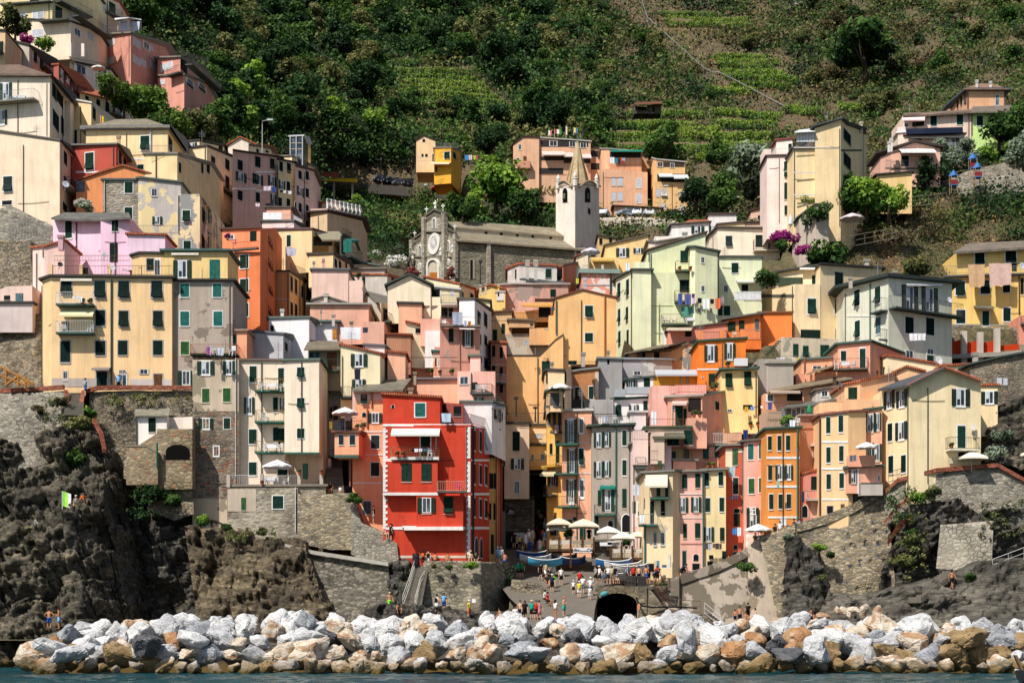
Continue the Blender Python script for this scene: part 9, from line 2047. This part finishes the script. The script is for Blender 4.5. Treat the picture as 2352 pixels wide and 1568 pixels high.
for c_,r_,items in[(2,1,[(1505,1135,26,50,182,'e8e8ec','white towel at left end of the green house laundry'),(1545,1130,40,105,180.4,'4a5a9a','large blue bedsheet folded on the green house balcony'),(1590,1132,30,45,180.3,'d8b860','mustard cloth among the blue laundry'),(1615,1135,60,95,180.2,'5a6098','indigo sheet on the green house balcony'),(1665,1130,28,50,180.2,'6a2c78','purple shirt at the right of the balcony laundry'),(1672,1170,40,50,180.1,'e0c8d0','floral pink cloth on the green house balcony'),(1724,1170,38,48,180.4,'1c1e28','black t shirt first on the long line'),(1782,1178,60,92,180.4,'ecf0f4','white towel with turquoise top on the long line'),(1838,1180,36,44,180.4,'1c1c20','black t shirt with white print on the long line'),(1890,1172,50,95,180.4,'e8744c','coral orange towel on the long line'),(1935,1160,24,60,180.4,'9a98a0','grey cloth at the right end of the long line'),(1062,850,40,70,180.8,'e4ecf4','white cloth on the green house upper terrace'),(1612,1252,120,90,180.8,'5c9c88','green striped curtain over the lowest green house balcony'),
(600,990,26,48,188,'c8c83c','yellow cloth beside the pink terrace house')]),
(2,0,[(920,1446,40,56,314.6,'ececf2','white sheet on the line below the green awning'),(955,1452,26,50,314.6,'2a8a9a','teal towel below the green awning'),(985,1455,24,55,314.6,'3a2c34','dark garment below the green awning'),(1002,1450,20,28,314.6,'e85a2c','orange garment below the green awning'),(1026,1452,26,30,314.6,'8ab0d0','light blue garment below the green awning'),(1016,1478,24,28,314.5,'a83838','dark red garment below the green awning')]),
(1,1,[(1850,1300,95,115,163.6,'a8b0c0','big grey blanket over the dark pink terrace'),(1925,1378,34,50,163.6,'b8c0d0','pale grey cloth beside the big grey blanket'),(1962,1382,30,45,163.6,'b87c3c','ochre cloth at right of the grey blanket'),(1726,1372,40,30,163.6,M0,'small white cloth left of the grey blanket'),(870,1438,190,110,162.6,'eef0f6','large white sheet on the white house roof'),(1005,1440,50,50,164,'3c4458','dark blue cloth beside the white sheet'),(105,145,70,40,204.4,'d8c8d0','pale garments on the dusky pink house'),(165,150,40,50,205,'3c4c88','blue garments on the dusky pink house'),(235,178,30,24,208,'24242c','dark socks row on the narrow yellow row house'),(262,182,24,24,208,'e0e0e4','white cloth on the narrow yellow row house'),(312,188,30,28,209,'e8e8ec','white shirt on the narrow yellow row house'),(15,300,40,30,203,'e0d0d4','pale cloth under the pink house window'),(125,302,80,24,205,'20242c','dark clothes row low on the pink house'),(325,712,95,70,181,'c8c8d8','crumpled white sheet on the yellow roof terrace'),(1802,1110,24,45,172,'c8d0e0','small blue towel in the cream gable loggia'),(840,640,80,110,187.5,'2f7468','teal cloth bundle hanging from the shaded balcony')]),
(1,2,[(932,255,58,95,154.6,'30303c','black and white striped towel under the window'),(1440,985,26,25,147,'20242c','dark cloth left on the red house balcony line'),(1472,985,34,30,147,'f0f0f2','white cloth on the red house balcony line'),(1512,983,34,28,147,'e0e4ec','white shirt on the red house balcony line'),(1560,983,46,24,147,'5a6878','striped cloth on the red house balcony line'),(688,735,26,70,149.4,'a8883c','ochre towel on the orange bay terrace edge'),(845,680,60,45,151.4,'dcdce4','white cloth under the bay terrace parasol'),(1652,155,16,75,160.4,'30303c','dark garment on the wire cage terrace'),(1680,160,14,60,160.4,'d0d0d8','white garment on the wire cage terrace'),(1748,760-100,90,80,148,'b8d0e0','pale blue screen cloth on the red house terrace'),(455,1120,55,145,153,'4c7460','green striped curtain on the cream house terrace'),(2255,655,30,75,159.5,'4a7ab0','blue cloth in the white rooftop annex')]),
(2,2,[(812,688,34,70,160.6,'e4dcc8','cream cloth on the line above the grey house'),(840,684,30,60,160.6,'dcd4e4','lilac cloth on the line above the grey house'),(868,682,22,52,160.6,'b8c8d8','pale blue cloth on the line above the grey house'),(1302,645,50,120,159,'f0f0f2','white bathrobe on the pink terrace'),(1140,1315,60,100,151.6,'d0d4dc','white and blue clothes on the narrow balcony'),(2020,1150,60,95,154,'a8c8d0','pale aqua towel on the brick red house'),(2145,812,45,80,159.6,'2c3c70','navy cloth on the brown pink terrace'),(2152,600,30,50,163.6,'d8a830','yellow cloth on the brown pink upper terrace'),(2208,598,36,34,163.6,'7aa0d0','light blue cloth on the brown pink upper terrace'),(2298,590,30,24,163.6,M0,'white cloth on the brown pink upper terrace'),(410,765,34,75,163.4,'c8a8a0','pink cloth on the mustard house balcony'),(435,760,20,55,163.4,'30406a','dark blue cloth on the mustard house balcony'),(2012,1425,30,25,154.2,'6a8ac0','small blue cloth on the brick red house'),(2060,1418,40,25,154.2,'48506a','dark shorts on the brick red house line')]),
(2,3,[(1782,285,34,55,152.4,'5a5654','first grey towel below the butter yellow window'),(1815,288,40,55,152.4,'b8bcc4','pale towel below the butter yellow window'),(1855,288,26,40,152.4,'7a6458','brown towel below the butter yellow window'),(1885,285,34,55,152.4,'4c4a48','second dark towel below the butter yellow window'),(1915,288,22,50,152.4,'6a5448','last brown towel below the butter yellow window'),(2042,148,42,58,154.2,'3c8ad0','bright blue towel low on the brick red house'),(2086,140,36,78,154.2,'e0e8f4','white striped towel low on the brick red house'),(1195,25,40,75,151,'ecf0f2','white cloth on the low green balcony')]),
(3,1,[(1915,862,155,205,191.5,'d4ac84','plain beige bedsheet over the yellow house terrace'),(2132,852,205,200,191.5,'dcb8ac','pink patterned bedsheet over the yellow house terrace'),(1335,1495,75,65,170.2,'ececee','left white towel on the sage green balcony'),(1410,1495,75,62,170.2,'e8e8ec','right white towel on the sage green balcony')]),
(3,2,[(92,150,30,80,175.6,'dcdce0','white striped towel on the old grey balcony, left'),(130,148,40,78,175.6,'e4e4e8','white striped towel on the old grey balcony, right'),(235,145,30,35,175.6,'d8d0c8','pale cloth on the old grey balcony'),(272,148,34,50,175.6,'d8c060','yellow cloth on the old grey balcony'),(763,1045,30,58,146.8,'6a6c78','left grey towel on the salmon parapet'),(796,1042,30,55,146.8,'70727c','right grey towel on the salmon parapet'),(92,1282,24,60,149.8,'8ac8c0','aqua cloth under the ochre house window'),(222,722,50,60,149.6,'e8eef8','white cloth on the ochre house roof terrace'),(320,1378,24,100,150,'30405a','dark beach clothes on the small pink balcony'),(18,562,38,65,159.6,'4a5a90','blue towel on the salmon terrace row')]),
(0,1,[(695,1150,60,22,153.6,'e8e8ec','white cloth on upper tenement balcony'),(740,1160,34,50,153.6,'e4ece8','pale towel on upper tenement balcony'),(2165,625,22,55,173,'d88a8a','pink cloth on the orange tower terrace')]),
(0,2,[(1915,50,34,75,151.6,'a05a98','purple towel on the orange penthouse balcony'),(2028,58,60,70,151.6,'c8ccd8','grey striped towel on the orange penthouse balcony')]),(0,0,[(455,615,30,50,220,'c8a0a8','red and blue cloth on the peach house balcony'),(1095,1040,70,50,226,'8a9ab0','row of pale garments at the tan house corner'),(1140,195,70,90,241,'cfd0e4','left lilac sheet under the white pergola'),(1240,200,90,85,241.8,'d8d8ec','right lilac sheet under the white pergola')]),(1,0,[(1935,1425,34,50,338,'4a8ad0','blue shirt on the line by the bright yellow house'),(1970,1425,34,45,338,'d8c8d0','pale shirt on the line by the bright yellow house'),(2008,1428,22,40,338,'b8d040','lime shirt on the line by the bright yellow house'),(2030,1430,16,35,338,'d04a88','pink shirt on the line by the bright yellow house')])]:
 t(c_,r_)
 for it in items:cL(*it)
CHM={}
def cH(x,y,Y,rot,lB,col=M_,k=1.0,gP='terrace chairs'):
 if col not in CHM:
  m=fl(col,.5);b=MB().box((-.24,-.24,.42),(.24,.24,.46)).mS('seat',m);c=MB()
  for i in range(5):c.box((-.22+i*.1,.2,.46),(-.16+i*.1,.24,.9))
  c.box((-.24,.2,.86),(.24,.25,.94));c=c.mS('back',m);l=MB().box((-.025,-.025,0),(.025,.025,.44)).mS('leg',m);a=MB().box((-.03,-.24,.64),(.03,.24,.67)).mS('armrest',m);CHM[col]=(b,c,l,a)
 b,c,l,a=CHM[col];o=link('chair',N0);o.location=tp(x,y,Y);o.rotation_euler=(0,0,math.radians(rot));o.scale=(k,)*3;tag(o,lB,'chair',gP);link('seat',b,o);link('back',c,o)
 for sx in(-.21,.21):
  q=link('armrest',a,o);q.location=(sx*1.1,0,0)
  for sy in(-.21,.21):q=link('leg',l,o);q.location=(sx,sy,0)
for c_,r_,its in[(1,2,[(60,458,152.9,40,'left white chair on the top cream house balcony',M_),(240,458,152.9,-60,'right white chair on the top cream house balcony',M_),(85,740,152.9,60,'white lounge chair on the middle cream house balcony',M_),(90,1018,152.9,30,'left white chair on the lowest cream house balcony',M_),(220,1018,152.9,-50,'right white chair on the lowest cream house balcony',M_),(100,1325,151.6,30,'first white chair under the terrace parasol',N1),(185,1325,151.7,180,'middle white chair under the terrace parasol',N1),(275,1325,151.6,-60,'last white chair under the terrace parasol',N1),(785,820,150.2,40,'dark blue chair on the bay terrace','3c4a6a'),(1610,1068,147.6,60,'white folding chair on the red house balcony',M_),(1858,1376,147.8,20,'pink red deck chair on the lower red house balcony','e0507c'),(2045,480,157,20,'striped deck chair on the pink balcony, left',Q1),(2085,480,157,-20,'striped deck chair on the pink balcony, right',Q1)]),
(2,1,[(1395,1412,181,20,'left white chair on the green house balcony','ece4d4'),(1435,1412,181,0,'middle white chair on the green house balcony','ece4d4'),(1490,1412,181,-20,'right white chair on the green house balcony','ece4d4'),(1600,1415,181,60,'white folding table chair on the green house balcony','ececec'),(2045,1545,174.5,0,'cream chair on the orange pillared terrace','e8dcc8')]),
(3,2,[(635,258,165.4,60,'left white chair on the coral iron terrace','f0e8e0'),(775,255,165.4,-60,'right white chair on the coral iron terrace','f0e8e0'),(265,790,151.8,-30,'white chair on the ochre house roof','e8e4e0')]),(2,2,[(545,1500,162.4,40,'white chair on the lowest salmon balcony','f0ece8'),(955,755,161.8,30,'white and yellow chair on grey house roof','ecece4'),(1370,1180,153,30,'green folding chair on the trellis terrace','2f6a4c')]),
(0,1,[(590,1495,154.4,30,'white folding chair on lower tenement balcony',M_),(830,1495,154.4,-30,'white chair at right of lower tenement balcony',M_)]),(0,2,[(1965,128,152,40,'white chair on orange penthouse balcony, left',M_),(2135,128,152,-30,'white chair on orange penthouse balcony, right',M_)]),(0,0,[(80,938,195,30,'white chair on the long left edge balcony',M_),(135,938,195,0,'blue deck chair on the long left edge balcony','3a8ac8')])]:
 t(c_,r_)
 for x,y,Y,ro,lb,cl in its:cH(x,y,Y,ro,lb,cl)
for(c_,r_,x,y,Y,lb)in[(1,2,150,458,152.9,'small white table on the top cream house balcony'),(1,2,150,1018,152.9,'small white table on the lowest cream house balcony'),(1,2,140,1325,151.4,'white table under the terrace parasol'),(3,2,705,258,165.6,'brown wooden table on the coral iron terrace'),(0,0,205,938,195,'white folding table on the left edge balcony'),(2,1,1640,1415,181,'white table on the green house balcony')]:t(c_,r_);tablec(x,y,Y,lb,.9)
def dish(x,y,Y,r_,col,lB,rot=30):
 o=link('satellite_dish',N0);o.location=tp(x,y,Y);o.rotation_euler=(0,0,math.radians(rot));tag(o,lB,'satellite dish');rr=r_/4*Y/F
 d_=MB().lT([(.02,0),(rr*.6,rr*.08),(rr,rr*.25),(rr*.97,rr*.27),(rr*.6,rr*.1),(.02,.02)],16).bD('reflector',fl(col,.5),o,True);d_.rotation_euler=(math.radians(75),0,0)
 MB().tube([(0,.05,0),(0,.3,-.1),(0,.3,-rr*1.6)],.03,4).bD('mast',fl('8a8a8a'),o);MB().tube([(0,0,-rr*.7),(0,-rr*.9,-.05)],.02,4).bD('arm',fl('8a8a8a'),o)
for c_,r_,x,y,Y,rr,col,lb in[(0,1,603,128,183,32,'c8ccd4','grey satellite dish on the shaded side of the cream house'),(0,1,960,776,165,24,'d8dadc','white satellite dish on the lavender house'),(0,1,1035,893,154.6,26,'ececec','white satellite dish on the tenement parapet'),(0,1,552,862,154.8,24,'3c3e44','dark satellite dish seen edge on at the tenement roof'),(2,1,374,1268,172,20,'5a5c60','dark satellite dish beside the orange yellow gable'),(2,1,178,1415,171,20,'4c4e52','dark satellite dish on the ochre terraces'),(2,2,130,14,171.5,24,'b8bcc4','grey satellite dish left of the orange yellow wall'),(3,1,1668,1192,175.5,30,M0,'white satellite dish at the sage green house corner'),(3,1,2335,880,191,36,'e0e4e8','big white dish at the right edge of yellow house'),(3,2,665,402,154,26,'70747c','grey dish on the peach terrace roof'),(3,2,1570,180,160,40,M_,'white dish seen edge on above the cream gable'),(3,2,783,362,156,16,'60646a','small grey dish behind the peach roof')]:t(c_,r_);dish(x,y,Y,rr,col,lb)
def lamp(x,yt,yb_,Y,lB,kD=D0):
 g=tp(x,yb_,Y);h=(yb_-yt)/4*Y/F;o=link('street_lamp',N0);o.location=g;tag(o,lB,'street lamp')
 MB().tube([(0,0,0),(0,0,h*.85)],[.09,.06],6).bD('pole',fl('2c2e30' if kD==D0 else 'b8b4ac'),o)
 if kD==D0:MB().lT([(.1,h*.83),(.24,h*.86),(.28,h*.94),(.08,h*.98),(.03,h)],6).bD(D0,fl('3c3e42',.4),o)
 else:MB().tube([(0,0,h*.85),(0,0,h),(.9,-.3,h*1.02)],.06,5).bD('arm',fl('b8b4ac'),o);MB().box((.7,-.5,h*1.0),(1.5,-.1,h*1.04)).bD('head',fl(R1),o)
for c_,r_,x,a,b,Y,lb,k in[(2,2,38,500,690,166,'black lantern lamp on the terrace before orange yellow wall',D0),(2,2,215,595,740,166,'second black lantern above the iron terrace',D0),(1,1,1288,690,930,245,'tall dark path lamp left of the church',D0),(1,1,2062,810,1060,236,'dark lamp beside the church nave',D0),(1,1,1150,-120,85,374,'slim black road lamp above the parked cars',D0),(2,1,1360,150,430,303,'grey arm lamp in front of ochre block','arm'),(2,1,2003,250,395,245,'concrete pole lamp by the lane trees','arm'),(1,0,58,1115,1410,214,'tall pale pole lamp on the pink row','arm')]:t(c_,r_);lamp(x,a,b,Y,lb,k)
t(1,0);o=link('utility_pole',N0);o.location=tp(1025,860,400);tag(o,'short white utility pole in the woods holding the wire','utility pole');MB().tube([(0,0,0),(0,0,4.4)],.16,6).bD('pole',fl('e8e8e4'),o)
P=[tp(1025-1020*i/10*1.0,772-750*(i/10)+math.sin(i/10*PI)*28,398-(i/10)*60)for i in range(11)];w_=MB(P[0]).tube(P,.05,4).bD('overhead_wire',fl('c8c8c4'));w_.location=P[0];tag(w_,'long thin wire crossing the woods diagonally','wire')
t(2,0)
def flag(x,yt,yb_,Y,cols,lB,w=1.6,h=1.1,rot=0):
 g=tp(x,yb_,Y);hh=(yb_-yt)/4*Y/F;o=link('flag',N0);o.location=g;tag(o,lB,'flag');MB().tube([(0,0,0),(0,0,hh)],.05,5).bD('pole',fl(R1),o)
 n=len(cols)
 for i,c in en(cols):MB().pR([(w*i/n,-.2*i/n,hh-h-.3*i/n),(w*(i+1)/n,-.2*(i+1)/n,hh-h-.3*(i+1)/n),(w*(i+1)/n,-.2*(i+1)/n,hh-.3*(i+1)/n),(w*i/n,-.2*i/n,hh-.3*i/n)],(0,.02,0)).bD('band',fl(c,.9),o)
flag(496,1158,1280,345,[M0,'d8a0a0'],'tall white flagpole with limp flag behind salmon block',.3,1.8);flag(392,1185,1260,350,['c83028',M_,'3a9a4a'],'italian tricolour flag above the salmon block',1.5,1.0);flag(568,1172,1240,350,['e8d83c','3a7ac8'],'blue and yellow flag above the salmon block',.8,1.1);flag(335,1195,1255,350,['f0e8e8','d87a80'],'white and red flag left of the tricolour',.7,1.1)
t(0,2);flag(573,1372,1545,143.2,['8ae03c','b8e868','ececec'],'green and white lifeguard flag on the cliff',.85,1.35);
t(0,0);flag(925,1060,1130,203,['c83028','e8c83c','3a7a3a'],'red yellow green flag on the yellow roof',.6,1.6)
t(3,0)
def tower(x,yt,Y,lB,h=4.6):
 g=tp(x,yt,Y)-Ve((0,0,h));o=link('play_tower',N0);o.location=g;tag(o,lB,'playground tower');o.scale=(.45,.45,.75);o.location.z+=1.1
 MB().lT([(1.7,h-1.3),(.05,h)],4).bD(U_,fl('3f78b4',.6),o)
 for a in(-1,1):
  for b in(-1,1):MB().box((a-.09,b-.09,0),(a+.09,b+.09,h-1.2)).bD('post',fl('a88460'),o)
 MB().box((-1.1,-1.1,1.5),(1.1,1.1,1.65)).bD('deck',fl('3a78c0'),o);MB().box((-1.1,-1.12,1.7),(1.1,-1.04,2.5)).bD('panel',fl('8a3038'),o)
tower(1882,1400,224,'blue roofed playground tower, higher one');tower(1925,1482,222,'blue roofed playground tower, front right one');tower(1705,1555,221,'low blue playground roof at left')
PT={}
def pot(x,y,Y,lB,mt=j_,s=.5,col='b06040'):
 o=link('potted_plant',N0);o.location=tp(x,y,Y);tag(o,lB,'potted plant');s*=.7;MB().lT([(.11,0),(.17,.26),(.18,.28)],8).bD('pot',fl(col),o)
 c=link('plant',crown(k_,mt,1),o);c.scale=(s*1.1,s*1.1,s*1.2);c.location=(0,0,.28+s*.7)
for c_,r_,x,y,Y,lb,mt,s in[(1,2,55,1322,150.5,'potted geranium on the left terrace pillar',L0,.3),(1,2,398,1225,150.4,'potted plant on the middle terrace pillar',u_,.35),(1,2,602,1225,150.4,'potted flowers on the right terrace pillar',L0,.3),(1,2,1300,1066,147.2,'flower pot at left of red house balcony',j_,.4),(1,2,1350,1066,147.2,'second flower pot on red house balcony',u_,.4),(1,2,930,815,149.8,'white pot with plant on the bay terrace',j_,.4),(1,2,985,815,149.8,'leafy pot at the bay terrace corner',u_,.6),(2,1,1540,922,180.4,'terracotta planter left on green house balcony',L0,.35),(2,1,1640,922,180.4,'terracotta planter right on green house balcony',L0,.35),(2,3,520,250,159,'bushy pot beside the beige parasol',j_,.9),(2,3,1050,335,157.5,'round green pot above the lower terrace',j_,.9),(2,2,1675,700,157.8,'agave in terracotta pot on pink terrace',u_,.6),(2,2,1725,700,157.8,'second agave pot on the pink terrace',u_,.5),(2,2,1860,455,166.2,'bushy planter on the orange house balcony',u_,.8),(2,2,1800,1160,159.2,'left pot on the pink planted balcony',j_,.4),(2,2,1845,1160,159.2,'middle pot on the pink planted balcony',a0,.4),(2,2,1920,1160,159.2,'right pot on the pink planted balcony',a0,.4),(2,2,2190,785,164,'cactus pot on brown pink house',j_,.4),(2,2,2260,785,164,'pot row on brown pink house',u_,.4),(2,2,1985,240,164,'fern pot on pale yellow house terrace',j_,.5),(3,2,170,790,151.5,'large leafy shrub pot on the ochre house roof',a0,1.1),(3,2,1685,990,146.6,'agave pot on the curved iron balcony',u_,.45),(0,1,2090,640,173,'flowering pot at orange tower terrace',K1,.6),(0,1,760,1235,154,'planter on the upper tenement balcony',u_,.5),(0,1,830,1235,154,'second planter on the upper tenement balcony',j_,.5),(1,1,940,1000,176.2,'cactus pot beside pale pink block',j_,.6),(3,1,845,550,196.5,'terracotta pot under the garden parasol',u_,.7),(1,2,1610,310,160,'cactus pot in the wire cage terrace',j_,.5),(1,2,1690,312,160,'row of pots in the wire cage terrace',L0,.4),(1,2,1800,312,160,'right pots in the wire cage terrace',j_,.5)]:t(c_,r_);pot(x,y,Y,lb,mt,s)
t(1,3);o=link('litter_bin',N0);o.location=tp(1470,490,147.4);tag(o,'black oval litter bin at the top of the stone stairs','litter bin');MB().lT([(.3,0),(.34,.1),(.34,.95),(.3,1.15),(.1,1.2)],14).bD(C1,fl('18191c',.4),o);MB().box((-.2,-.36,.85),(.2,-.3,.98)).bD('slot',fl('3a3a3a'),o)
t(2,3)
for i,(x0,x1)in en([(1045,1140),(1152,1235)]):
 o,c,w,h=bO(x0,x1,585,678,149.6,'6a6660',('left','right')[i]+' grey slatted bin enclosure at the platform edge','bin_enclosure','enclosure');sb=MB(c)
 for k in range(14):sb.box((c.x-w/2+w*k/14,c.y-.08,c.z-h/2),(c.x-w/2+w*(k+.5)/14,c.y-.04,c.z+h/2))
 sb.bD('slats',fl('4a4844'),o)
o=link('iron_gate',N0);o.location=tp(1415,720,150.2);tag(o,'rusty barred iron gate in the concrete wall','gate');gb=MB();ww,hh=80/4*150/F,118/4*150/F;ring(gb,-ww/2,ww/2,0,hh,.08,.08,-.04,.04)
for k in range(8):gb.box((-ww/2+ww*(k+.5)/8-.02,-.02,.05),(-ww/2+ww*(k+.5)/8+.02,.02,hh-.05))
gb.bD('bars',fl('4a3a30'),o)
o=link('hanging_buoy',N0);o.location=tp(845,750,147.6);tag(o,'faded turquoise buoy hanging at the arch','buoy');b=MB().lT([(.03,-.42),(.22,-.25),(.27,0),(.22,.25),(.05,.45)],12).bD('float',fl('5c9aa0',.7),o,True);b.rotation_euler=(0,math.radians(70),0)
o=link('canoe_paddle',N0);o.location=tp(1150,1020,139);tag(o,'upright orange paddle in front of the arch pier','paddle');MB().tube([(0,0,0),(.1,0,1.3)],.03,5).bD('shaft',fl('e0c0a0'),o);MB().pR([(.0,-.02,1.2),(.22,-.02,1.25),(.25,-.02,1.7),(.1,-.02,1.8),(.0,-.02,1.6)],(0,.04,0)).bD('blade',fl('e8906c'),o)
o=link('black_hose',N0);P=[tp(x,y,148.4)for x,y in[(1140,780),(1160,830),(1200,860),(1300,872),(1500,868),(1700,878)]];o.location=P[0];tag(o,'thick black hose running along the quay wall','hose');MB(P[0]).tube(P,.09,6).bD('tube',fl('17181a',.5),o)
t(3,3)
for i,(x,y,Y)in en([(735,200,148.3),(858,165,148),(978,182,147.8),(1088,178,147.6),(802,312,147.6),(890,303,147.4),(1016,295,147.2),(702,342,147.5),(1014,400,146.8),(845,485,146.6),(745,492,146.8),(725,645,146.2),(450,515,146.6),(962,100,148.2)]):
 o=link('wall_anchor',N0);o.location=tp(x,y,Y-.35);tag(o,ORD[min(i,11)]+(' lower' if i>9 else '')+' grey star shaped iron anchor plate on the right rubble wall','wall anchor','star anchors on the right wall')
 for k in range(5):a=2*PI*k/5+.3;MB().pR([(math.cos(a+1.2)*.05,0,math.sin(a+1.2)*.05),(math.cos(a)*.3,-.08,math.sin(a)*.3),(math.cos(a-1.2)*.05,0,math.sin(a-1.2)*.05)],(0,.08,0)).bD('arm',fl('4a5260',.6),o)
for x,y,Y,lb in[(720,1395,116,'gull standing on a tan boulder at left')]:
 t(0,3);o=link('gull',N0);o.location=tp(x,y,Y);tag(o,lb,'gull');g=MB();g.tube([(-.2,0,.16),(-.08,0,.2),(.05,0,.24),(.14,0,.32),(.2,0,.36)],[.02,.07,.08,.045,.03],8);g.bD(C1,fl(M_),o,True);MB().pR([(-.26,-.08,.17),(.04,-.08,.27),(.04,.08,.27),(-.26,.08,.17)],(0,0,.02)).bD('wings',fl('9aa0a8'),o)
 MB().tube([(.2,0,.36),(.27,0,.34)],.012,4).bD('beak',fl('e8b020'),o)
 for s in(-.03,.03):MB().tube([(0,s,0),(0,s,.17)],.008,4).bD('leg',fl('d89080'),o)
# ================================================================ cables, drainpipes and aerials on the house fronts
rd=random.Random(3)
for h_,(a,b,zb)in FACES:
 tv=(b-a).normalized();nv=Ve((tv.y,-tv.x,0));ln=(b-a).length;zt=min(a.z,b.z)
 if zt-zb<4 or ln<3:continue
 O_=h_.location;m=MB(O_)
 for k in range(1):
  z=zt-rd.uniform(.12,.9)*(zt-zb);s0,s1=sorted((rd.uniform(0,1),rd.uniform(0,1)))
  if(s1-s0)*ln<1:s1=min(1,s0+.4)
  P=[a+tv*ln*(s0+(s1-s0)*i/6)+nv*.06 for i in range(7)]
  for i,q in en(P):q.z=z-.08*math.sin(PI*i/6)
  m.tube(P,.025,3)
 m.bD('cable',fl('3a3632'),h_)
 q=a+tv*ln*rd.choice((.04,.5,.95));MB(O_).tube([Ve((q.x,q.y,zb))+nv*.1,Ve((q.x,q.y,zt-.1))+nv*.1],.05,4).bD('downpipe',fl(rd.choice(('8a8478','5a5048',W1))),h_)
 if rd.random()<.55:
  q=a+tv*ln*rd.random();q=Ve((q.x,q.y+rd.uniform(1,4),zt));m=MB(O_);H_=rd.uniform(1.2,2.4);m.tube([q,q+Ve((0,0,H_+.8))],.03,4)
  for k in range(4):m.tube([q+Ve((-.45,0,H_+.18*k)),q+Ve((.45,0,H_+.18*k))],.018,3)
  m.bD('aerial',fl('a0a0a0'),h_)
# ================================================================ camera, light, world
cam=bpy.data.objects.new('camera',bpy.data.cameras.new('camera'));COL.objects.link(cam)
cam.location=(0,0,CAMZ);cam.rotation_euler=(PI/2,0,0)
cd=cam.data;cd.sensor_width=36;cd.lens=F/2352*36;cd.shift_y=(HOR-784)/2352;cd.clip_end=5000;cd.clip_start=1
sc.camera=cam
EL,AZ=math.radians(51),math.radians(39)
sd=Ve((-math.sin(AZ)*math.cos(EL),-math.cos(AZ)*math.cos(EL),math.sin(EL)))
sl=bpy.data.lights.new('sun','SUN');sl.energy=5.7;sl.angle=math.radians(.5);sl.color=(1,.955,.88)
so_=bpy.data.objects.new('sun',sl);COL.objects.link(so_);so_.rotation_euler=(-sd).to_track_quat('-Z','Y').to_euler()
wd=bpy.data.worlds.new('World');sc.world=wd;wd.use_nodes=True;nt=wd.node_tree
sk=nt.nodes.new('ShaderNodeTexSky');sk.sky_type='NISHITA';sk.sun_disc=False;sk.sun_elevation=EL;sk.sun_rotation=math.atan2(sd.x,sd.y)
L(nt,sk.outputs[0],nt.nodes['Background'].inputs[0]);nt.nodes['Background'].inputs[1].default_value=.1
sc.view_settings.view_transform='Standard';sc.view_settings.look='None';sc.view_settings.exposure=0
sc.cycles.max_bounces=5;sc.cycles.diffuse_bounces=3;sc.cycles.glossy_bounces=2;sc.cycles.transparent_max_bounces=4
sc.cycles.use_denoising=True
